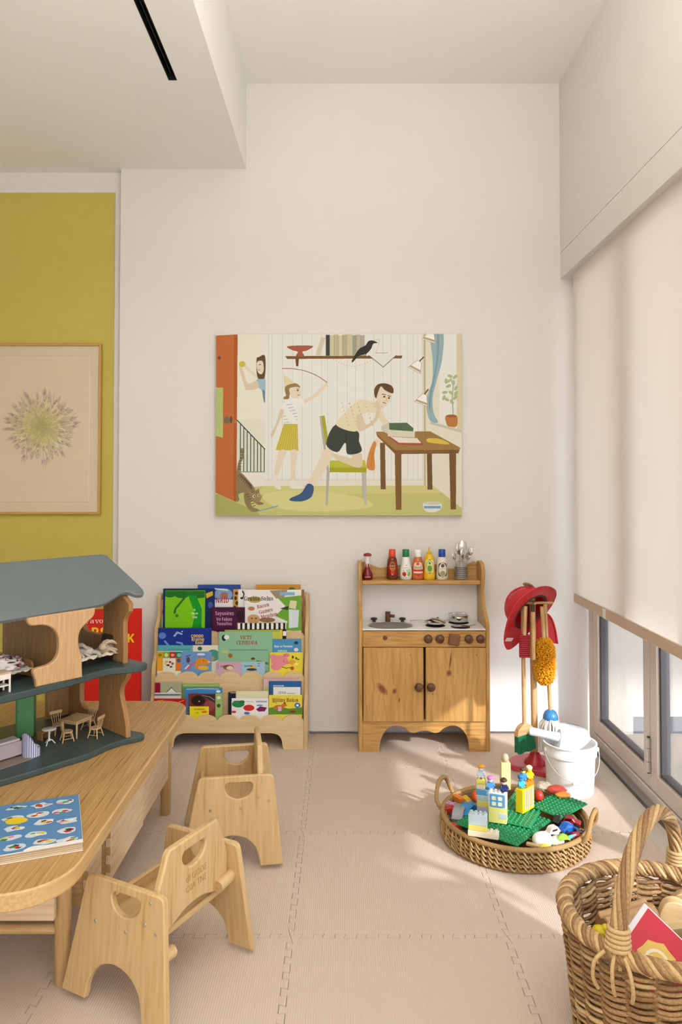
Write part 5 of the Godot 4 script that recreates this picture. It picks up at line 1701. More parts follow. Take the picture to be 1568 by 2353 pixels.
# ------------------------------------------------------------------ child chairs
func build_chairs() -> void:
	var c := thing("child_chair", "small birch plywood child chair nearest the camera, its back turned to us", "chair", Vector3.ZERO, 0.0, "child chairs at the play table")
	make_chair(c)
	place_chair(c, Vector3(-0.685, 0, -1.859), Vector3(0.887, 0, 0.461))
	var d := copy_of(c, "small birch plywood child chair between the other chair and the book rack")
	place_chair(d, Vector3(-0.523, 0, -2.392), Vector3(0.986, 0, -0.165))


func place_chair(o: Node3D, foot: Vector3, along: Vector3) -> void:
	var x := along.normalized()
	var away := Vector3(x.z, 0, -x.x)
	o.position = foot + x * 0.165 + away * 0.1625
	o.rotation.y = atan2(-x.z, x.x)


func d_hole(cx: float, y_top: float, half: float, deep: float) -> PackedVector2Array:
	var out := PackedVector2Array()
	for i in 15:
		var a := PI + PI * i / 14.0
		out.append(Vector2(cx + half * cos(a), y_top - 0.012 + (deep - 0.012) * sin(a)))
	for i in range(1, 6):
		var a := (PI / 2) * i / 6.0
		out.append(Vector2(cx + half - 0.012 + 0.012 * cos(a), y_top - 0.012 + 0.012 * sin(a)))
	for i in range(0, 6):
		var a := PI / 2 + (PI / 2) * i / 6.0
		out.append(Vector2(cx - half + 0.012 + 0.012 * cos(a), y_top - 0.012 + 0.012 * sin(a)))
	return out


func make_chair(c: Node3D) -> void:
	# local: x from the front foot to the back foot (-0.165..0.165), z across (+ near side)
	var x0 := -0.165
	var side := [Vector2(x0, 0.0), Vector2(x0 + 0.076, 0.0)]
	side.append_array(curve2(V([x0 + 0.08, 0.012, x0 + 0.088, 0.048, x0 + 0.115, 0.083, x0 + 0.158, 0.099, x0 + 0.205, 0.09, x0 + 0.238, 0.062, x0 + 0.252, 0.025, x0 + 0.256, 0.0]), 4))
	side.append_array([Vector2(x0 + 0.33, 0.0)])
	side.append_array(curve2(V([x0 + 0.302, 0.262, x0 + 0.298, 0.277, x0 + 0.287, 0.283]), 3))
	side.append_array(curve2(V([x0 + 0.07, 0.283, x0 + 0.06, 0.278, x0 + 0.055, 0.266]), 3))
	var hole := d_hole(x0 + 0.187, 0.262, 0.045, 0.05)
	var z_near := 0.1625
	for s in [1.0, -1.0]:
		# the two sides lean in towards the top
		var p := part(c, "side_panel", mb(Vector3(0, 0, s * (z_near - 0.009))).prism(side, -0.009, 0.009, 0.003, [hole]), M.birch_y)
		p.transform = Transform3D(Basis(Vector3.RIGHT, -s * 0.09), Vector3(0, 0.001, s * 0.016))
		for q in [[0.262, 0.262], [0.25, 0.213], [0.284, 0.2], [0.193, 0.182], [0.096, 0.182]]:
			var sc := part(p, "screw", mb(Vector3(x0 + q[0], q[1], s * (z_near + 0.0002)), Basis(Vector3.RIGHT, s * PI / 2)).lathe([Vector2(0.0046, 0.0), Vector2(0.0042, 0.0008), Vector2(0.0022, 0.0008), Vector2(0.0018, -0.0006), Vector2(0.0, -0.0006)], 12), M.screw_steel)
			sc.name = "screw"
		part(p, "dowel", mb().tube([Vector3(x0 + 0.275, 0.195 if s < 0 else 0.13, s * (z_near - 0.018)), Vector3(x0 + 0.275, 0.195 if s < 0 else 0.13, s * (z_near - 0.075))], 0.0155, 16), M.birch_z)
	part(c, "seat", mb().box(Vector3(x0 + 0.15, 0.168, 0), Vector3(0.205, 0.016, 0.283), 0.003), M.birch_z)
	part(c, "seat_front", mb().box(Vector3(x0 + 0.066, 0.185, 0), Vector3(0.014, 0.05, 0.28), 0.003), M.birch_z)
	# backrest: outline across (z) and up
	var h := 0.139
	var o := [Vector2(-h, 0.185), Vector2(-h + 0.03, 0.183)]
	o.append_array(curve2(V([-h + 0.06, 0.19, -0.03, 0.205, 0.03, 0.205, h - 0.06, 0.19]), 4))
	o.append_array([Vector2(h - 0.03, 0.183), Vector2(h, 0.185), Vector2(h, 0.272)])
	o.append_array(curve2(V([h - 0.004, 0.285, h - 0.03, 0.345, h - 0.036, 0.362, h - 0.048, 0.374]), 3))
	o.append_array(curve2(V([-h + 0.048, 0.374, -h + 0.036, 0.362, -h + 0.03, 0.345, -h + 0.004, 0.285, -h, 0.272]), 3))
	var bb := part(c, "backrest", mb().prism(o, -0.0095, 0.0095, 0.004, [d_hole(0.0, 0.346, 0.045, 0.046)]), M.birch_y)
	bb.transform = Transform3D(Basis(Vector3.UP, PI / 2) * Basis(Vector3.RIGHT, 0.0), Vector3(x0 + 0.258, 0, 0))
	var carve := hue(176, 132, 74, 0.6)
	lettering(bb, "dl GODE", carve, Vector3(0.008, 0.275, 0.0096), 0.016, "Droid Sans", 0.0008, Basis(), 400)
	lettering(bb, "OIA TNE", carve, Vector3(0.008, 0.25, 0.0096), 0.016, "Droid Sans", 0.0008, Basis(), 400)


# ------------------------------------------------------------------ dollhouse (local: x right along the front, z out of the front, y up)
const HOUSE := Vector3(-0.66, 0.4003, -2.475)
const HOUSE_TURN := 0.85


func in_house(p: Vector3) -> Vector3:
	return HOUSE + Basis(Vector3.UP, HOUSE_TURN) * p


func build_dollhouse() -> void:
	var d := thing("dollhouse", "open wooden dollhouse with blue grey roof and dark green floors", "dollhouse", HOUSE, HOUSE_TURN)
	var flat := Basis(Vector3.RIGHT, -PI / 2)
	# floors: outline in (x, -z)
	var left := -0.76
	var base := [Vector2(left, 0.43), Vector2(left, -0.02)]
	base.append_array(curve2(V([-0.6, -0.02, -0.48, -0.021, -0.384, -0.024, -0.311, -0.021, -0.258, -0.022, -0.216, -0.022, -0.167, -0.009, -0.118, 0.004, -0.073, 0.006, -0.035, -0.003, -0.008, -0.004, 0.006, 0.01, 0.004, 0.035, -0.005, 0.06]), 4))
	base.append_array([Vector2(-0.01, 0.43)])
	part(d, "floor_board", mb(Vector3.ZERO, flat).prism(base, 0.0, 0.018, 0.003), M.slab_green)
	var mid := [Vector2(left, 0.42), Vector2(left, -0.036)]
	mid.append_array(curve2(V([-0.6, -0.038, -0.49, -0.036, -0.407, -0.031, -0.314, -0.021, -0.232, -0.009, -0.175, 0.006, -0.121, 0.008, -0.076, -0.016, -0.034, -0.03, -0.006, -0.022, 0.003, -0.002, -0.004, 0.03]), 4))
	mid.append_array([Vector2(-0.02, 0.42)])
	part(d, "floor_board", mb(Vector3.ZERO, flat).prism(mid, 0.235, 0.256, 0.003), M.slab_green)
	# roof: two boards in their own slopes; outline in (x, distance down from the ridge)
	var slope := atan2(0.13, 0.21)
	var eave := [Vector2(left - 0.02, 0.0), Vector2(-0.028, 0.0), Vector2(0.004, -0.175)]
	eave.append_array(curve2(V([0.006, -0.205, -0.004, -0.228, -0.03, -0.226, -0.055, -0.206, -0.085, -0.212, -0.13, -0.234, -0.18, -0.248, -0.31, -0.252, -0.49, -0.258, -0.62, -0.262, left - 0.02, -0.262]), 4))
	var front := Transform3D(Basis(Vector3.RIGHT, -(PI / 2 - slope)), Vector3(0, 0.588, -0.205))
	var rb := mb()
	rb.xf = front
	part(d, "roof_board", rb.prism(eave, 0.0, 0.018, 0.004), M.roof_blue)
	var back := [Vector2(left - 0.02, 0.0), Vector2(-0.028, 0.0), Vector2(0.0, 0.25), Vector2(left - 0.02, 0.25)]
	rb = mb()
	rb.xf = Transform3D(Basis(Vector3.RIGHT, -(PI / 2 + slope)), Vector3(0, 0.588, -0.206))
	part(d, "roof_board", rb.prism(back, 0.0, 0.018, 0.004), M.roof_blue)
	# end and cross walls: outline in (z, y), drawn out along x
	var across := Basis(Vector3(0, 0, 1), Vector3(0, 1, 0), Vector3(-1, 0, 0))
	for x in [-0.05, -0.7]:
		var lo := [Vector2(-0.4, 0.018), Vector2(-0.014, 0.018)]
		lo.append_array(curve2(V([-0.018, 0.06, -0.036, 0.11, -0.052, 0.15, -0.047, 0.178, -0.022, 0.205, -0.012, 0.222]), 3))
		lo.append_array([Vector2(-0.014, 0.235), Vector2(-0.4, 0.235)])
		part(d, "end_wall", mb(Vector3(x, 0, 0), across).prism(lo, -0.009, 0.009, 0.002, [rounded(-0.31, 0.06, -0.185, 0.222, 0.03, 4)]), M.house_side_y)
		var up := [Vector2(-0.4, 0.256), Vector2(-0.035, 0.256)]
		up.append_array(curve2(V([-0.033, 0.3, -0.036, 0.39, -0.022, 0.414, -0.006, 0.43]), 3))
		up.append_array([Vector2(-0.004, 0.456), Vector2(-0.205, 0.58), Vector2(-0.4, 0.462)])
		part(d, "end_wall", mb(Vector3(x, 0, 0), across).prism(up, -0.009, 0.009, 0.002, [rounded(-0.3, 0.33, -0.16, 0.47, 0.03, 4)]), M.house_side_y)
	var cw := [Vector2(-0.39, 0.256), Vector2(0.004, 0.256), Vector2(0.004, 0.45), Vector2(-0.205, 0.57), Vector2(-0.39, 0.456)]
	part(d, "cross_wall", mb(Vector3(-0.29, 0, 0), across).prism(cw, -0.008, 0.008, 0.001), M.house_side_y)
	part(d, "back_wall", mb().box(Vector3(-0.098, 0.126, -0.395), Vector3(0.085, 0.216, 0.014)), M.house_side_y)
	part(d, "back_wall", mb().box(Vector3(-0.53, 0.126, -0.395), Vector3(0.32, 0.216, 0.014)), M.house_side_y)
	# front screen of the upper storey with deep curved cut-outs
	var sc := [Vector2(-0.379, 0.256), Vector2(-0.234, 0.256), Vector2(-0.236, 0.31)]
	sc.append_array(curve2(V([-0.237, 0.325, -0.246, 0.35, -0.247, 0.382, -0.238, 0.405, -0.214, 0.425, -0.196, 0.44, -0.192, 0.462]), 4))
	sc.append_array([Vector2(-0.41, 0.462)])
	sc.append_array(curve2(V([-0.408, 0.45, -0.396, 0.437, -0.362, 0.434, -0.33, 0.42, -0.313, 0.392, -0.311, 0.35, -0.322, 0.326, -0.344, 0.314, -0.38, 0.31, -0.389, 0.3, -0.381, 0.275]), 4))
	part(d, "front_screen", mb().prism(sc, 0.0, 0.019, 0.003), M.house_ply_y)
	build_doll_things()


func doll_thing(called: String, label: String, category: String, p: Vector3, turn := 0.0, group := "") -> Node3D:
	return thing(called, label, category, in_house(p), HOUSE_TURN + turn, group)


func build_doll_things() -> void:
	var f0 := 0.0183
	var f1 := 0.2563
	# dining table and windsor chairs
	var t := doll_thing("doll_table", "tiny square natural wood table on the dollhouse ground floor", "doll furniture", Vector3(-0.15, f0, -0.165), 0.35)
	part(t, "table_top", mb().box(Vector3(0, 0.0555, 0), Vector3(0.078, 0.004, 0.07), 0.001), M.doll_wood_x)
	part(t, "apron", mb().box(Vector3(0, 0.049, 0), Vector3(0.066, 0.009, 0.058)), M.doll_wood_x)
	for sx in [-1, 1]:
		for sz in [-1, 1]:
			part(t, "leg", mb().tube([Vector3(sx * 0.032, 0.0, sz * 0.028), Vector3(sx * 0.032, 0.052, sz * 0.028)], [0.0022, 0.0038], 8), M.doll_wood_y)
	var c := doll_thing("doll_chair", "tiny wooden spindle chair in front of the doll table, nearest the round table", "doll furniture", Vector3(-0.2, f0, -0.135), 1.3, "tiny spindle chairs round the doll table")
	part(c, "seat", mb(Vector3(0, 0.028, 0), Basis.from_scale(Vector3(1, 1, 0.95))).lathe([Vector2(0.0, 0.0), Vector2(0.018, 0.0), Vector2(0.019, 0.002), Vector2(0.018, 0.004), Vector2(0.0, 0.004)], 18), M.doll_wood_x)
	for sx in [-1, 1]:
		for sz in [-1, 1]:
			part(c, "leg", mb().tube([Vector3(sx * 0.018, 0.0, sz * 0.018), Vector3(sx * 0.011, 0.029, sz * 0.011)], [0.0017, 0.0024], 7), M.doll_wood_y)
		part(c, "stretcher", mb().tube([Vector3(sx * 0.015, 0.01, -0.015), Vector3(sx * 0.015, 0.01, 0.015)], 0.0012, 6), M.doll_wood_z)
	for k in 5:
		var x := (k - 2) * 0.0062
		part(c, "spindle", mb().tube([Vector3(x, 0.031, -0.013), Vector3(x * 1.25, 0.062, -0.02)], 0.0012, 6), M.doll_wood_y)
	part(c, "top_rail", mb(Vector3(0, 0.066, -0.0205), Basis(Vector3.RIGHT, -0.15)).box(Vector3.ZERO, Vector3(0.042, 0.0105, 0.003), 0.0012), M.doll_wood_x)
	var spots := [[Vector3(-0.12, f0, -0.098), 3.6, "tiny wooden spindle chair at the front corner of the doll table, seen from behind"], [Vector3(-0.185, f0, -0.222), -0.1, "tiny wooden spindle chair behind the doll table, left of the two"], [Vector3(-0.095, f0, -0.185), -1.2, "tiny wooden spindle chair at the far end of the doll table by the house wall"]]
	for s in spots:
		var k := copy_of(c, s[2])
		k.position = in_house(s[0])
		k.rotation.y = HOUSE_TURN + s[1]
	# round pedestal table
	var r := doll_thing("doll_round_table", "tiny white round pedestal table in front of the green cupboard", "doll furniture", Vector3(-0.253, f0, -0.15), 0.0)
	part(r, "table_top", mb(Vector3(0, 0.046, 0)).lathe([Vector2(0.0, 0.0), Vector2(0.021, 0.0), Vector2(0.0225, 0.0015), Vector2(0.021, 0.003), Vector2(0.0, 0.003)], 22), M.white_matt)
	part(r, "pedestal", mb().lathe([Vector2(0.004, 0.01), Vector2(0.0045, 0.014), Vector2(0.0025, 0.02), Vector2(0.003, 0.032), Vector2(0.002, 0.046)], 12), M.white_matt)
	for k in 3:
		var a := TAU * k / 3 + 0.4
		part(r, "foot", mb().tube(curve3([Vector3(0, 0.014, 0), Vector3(cos(a) * 0.009, 0.012, sin(a) * 0.009), Vector3(cos(a) * 0.015, 0.004, sin(a) * 0.015), Vector3(cos(a) * 0.019, 0.0, sin(a) * 0.019)], 3), 0.0018, 6), M.white_matt)
	var st := doll_thing("doll_stool", "tiny dark wooden stool behind the white round table", "doll furniture", Vector3(-0.245, f0, -0.205), 0.3)
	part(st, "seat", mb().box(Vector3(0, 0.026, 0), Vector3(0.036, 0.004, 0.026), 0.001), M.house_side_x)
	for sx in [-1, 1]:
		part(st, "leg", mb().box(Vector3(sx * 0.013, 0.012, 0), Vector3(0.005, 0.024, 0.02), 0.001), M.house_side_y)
	# green cupboard
	var g := doll_thing("doll_cupboard", "tiny leaf green cupboard on the dollhouse ground floor", "doll furniture", Vector3(-0.262, f0, -0.29), -0.6)
	part(g, "body", mb().box(Vector3(0, 0.068, 0), Vector3(0.056, 0.136, 0.05), 0.0015), hue(96, 152, 98, 0.45))
	var gd := part(g, "door", mb().box(Vector3(0.002, 0.068, 0.0262), Vector3(0.05, 0.13, 0.003), 0.001), hue(100, 158, 102, 0.4))
	part(gd, "knob", mb().ball(Vector3(-0.018, 0.088, 0.03), Vector3(0.0022, 0.0028, 0.0022), 8, 10), M.brass)
	# striped barrel chairs
	var stripe := Painter.new(256, 8, shade(226, 224, 236))
	for k in 16:
		stripe.rect(k * 16, 0, k * 16 + 7, 8, shade(104, 116, 166))
		stripe.rect(k * 16 + 11, 0, k * 16 + 12, 8, shade(140, 146, 190))
	var sm := print_material("striped_cloth", stripe.texture(), 0.9)
	sm.texture_repeat = true
	barrel_chair("tiny blue striped barrel chair seen from behind at the rug", Vector3(-0.335, f0, -0.1), 1.9, sm)
	barrel_chair("tiny blue striped armchair facing out beside the sofa end", Vector3(-0.425, f0, -0.19), 0.0, sm, 1.35)
	var so := doll_thing("doll_sofa", "tiny mauve grey box sofa at the dollhouse edge", "doll furniture", Vector3(-0.405, f0, -0.13), 0.05)
	part(so, "base", mb().box(Vector3(0, 0.028, 0), Vector3(0.09, 0.042, 0.046), 0.002), hue(176, 164, 170, 0.8))
	part(so, "seat_pad", mb().box(Vector3(0, 0.052, 0), Vector3(0.082, 0.008, 0.04), 0.003), hue(198, 190, 192, 0.9))
	for sx in [-1, 1]:
		part(so, "foot", mb().box(Vector3(sx * 0.036, 0.004, 0), Vector3(0.008, 0.008, 0.03)), hue(60, 50, 46, 0.5))
	var dk := doll_thing("doll_armchair", "tiny dark navy armchair in the shade at the back of the dollhouse", "doll furniture", Vector3(-0.40, f0, -0.33), 0.3)
	part(dk, "seat", mb().box(Vector3(0, 0.025, 0), Vector3(0.07, 0.05, 0.06), 0.004), hue(38, 40, 60, 0.8))
	part(dk, "backrest", mb().box(Vector3(0, 0.06, -0.026), Vector3(0.07, 0.055, 0.014), 0.005), hue(38, 40, 60, 0.8))
	for sx in [-1, 1]:
		part(dk, "arm", mb().box(Vector3(sx * 0.032, 0.045, 0), Vector3(0.012, 0.04, 0.06), 0.004), hue(38, 40, 60, 0.8))
	lone("doll_rug", mb(in_house(Vector3(-0.42, f0, -0.1)), Basis(Vector3.UP, HOUSE_TURN + 0.1)).box(Vector3(0, 0.0008, 0), Vector3(0.14, 0.0015, 0.08)), hue(148, 130, 116, 0.9), "thin grey brown rug under the tiny sofa", "rug")
	# upper storey: two beds, sleeping toy animals, quilt, desk
	var b := doll_thing("doll_bed", "tiny dark wooden bed with two toy animals in the upper storey", "doll furniture", Vector3(-0.13, f1, -0.115), 0.05)
	part(b, "bed_base", mb().box(Vector3(0, 0.028, 0), Vector3(0.15, 0.004, 0.09), 0.001), hue(150, 98, 74, 0.6))
	part(b, "headboard", mb(Vector3(0.072, 0, 0), Basis(Vector3.UP, PI / 2)).prism(rounded(-0.046, 0.0, 0.046, 0.085, [0.002, 0.002, 0.02, 0.02], 4), -0.002, 0.002, 0.0006), hue(70, 42, 30, 0.5))
	part(b, "footboard", mb(Vector3(-0.072, 0, 0), Basis(Vector3.UP, PI / 2)).prism(rounded(-0.046, 0.0, 0.046, 0.05, [0.002, 0.002, 0.015, 0.015], 4), -0.002, 0.002, 0.0006), hue(70, 42, 30, 0.5))
	var n := noise_of(9, 1.0)
	part(b, "sheet", mb().sheet(18, 14, func(u, w): return Vector3(lerpf(-0.07, 0.07, u), 0.033 + 0.006 * n.get_noise_2d(u * 5, w * 5) - (0.004 if w > 0.95 else 0.0), lerpf(-0.042, 0.05, w))), hue(226, 216, 196, 0.95))
	toy_animal("toy_rabbit", "limp cream toy rabbit lying on the tiny bed, nearest the headboard", Vector3(-0.085, f1 + 0.045, -0.1), 0.4, shade(196, 178, 150))
	toy_animal("toy_rabbit", "limp grey white toy rabbit lying on the tiny bed, nearest the front screen", Vector3(-0.16, f1 + 0.045, -0.11), -0.5, shade(204, 196, 184))
	var b2 := doll_thing("doll_bed", "tiny pale wooden bed under a red patterned quilt in the upper storey", "doll furniture", Vector3(-0.425, f1, -0.13), 0.2)
	part(b2, "bed_base", mb().box(Vector3(0, 0.024, 0), Vector3(0.17, 0.005, 0.095), 0.001), hue(170, 124, 84, 0.6))
	part(b2, "headboard", mb(Vector3(-0.02, 0, -0.048)).prism(curve2(V([-0.09, 0.0, 0.075, 0.0, 0.078, 0.06, 0.05, 0.075, 0.0, 0.078, -0.05, 0.07, -0.09, 0.045]), 3), -0.003, 0.003, 0.001), M.house_ply_x)
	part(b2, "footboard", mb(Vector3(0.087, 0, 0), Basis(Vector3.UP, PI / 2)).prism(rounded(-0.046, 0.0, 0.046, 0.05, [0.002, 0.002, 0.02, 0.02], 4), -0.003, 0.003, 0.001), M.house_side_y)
	var qm := Painter.new(128, 128, shade(228, 220, 216))
	var r2 := RandomNumberGenerator.new()
	r2.seed = 3
	for k in 60:
		qm.oval(r2.randf() * 128, r2.randf() * 128, r2.randf_range(4, 9), r2.randf_range(2, 5), [shade(150, 40, 50), shade(60, 56, 70), shade(170, 120, 140)][k % 3], r2.randf() * 3)
	var qmat := print_material("quilt_print", qm.texture(), 0.95)
	qmat.texture_repeat = true
	qmat.uv1_scale = Vector3(2, 1, 1)
	var q := doll_thing("doll_quilt", "crumpled red and white patterned quilt heaped on the tiny pale bed", "quilt", Vector3(-0.432, f1 + 0.027, -0.12), 0.2)
	part(q, "cloth", mb(Vector3(0, 0.022, 0)).lump(Vector3.ZERO, Vector3(0.075, 0.026, 0.05), noise_of(5, 1.0), 0.34, 3.4, 22, 36), qmat)
	part(q, "lining", mb().sheet(16, 10, func(u, w): return Vector3(lerpf(-0.06, 0.085, u), 0.004 + 0.006 * n.get_noise_2d(u * 6, w * 6), lerpf(-0.02, 0.062, w))), hue(230, 224, 214, 0.95))
	var ds := doll_thing("doll_desk", "tiny white desk with an open shelf at the front edge upstairs", "doll furniture", Vector3(-0.488, f1, -0.005), 0.1)
	part(ds, "desk_top", mb().box(Vector3(0, 0.056, 0), Vector3(0.075, 0.004, 0.04), 0.001), hue(196, 172, 150, 0.6))
	part(ds, "drawer_front", mb().box(Vector3(0, 0.046, 0.018), Vector3(0.07, 0.016, 0.003), 0.0008), hue(232, 222, 212, 0.6))
	part(ds, "shelf", mb().box(Vector3(0, 0.02, 0), Vector3(0.066, 0.003, 0.032)), hue(232, 222, 212, 0.6))
	for sx in [-1, 1]:
		for sz in [-1, 1]:
			part(ds, "leg", mb().box(Vector3(sx * 0.033, 0.027, sz * 0.016), Vector3(0.005, 0.054, 0.005), 0.0008), hue(236, 226, 216, 0.6))
	var cs := doll_thing("doll_screen", "tiny cream rounded folding screen behind the quilt bed", "doll furniture", Vector3(-0.5, f1, -0.3), 0.0)
	part(cs, "panel", mb().prism(rounded(-0.06, 0.0, 0.05, 0.15, [0.002, 0.002, 0.02, 0.02], 4), -0.004, 0.004, 0.001), hue(214, 196, 172, 0.8))
	part(cs, "foot", mb().box(Vector3(0, 0.003, 0), Vector3(0.06, 0.006, 0.03)), hue(190, 160, 130, 0.8))


func barrel_chair(label: String, p: Vector3, turn: float, cloth: Material, size := 1.0) -> void:
	var c := doll_thing("doll_barrel_chair", label, "doll furniture", p, turn, "tiny striped chairs")
	c.scale = Vector3.ONE * size
	var shell := mb()
	for side in [[0.027, 1.0], [0.0225, -1.0]]:
		shell.sheet(26, 4, func(u, w):
			var uu: float = u if side[1] > 0 else 1.0 - u
			var a: float = lerpf(-0.35, PI + 0.35, uu)
			var top: float = 0.026 + 0.048 * pow(maxf(0.0, sin(a)), 1.3)
			return Vector3(cos(a) * side[0], lerpf(top, 0.0, w), -sin(a) * side[0]))
	shell.sheet(26, 1, func(u, w):
		var a: float = lerpf(-0.35, PI + 0.35, u)
		var r: float = lerpf(0.0225, 0.027, w)
		return Vector3(cos(a) * r, 0.026 + 0.048 * pow(maxf(0.0, sin(a)), 1.3), -sin(a) * r))
	part(c, "shell", shell, cloth)
	part(c, "seat", mb(Vector3(0, 0, 0.002)).lathe([Vector2(0.022, 0.0), Vector2(0.022, 0.024), Vector2(0.018, 0.028), Vector2(0.0, 0.0285)], 20), hue(206, 202, 208, 0.9))
	part(c, "frill", mb().tube(curve3([Vector3(0.024, 0.027, 0.006), Vector3(0.0235, 0.032, -0.006), Vector3(0.017, 0.06, -0.0178), Vector3(0, 0.075, -0.0247), Vector3(-0.017, 0.06, -0.0178), Vector3(-0.0235, 0.032, -0.006), Vector3(-0.024, 0.027, 0.006)], 5), 0.0017, 6), hue(90, 88, 100, 0.9))


func toy_animal(called: String, label: String, p: Vector3, turn: float, tone: Color) -> void:
	var m := paint_once("plush_%d" % int(tone.r8), tone, 0.95)
	var t := doll_thing(called, label, "soft toy", p, turn, "soft toys on the tiny bed")
	part(t, "body", mb().lump(Vector3(0, 0.0, 0), Vector3(0.034, 0.018, 0.022), noise_of(2, 1.0), 0.12, 2.0, 12, 18), m)
	var h := part(t, "head", mb().lump(Vector3(-0.032, 0.012, 0.014), Vector3(0.016, 0.0135, 0.0135), noise_of(6, 1.0), 0.06, 2.0, 12, 16), m)
	part(h, "eye", mb().ball(Vector3(-0.034, 0.017, 0.0268), Vector3(0.0016, 0.002, 0.001), 6, 8), M.black_matt)
	for k in 2:
		part(t, "ear", mb().tube(curve3([Vector3(-0.024, 0.022, 0.004 + k * 0.01), Vector3(-0.004, 0.026, 0.012 + k * 0.014), Vector3(0.014, 0.014, 0.024 + k * 0.01)], 4), [0.003, 0.005, 0.0062, 0.006, 0.0062, 0.005, 0.004, 0.003, 0.002], 8), m)
		part(t, "arm", mb().tube(curve3([Vector3(-0.016, 0.004, 0.012), Vector3(-0.006 + k * 0.014, -0.002, 0.03), Vector3(0.002 + k * 0.02, -0.012, 0.036)], 4), 0.0045, 8), m)
		part(t, "leg", mb().tube(curve3([Vector3(0.024, 0.0, 0.008 - k * 0.014), Vector3(0.044, -0.004, 0.016 - k * 0.012), Vector3(0.052, -0.012, 0.03 - k * 0.016)], 4), 0.006, 8), m)


# ------------------------------------------------------------------ cleaning set, fire hat, bucket
const STAND := Vector3(0.84, 0, -3.27)


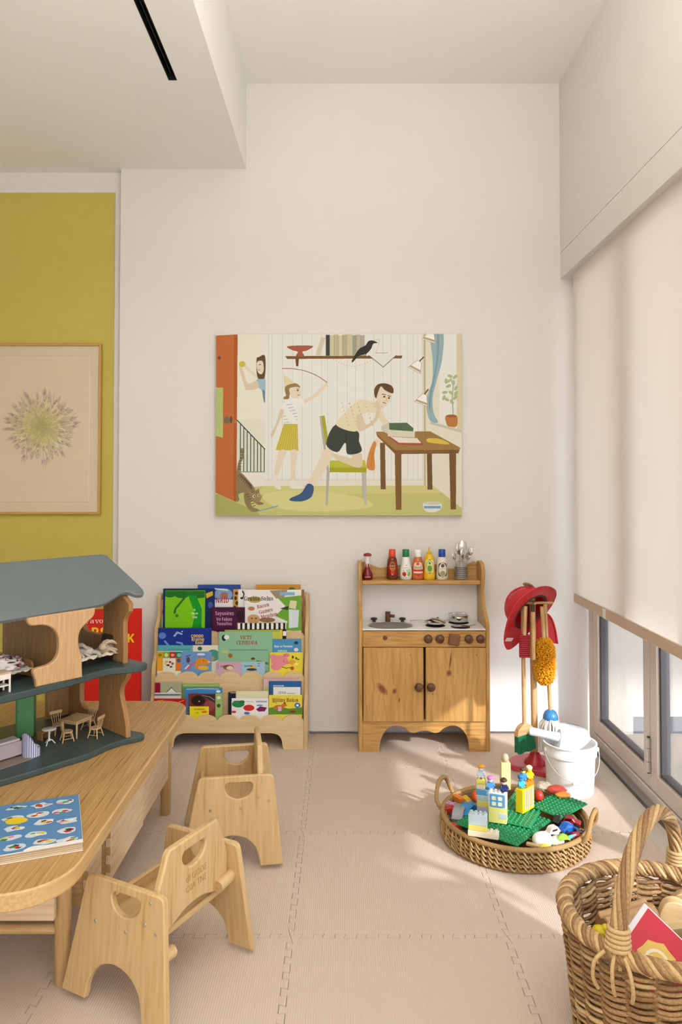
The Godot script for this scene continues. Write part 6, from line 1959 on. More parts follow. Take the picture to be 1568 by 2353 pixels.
func build_cleaning_set() -> void:
	var red := hue(190, 34, 48, 0.35)
	var s := thing("broom_stand", "red footed wooden stand holding toy brooms beside the kitchen", "stand", STAND)
	var o := []
	for i in 25:
		var a := -0.25 * PI + TAU * 0.62 * i / 24.0 + 0.3
		o.append(Vector2(cos(a), sin(a)) * 0.112)
	o.append_array([Vector2(0.03, -0.118), Vector2(0.09, -0.1)])
	part(s, "foot_plate", mb(Vector3.ZERO, Basis(Vector3.RIGHT, -PI / 2)).prism(Geometry2D.convex_hull(PackedVector2Array(o)), 0.0, 0.024, 0.004), hue(196, 62, 76, 0.4))
	part(s, "hub", mb(Vector3(0, 0.024, 0)).lathe([Vector2(0.048, 0.0), Vector2(0.046, 0.008), Vector2(0.03, 0.024), Vector2(0.02, 0.044), Vector2(0.0155, 0.05), Vector2(0.0, 0.05)], 26), red)
	part(s, "pole", mb().tube([Vector3(0, 0.06, 0), Vector3(-0.004, 0.4, 0.0), Vector3(-0.008, 0.75, 0)], 0.0138, 14), M.broom_wood_y)
	part(s, "cross_peg", mb().tube([Vector3(-0.09, 0.725, 0.03), Vector3(0.075, 0.725, 0.03)], 0.006, 8).tube([Vector3(-0.008, 0.725, -0.01), Vector3(-0.008, 0.725, 0.05)], 0.006, 8), M.broom_wood_x)
	# broom
	var b := thing("toy_broom", "toy broom with green bristles hanging on the stand", "broom", Vector3(0.778, 0.0, -3.22))
	part(b, "handle", mb().tube([Vector3(0.004, 0.2, 0), Vector3(0.0, 0.72, 0)], 0.0088, 10), M.broom_wood_y)
	var half := [Vector2(-0.048, 0.0), Vector2(0.048, 0.0)]
	for i in range(1, 13):
		var a := PI * i / 13.0
		half.append(Vector2(cos(a) * 0.048, sin(a) * 0.046))
	var yaw := Basis(Vector3.UP, 0.5) * Basis(Vector3(0, 0, 1), 0.08)
	part(b, "head", mb(Vector3(0.004, 0.165, 0), yaw).prism(half, -0.014, 0.014, 0.003), M.broom_wood_x)
	var br := mb(Vector3(0.004, 0.165, 0), yaw)
	for i in 13:
		for j in 4:
			var x := -0.042 + i * 0.007
			var z := -0.0105 + j * 0.007
			br.tube([Vector3(x, 0.002, z), Vector3(x * 1.06 + sin(i * 3.1 + j) * 0.0008, -0.072 + sin(i * 5.3 + j * 2.0) * 0.002, z * 1.2)], [0.0036, 0.0041], 5)
	stuff_part(b, "bristles", br, hue(24, 122, 84, 0.5))
	# mop
	var m := thing("toy_mop", "toy mop with white strings and a blue cup on the stand", "mop", Vector3(0.885, 0.0, -3.235))
	part(m, "handle", mb().tube([Vector3(0.014, 0.25, 0), Vector3(-0.006, 0.72, 0)], 0.008, 10), M.broom_wood_y)
	part(m, "cup", mb(Vector3(0.014, 0.222, 0)).lathe([Vector2(0.0, 0.0), Vector2(0.031, 0.0), Vector2(0.0325, 0.004), Vector2(0.031, 0.018), Vector2(0.024, 0.034), Vector2(0.012, 0.042), Vector2(0.0, 0.043)], 22), hue(52, 134, 196, 0.35))
	var strands := mb()
	var r := RandomNumberGenerator.new()
	r.seed = 5
	for i in 64:
		var a := TAU * i / 64.0 + r.randf_range(-0.05, 0.05)
		var rad := r.randf_range(0.016, 0.03)
		var out := r.randf_range(0.036, 0.05)
		var l := r.randf_range(0.115, 0.145)
		var w := r.randf_range(-0.006, 0.006)
		strands.tube(curve3([Vector3(0.014 + cos(a) * rad, 0.228, sin(a) * rad), Vector3(0.014 + cos(a) * out * 0.95 + w, 0.195, sin(a) * out * 0.9), Vector3(0.014 + cos(a) * out - w, 0.222 - l * 0.55, sin(a) * out), Vector3(0.014 + cos(a) * out * 1.05 + w, 0.222 - l, sin(a) * out * 1.05)], 4), 0.0036, 6)
	stuff_part(m, "strings", strands, hue(240, 237, 231, 0.95))
	# duster
	var d := thing("toy_duster", "fluffy orange yellow toy duster hanging on the stand", "duster", Vector3(0.862, 0.0, -3.2), 0.0)
	part(d, "handle", mb().tube([Vector3(0.004, 0.52, 0), Vector3(-0.006, 0.715, 0)], 0.0085, 10), M.broom_wood_y)
	part(d, "core", mb().ball(Vector3(0.004, 0.482, 0), Vector3(0.036, 0.093, 0.034), 14, 18), hue(222, 142, 12, 0.95))
	var fz := mb()
	for i in 2600:
		var th := acos(r.randf_range(-1.0, 1.0))
		var a := r.randf() * TAU
		var n := Vector3(sin(th) * cos(a), cos(th), sin(th) * sin(a))
		var p := Vector3(0.004, 0.482, 0) + n * Vector3(0.034, 0.092, 0.032)
		var sq := n.y
		p = Vector3(0.004, 0.482, 0) + Vector3(cos(a) * 0.035 * pow(1.0 - pow(absf(sq), 4.0), 0.5), sq * 0.092, sin(a) * 0.033 * pow(1.0 - pow(absf(sq), 4.0), 0.5))
		var side := Vector3(r.randf_range(-1, 1), r.randf_range(-1, 1), r.randf_range(-1, 1)).normalized()
		var k := n * 0.0085
		fz.tube([p, p + k * 0.8 + side * 0.002, p + k * 1.05 + side * 0.005, p + k * 0.75 + side * 0.0078, p + k * 0.3 + side * 0.0075], 0.0018, 4, false, false)
	stuff_part(d, "fluff", fz, hue(243, 170, 22, 0.95))
	# hand brush and dustpan
	var hb := thing("toy_hand_brush", "dark red ribbed toy hand brush hanging under the fire hat", "brush", Vector3(0.776, 0.0, -3.185))
	part(hb, "handle", mb().tube([Vector3(0.0, 0.595, 0), Vector3(0.006, 0.72, 0.0)], 0.0085, 10), M.broom_wood_y)
	part(hb, "back", mb().box(Vector3(0.0, 0.55, -0.004), Vector3(0.042, 0.098, 0.012), 0.002), hue(150, 20, 36, 0.5))
	for i in 11:
		part(hb, "rib", mb().tube([Vector3(-0.022, 0.506 + i * 0.0088, 0.005), Vector3(0.022, 0.506 + i * 0.0088, 0.005)], 0.0046, 8), hue(164, 24, 42, 0.55))
	var dp := thing("toy_dustpan", "bright red toy dustpan hanging behind the duster", "dustpan", Vector3(0.888, 0.0, -3.302))
	var pan := []
	pan.append_array(curve2(V([-0.05, 0.535, -0.052, 0.6, -0.035, 0.652, 0.0, 0.672, 0.034, 0.65, 0.052, 0.6, 0.062, 0.535]), 4))
	part(dp, "tray", mb().prism(pan, -0.003, 0.003, 0.001), hue(204, 36, 48, 0.35))
	part(dp, "lip", mb().tube(curve3([Vector3(-0.05, 0.535, 0.006), Vector3(-0.052, 0.6, 0.006), Vector3(-0.035, 0.652, 0.006), Vector3(0, 0.672, 0.006), Vector3(0.034, 0.65, 0.006), Vector3(0.052, 0.6, 0.006), Vector3(0.062, 0.535, 0.006)], 4), 0.004, 8), hue(204, 36, 48, 0.35))
	part(dp, "handle", mb().tube([Vector3(0.0, 0.66, 0.002), Vector3(0.0, 0.735, 0.012)], 0.008, 10), M.broom_wood_y)
	var st := thing("toy_stick", "short plain wooden stick hanging in front of the pole", "stick", Vector3(0.808, 0.0, -3.165))
	part(st, "rod", mb().tube([Vector3(0.002, 0.497, 0), Vector3(0.0, 0.7, 0)], 0.0083, 12), M.broom_wood_y)
	part(st, "rubber_end", mb().tube([Vector3(0.0, 0.7, 0), Vector3(0.0, 0.728, 0)], 0.0088, 12), hue(70, 54, 40, 0.7))
	build_fire_hat()
	build_bucket()


func build_fire_hat() -> void:
	var red := paint_once("hat_red", shade(196, 26, 42), 0.28)
	var n := Vector3(-0.46, 0.47, -0.75).normalized()
	var mx := Vector3(0.74, 0.67, 0.1)
	mx = (mx - n * mx.dot(n)).normalized()
	var k := mx.cross(n)
	var h := thing("fire_hat", "shiny red toy fire hat hung tilted on top of the stand", "hat", Vector3(0.812, 0.69, -3.225))
	h.basis = Basis(mx, n, k)
	var noise := noise_of(3, 1.0)
	# crown, outside and inside
	for q in [[1.0, 1], [0.965, -1]]:
		part(h, "crown" if q[1] > 0 else "crown_lining", mb().sheet(36, 12, func(u, w):
			var a: float = TAU * (u if q[1] > 0 else 1.0 - u)
			var th: float = (PI / 2) * w
			var rr: float = pow(sin(th), 0.7)
			return Vector3(cos(a) * 0.094 * rr, pow(maxf(cos(th), 0.0), 0.75) * 0.105, sin(a) * 0.08 * rr) * q[0], true), red)
	# brim: wider at the neck end, edges turned
	var edge := []
	for side in [0.0, 0.003]:
		part(h, "brim", mb().sheet(48, 6, func(u, w):
			var a: float = TAU * (u if side == 0.0 else 1.0 - u)
			var far: float = 0.14 + 0.045 * pow(maxf(0.0, -cos(a)), 2.0)
			var rx: float = lerpf(0.092, far, w)
			var rz: float = lerpf(0.078, 0.112, w)
			var dip: float = -0.014 * w * w + 0.022 * w * w * absf(sin(a)) - 0.03 * w * w * pow(maxf(0.0, -cos(a)), 2.0)
			return Vector3(cos(a) * rx, dip - side, sin(a) * rz), true), red)
	for i in 48:
		var a := TAU * i / 48.0
		var far := 0.14 + 0.045 * pow(maxf(0.0, -cos(a)), 2.0)
		edge.append(Vector3(cos(a) * far, -0.014 + 0.022 * absf(sin(a)) - 0.03 * pow(maxf(0.0, -cos(a)), 2.0) - 0.0015, sin(a) * 0.112))
	part(h, "brim_edge", mb().tube(edge, 0.0034, 8, true), red)
	var band := []
	for i in 40:
		var a := TAU * i / 40.0
		band.append(Vector3(cos(a) * 0.086, 0.002, sin(a) * 0.072))
	part(h, "sweat_band", mb().tube(band, 0.0055, 8, true), hue(74, 50, 40, 0.7))
	for j in 3:
		var arc := []
		for i in 13:
			var a := PI * i / 12.0
			arc.append(Vector3(cos(a) * 0.095, 0.004 + sin(a) * 0.106, (j - 1) * 0.036 * (0.4 + 0.6 * sin(a))))
		part(h, "ridge", mb().tube(arc, 0.0045, 8), red)
	# gilt badge on the raised front
	var bd := part(h, "badge", mb(Vector3(0.086, 0.062, 0.0), Basis(Vector3.UP, PI / 2) * Basis(Vector3.RIGHT, -0.35)).prism(smooth(V([-0.034, 0.0, 0.034, 0.0, 0.038, 0.03, 0.0, 0.062, -0.038, 0.03]), 5), 0.0, 0.006, 0.002), hue(168, 138, 84, 0.5))
	part(bd, "badge_relief", mb(Vector3(0.0925, 0.062, 0.0), Basis(Vector3.UP, PI / 2) * Basis(Vector3.RIGHT, -0.35)).tube(curve3([Vector3(-0.02, 0.02, 0.003), Vector3(0, 0.012, 0.003), Vector3(0.02, 0.02, 0.003), Vector3(0, 0.045, 0.003)], 3), 0.002, 6), hue(84, 66, 40, 0.6))
	part(h, "paper_sticker", mb(Vector3(-0.15, -0.034, 0.02), Basis(Vector3.UP, 1.2) * Basis(Vector3(0, 0, 1), 0.1)).box(Vector3.ZERO, Vector3(0.05, 0.0012, 0.018)), hue(232, 206, 200, 0.7))


func build_bucket() -> void:
	var c := Vector3(0.923, 0, -3.04)
	var white := paint_once("bucket_white", shade(238, 237, 234), 0.35)
	var b := thing("bucket", "white plastic bucket with wire handle on the mat", "bucket", c)
	part(b, "body", mb().lathe([Vector2(0.0, 0.0), Vector2(0.09, 0.0), Vector2(0.0925, 0.003), Vector2(0.099, 0.15), Vector2(0.105, 0.152), Vector2(0.106, 0.166), Vector2(0.1025, 0.17), Vector2(0.1035, 0.192), Vector2(0.1075, 0.194), Vector2(0.1075, 0.198), Vector2(0.1, 0.198), Vector2(0.09, 0.006), Vector2(0.0, 0.006)], 48), white)
	var arc := []
	for i in 25:
		var a := PI * i / 24.0
		arc.append(Vector3(-cos(a) * 0.109, 0.172 - sin(a) * 0.098, 0.02 + sin(a) * 0.098))
	var w := part(b, "wire_handle", mb().tube(arc, 0.0018, 6), M.brushed_steel)
	part(w, "grip", mb(Vector3(-0.012, 0.0735, 0.1185), Basis(Vector3(0, 0, 1), PI / 2)).lathe([Vector2(0.0055, -0.013), Vector2(0.006, 0.0), Vector2(0.0055, 0.013)], 10), hue(226, 224, 220, 0.5))
	for s in [-1.0, 1.0]:
		part(b, "ear", mb(Vector3(s * 0.106, 0.172, 0.02), Basis(Vector3(0, 0, 1), PI / 2)).lathe([Vector2(0.0, -0.005), Vector2(0.009, -0.004), Vector2(0.009, 0.004), Vector2(0.0, 0.005)], 12), white)
	# scoop shovel leaning in the bucket
	var g := paint_once("scoop_grey", shade(222, 222, 224), 0.35)
	var sc := thing("toy_scoop", "pale grey toy shovel leaning in the white bucket", "shovel", c + Vector3(0.004, 0.195, 0.0))
	sc.basis = Basis(Vector3.UP, -0.1) * Basis(Vector3(0, 0, 1), -0.2) * Basis(Vector3.RIGHT, 0.75)
	for q in [[0.058, 1], [0.0545, -1]]:
		part(sc, "blade" if q[1] > 0 else "blade_inside", mb().sheet(8, 18, func(u, w):
			var uu: float = u if q[1] > 0 else 1.0 - u
			var reach: float = (PI / 2 + 0.25) * (0.62 + 0.38 * sin(PI * clampf(uu * 0.85 + 0.08, 0.0, 1.0)))
			var a: float = PI / 2 + lerpf(-reach, reach, w)
			var rr: float = q[0] * (1.0 - 0.1 * uu)
			var x: float = lerpf(-0.05, 0.1, uu) - 0.03 * pow(absf(cos(a)), 2.0) * uu
			return Vector3(x, -sin(a) * rr * 0.8 + 0.02, -cos(a) * rr * 1.2)), g)
	part(sc, "neck_wall", mb(Vector3(-0.05, -0.012, 0), Basis(Vector3(0, 0, 1), PI / 2)).lathe([Vector2(0.0, 0.004), Vector2(0.04, 0.002), Vector2(0.046, -0.002)], 24), g)
	var gr := part(sc, "handle", mb().tube(curve3([Vector3(-0.05, 0.01, 0.0), Vector3(-0.085, 0.012, 0.0), Vector3(-0.155, 0.01, 0.0), Vector3(-0.172, 0.01, 0.0)], 4), [0.022, 0.021, 0.019, 0.0175, 0.0165, 0.016, 0.016, 0.0165, 0.017, 0.017, 0.016, 0.013, 0.007], 14), g)
	part(gr, "hole_disc", mb(Vector3(-0.152, 0.0185, 0.0125), Basis(Vector3.RIGHT, 0.9)).lathe([Vector2(0.0, 0.0), Vector2(0.0042, 0.0), Vector2(0.0046, -0.002)], 10), hue(90, 88, 88, 0.7))  # dark disc on the solid handle; shade of a hole put into its colour


# ------------------------------------------------------------------ low seagrass basket full of bricks and toys
const TRAY := Vector3(0.604, 0, -2.645)


func wrapped_ring(c: Vector3, r: float, thick: float, turns: int) -> MB:
	var pts := []
	var rad := []
	for i in turns * 3:
		var a := TAU * i / (turns * 3.0)
		pts.append(c + Vector3(cos(a) * r, 0, sin(a) * r))
		rad.append(thick * (1.0 if i % 3 != 0 else 0.8))
	return mb().tube(pts, rad, 8, true)


func wrapped_cord(pts: Array, thick: float) -> MB:
	var rad := []
	for i in pts.size():
		rad.append(thick * (1.0 if i % 3 != 0 else 0.82))
	return mb().tube(pts, rad, 8)


func build_brick_basket() -> void:
	speckle("seagrass", shade(152, 118, 74), shade(190, 156, 106), 30.0, 0.85, 0.05)
	speckle("seagrass_pale", shade(176, 142, 94), shade(206, 174, 124), 30.0, 0.85, 0.05)
	speckle("seagrass_dark", shade(140, 106, 66), shade(172, 138, 92), 30.0, 0.9, 0.05)  # seagrass darkened: shade behind the cords put into the lining colour
	var t := thing("seagrass_basket", "low round seagrass basket full of building bricks on the mat", "basket", TRAY)
	part(t, "rim", wrapped_ring(Vector3(0, 0.078, 0), 0.25, 0.009, 150), M.seagrass)
	part(t, "foot_ring", wrapped_ring(Vector3(0, 0.008, 0), 0.243, 0.008, 150), M.seagrass)
	part(t, "lining", mb().lathe([Vector2(0.0, 0.004), Vector2(0.236, 0.004), Vector2(0.245, 0.04), Vector2(0.242, 0.075), Vector2(0.236, 0.075), Vector2(0.239, 0.04), Vector2(0.23, 0.01), Vector2(0.0, 0.01)], 64), M.seagrass_dark)
	# looped cords between rim and foot: three tiers of interlaced waves, rough and uneven
	var r := RandomNumberGenerator.new()
	r.seed = 8
	for tier in 4:
		for ph in 2:
			var pts := []
			var waves := 36
			var n := waves * 7
			for i in n:
				var a := TAU * i / n
				var s := sin(a * waves + ph * PI)
				var y := 0.02 + tier * 0.0145 + s * 0.0105 + r.randf_range(-0.002, 0.002)
				var rr := 0.2485 + 0.006 * cos(a * waves + ph * PI) + 0.004 * sin(PI * (y / 0.08)) + r.randf_range(-0.0018, 0.0018)
				pts.append(Vector3(cos(a) * rr, y, sin(a) * rr))
			part(t, "woven_cord", mb().tube(pts, 0.0034, 5, true), [M.seagrass, M.seagrass_pale][ph])
	for q in [[2.2, 0.064], [-0.95, 0.062]]:
		var a0: float = q[0] + 0.42
		var c := Vector3(cos(a0), 0, -sin(a0)) * 0.25
		var tan := Vector3(-sin(a0), 0, -cos(a0))
		var up := Vector3.UP * 0.9 + c.normalized() * 0.15
		var pts := curve3([c - tan * q[1] + Vector3(0, 0.07, 0), c - tan * q[1] * 1.02 + up * 0.11, c - tan * q[1] * 0.6 + up * 0.155, c + up * 0.168, c + tan * q[1] * 0.6 + up * 0.155, c + tan * q[1] * 1.02 + up * 0.11, c + tan * q[1] + Vector3(0, 0.07, 0)], 9)
		part(t, "handle", wrapped_cord(pts, 0.0085), M.seagrass)
	build_bricks()


func stud_plate(o: Node3D, w: float, l: float, pitch: float, thick: float, m: Material) -> void:
	part(o, "plate", mb().box(Vector3(0, thick / 2, 0), Vector3(w, thick, l), 0.0008), m)
	var b := mb()
	var nx := int(round(w / pitch))
	var nz := int(round(l / pitch))
	for i in nx:
		for j in nz:
			b.lathe([Vector2(pitch * 0.3, thick), Vector2(pitch * 0.3, thick + 0.0038), Vector2(pitch * 0.26, thick + 0.0044), Vector2(0.0, thick + 0.0044)], 8, Vector3((i - (nx - 1) / 2.0) * pitch, 0, (j - (nz - 1) / 2.0) * pitch))
	stuff_part(o, "studs", b, m)


# a brick with its studs; x by z studs
func brick(o: Node3D, at: Vector3, size: Vector3, m: Material, studs := Vector2i(2, 1), called := "brick") -> MeshInstance3D:
	var b := mb().box(at + Vector3(0, size.y / 2, 0), size - Vector3(0.0004, 0.0004, 0.0004), 0.0012)
	for i in studs.x:
		for j in studs.y:
			b.lathe([Vector2(0.0048, size.y), Vector2(0.0048, size.y + 0.004), Vector2(0.0042, size.y + 0.0045), Vector2(0.0, size.y + 0.0045)], 10, at + Vector3((i + 0.5) / studs.x * size.x - size.x / 2, 0, (j + 0.5) / studs.y * size.z - size.z / 2))
	return part(o, called, b, m)


func build_bricks() -> void:
	var green := hue(34, 142, 88, 0.35)
	var y := 0.078
	var A := thing("brick_baseplate", "large green stud baseplate across the front of the basket", "toy brick", Vector3(0.553, y, -2.586), 0.837, "green baseplates in the basket")
	stud_plate(A, 0.24, 0.24, 0.016, 0.004, green)
	var B := thing("brick_baseplate", "green stud baseplate laid on top under the yellow tower", "toy brick", Vector3(0.641, y + 0.0095, -2.67), 1.07, "green baseplates in the basket")
	stud_plate(B, 0.272, 0.128, 0.016, 0.004, green)
	var C := thing("brick_baseplate", "green stud baseplate sticking out towards the bucket", "toy brick", Vector3(0.772, y + 0.02, -2.672), 0.7, "green baseplates in the basket")
	stud_plate(C, 0.16, 0.128, 0.016, 0.004, green)
	C.rotation.z = 0.03
	var up := y + 0.0088
	var sky := hue(190, 208, 214, 0.35)
	var yel := hue(226, 214, 104, 0.35)
	var pale := hue(228, 220, 190, 0.35)
	var blu := hue(96, 164, 208, 0.35)
	var lil := hue(186, 178, 208, 0.35)
	# grey and cream wall at the front
	var w1 := thing("brick_tower", "low grey and yellow brick wall at the basket front", "toy brick", Vector3(0.452, up, -2.475), -0.32, "brick towers in the basket")
	brick(w1, Vector3(0.012, 0, 0), Vector3(0.1, 0.02, 0.03), pale, Vector2i(6, 2))
	brick(w1, Vector3(-0.006, 0.02, 0), Vector3(0.06, 0.018, 0.03), yel, Vector2i(4, 2))
	brick(w1, Vector3(-0.006, 0.038, 0), Vector3(0.06, 0.034, 0.03), sky, Vector2i(4, 2))
	# window house
	var w2 := thing("brick_tower", "pale yellow and white brick tower with a blue four-pane window", "toy brick", Vector3(0.533, up, -2.575), -0.32, "brick towers in the basket")
	brick(w2, Vector3.ZERO, Vector3(0.062, 0.054, 0.03), hue(224, 220, 130, 0.35), Vector2i(0, 0))
	part(w2, "brick", mb().box(Vector3(0.018, 0.026, 0.0152), Vector3(0.026, 0.017, 0.0012), 0.0003), sky)
	var wb := brick(w2, Vector3(0, 0.054, 0), Vector3(0.062, 0.048, 0.03), hue(232, 230, 226, 0.35), Vector2i(4, 2))
	var holes := []
	for i in 2:
		for j in 2:
			holes.append(rounded(-0.019 + i * 0.021, 0.06 + j * 0.0185, -0.003 + i * 0.021, 0.0735 + j * 0.0185, 0.003, 3))
	part(wb, "window_frame", mb(Vector3(0, 0, 0.015)).prism(rounded(-0.0255, 0.0555, 0.0255, 0.0985, 0.004, 3), 0.0, 0.0025, 0.0005, holes), hue(84, 158, 206, 0.35))
	part(wb, "window_pane", mb().box(Vector3(0, 0.077, 0.0152), Vector3(0.046, 0.038, 0.001)), hue(232, 228, 190, 0.3))
	# striped tower behind
	var w3 := thing("brick_tower", "tall tower of blue white yellow and lilac bricks behind the window tower", "toy brick", Vector3(0.502, up, -2.66), -0.32, "brick towers in the basket")
	var yy := 0.0
	for q in [[0.018, lil, 0.05], [0.02, yel, 0.05], [0.02, sky, 0.05], [0.02, blu, 0.056], [0.016, pale, 0.03], [0.018, yel, 0.03]]:
		brick(w3, Vector3(-0.011 if q[2] < 0.04 else 0.0, yy, 0), Vector3(q[2], q[0], 0.03), q[1], Vector2i(2 if q[2] < 0.04 else 3, 2))
		yy += q[0]
	# yellow barred tower
	var w4 := thing("brick_tower", "bright yellow tower with a barred cream side on the top baseplate", "toy brick", Vector3(0.643, up + 0.0095, -2.645), 0.78, "brick towers in the basket")
	brick(w4, Vector3.ZERO, Vector3(0.075, 0.082, 0.03), hue(240, 214, 22, 0.35), Vector2i(0, 0))
	for i in 5:
		part(w4, "bar", mb().box(Vector3(-0.024 + i * 0.0125, 0.044, 0.0156), Vector3(0.0055, 0.07, 0.002), 0.0005), hue(238, 224, 184, 0.35))
	part(w4, "bar_ground", mb().box(Vector3(0.001, 0.044, 0.0146), Vector3(0.06, 0.062, 0.0016)), hue(206, 140, 60, 0.5))
	brick(w4, Vector3(0.012, 0.082, 0), Vector3(0.05, 0.016, 0.03), hue(238, 128, 30, 0.35), Vector2i(3, 2))
	var w5 := thing("brick_tower", "pale lemon brick column at the back of the basket", "toy brick", Vector3(0.618, up, -2.85), 0.0, "brick towers in the basket")
	brick(w5, Vector3.ZERO, Vector3(0.036, 0.1, 0.032), hue(226, 218, 150, 0.35), Vector2i(0, 0))
	part(w5, "animal_top", mb().ball(Vector3(0, 0.114, 0), Vector3(0.014, 0.018, 0.014), 10, 14), hue(190, 172, 140, 0.6))
	# little figures
	figure("little brick figure with yellow hair and silver coat on the striped tower", in_tower(w3, Vector3(-0.011, 0.117, 0)), -0.2, shade(232, 160, 30), shade(206, 212, 222), shade(196, 206, 214))
	figure("little brick figure with lilac hair and blue coat", in_tower(w3, Vector3(0.022, 0.083, 0.004)), 0.2, shade(206, 130, 206), shade(72, 138, 196), shade(210, 200, 190))
	figure("little brick figure with brown hair and navy coat on the window tower", in_tower(w2, Vector3(0.02, 0.107, 0.0)), 0.3, shade(86, 52, 36), shade(28, 40, 92), shade(226, 186, 150))
	figure("little brick figure with brown hair and green scarf beside the yellow one", in_tower(w4, Vector3(0.002, 0.103, -0.008)), 0.0, shade(88, 60, 42), shade(70, 160, 200), shade(206, 200, 80))
	figure("little yellow brick figure with cream crown on the barred tower", in_tower(w4, Vector3(0.03, 0.103, 0.0)), 0.3, shade(238, 226, 180), shade(240, 196, 24), shade(240, 196, 24))
	figure("little turquoise brick figure at the edge of the yellow tower", in_tower(w4, Vector3(-0.024, 0.0865, 0.0)), 0.5, shade(44, 120, 186), shade(76, 176, 204), shade(70, 150, 200))
	build_small_toys()


func in_tower(o: Node3D, p: Vector3) -> Vector3:
	return o.position + o.basis * p


func figure(label: String, p: Vector3, turn: float, hair: Color, coat: Color, face: Color) -> void:
	var f := thing("toy_figure", label, "toy figure", p, turn, "little brick figures in the basket")
	var cm := hue(coat.r8, coat.g8, coat.b8, 0.3)
	part(f, "body", mb().prism(V([-0.0105, 0.0, 0.0105, 0.0, 0.012, 0.006, 0.008, 0.022, -0.008, 0.022, -0.012, 0.006]), -0.0065, 0.0065, 0.001), cm)
	for s in [-1.0, 1.0]:
		part(f, "arm", mb().tube([Vector3(s * 0.008, 0.02, 0), Vector3(s * 0.013, 0.013, 0.003), Vector3(s * 0.0125, 0.008, 0.008)], 0.0032, 8), cm)
		part(f, "leg", mb().box(Vector3(s * 0.0052, 0.003, 0.006), Vector3(0.009, 0.006, 0.013), 0.0015), cm)
	var h := part(f, "head", mb().lathe([Vector2(0.004, 0.022), Vector2(0.0085, 0.024), Vector2(0.0095, 0.03), Vector2(0.0085, 0.037), Vector2(0.0, 0.039)], 16), hue(face.r8, face.g8, face.b8, 0.4))
	part(h, "hair", mb().lump(Vector3(0, 0.036, -0.001), Vector3(0.0115, 0.0085, 0.0115), noise_of(4, 1.0), 0.2, 2.5, 10, 14), hue(hair.r8, hair.g8, hair.b8, 0.5))


func toy_car(label: String, p: Vector3, turn: float, tilt: float, c: Color, c2: Color, size := 1.0) -> void:
	var t := thing("toy_car", label, "toy car", p, turn, "toy vehicles in the basket")
	t.rotation.z = tilt
	var m := hue(c.r8, c.g8, c.b8, 0.3)
	part(t, "body", mb().prism(curve2(V([-0.032 * size, 0.006, 0.032 * size, 0.006, 0.033 * size, 0.016, 0.018 * size, 0.019, 0.01 * size, 0.031, -0.014 * size, 0.032, -0.024 * size, 0.02, -0.033 * size, 0.018]), 2), -0.014 * size, 0.014 * size, 0.002), m)
	part(t, "windows", mb().box(Vector3(-0.004 * size, 0.0245, 0), Vector3(0.022 * size, 0.008, 0.0285 * size), 0.001), hue(c2.r8, c2.g8, c2.b8, 0.15))
	for sx in [-1.0, 1.0]:
		for sz in [-1.0, 1.0]:
			part(t, "wheel", mb(Vector3(sx * 0.019 * size, 0.0075, sz * 0.014 * size), Basis(Vector3.RIGHT, PI / 2)).lathe([Vector2(0.0, -0.003), Vector2(0.0075, -0.003), Vector2(0.0075, 0.003), Vector2(0.0, 0.003)], 14), M.black_matt)


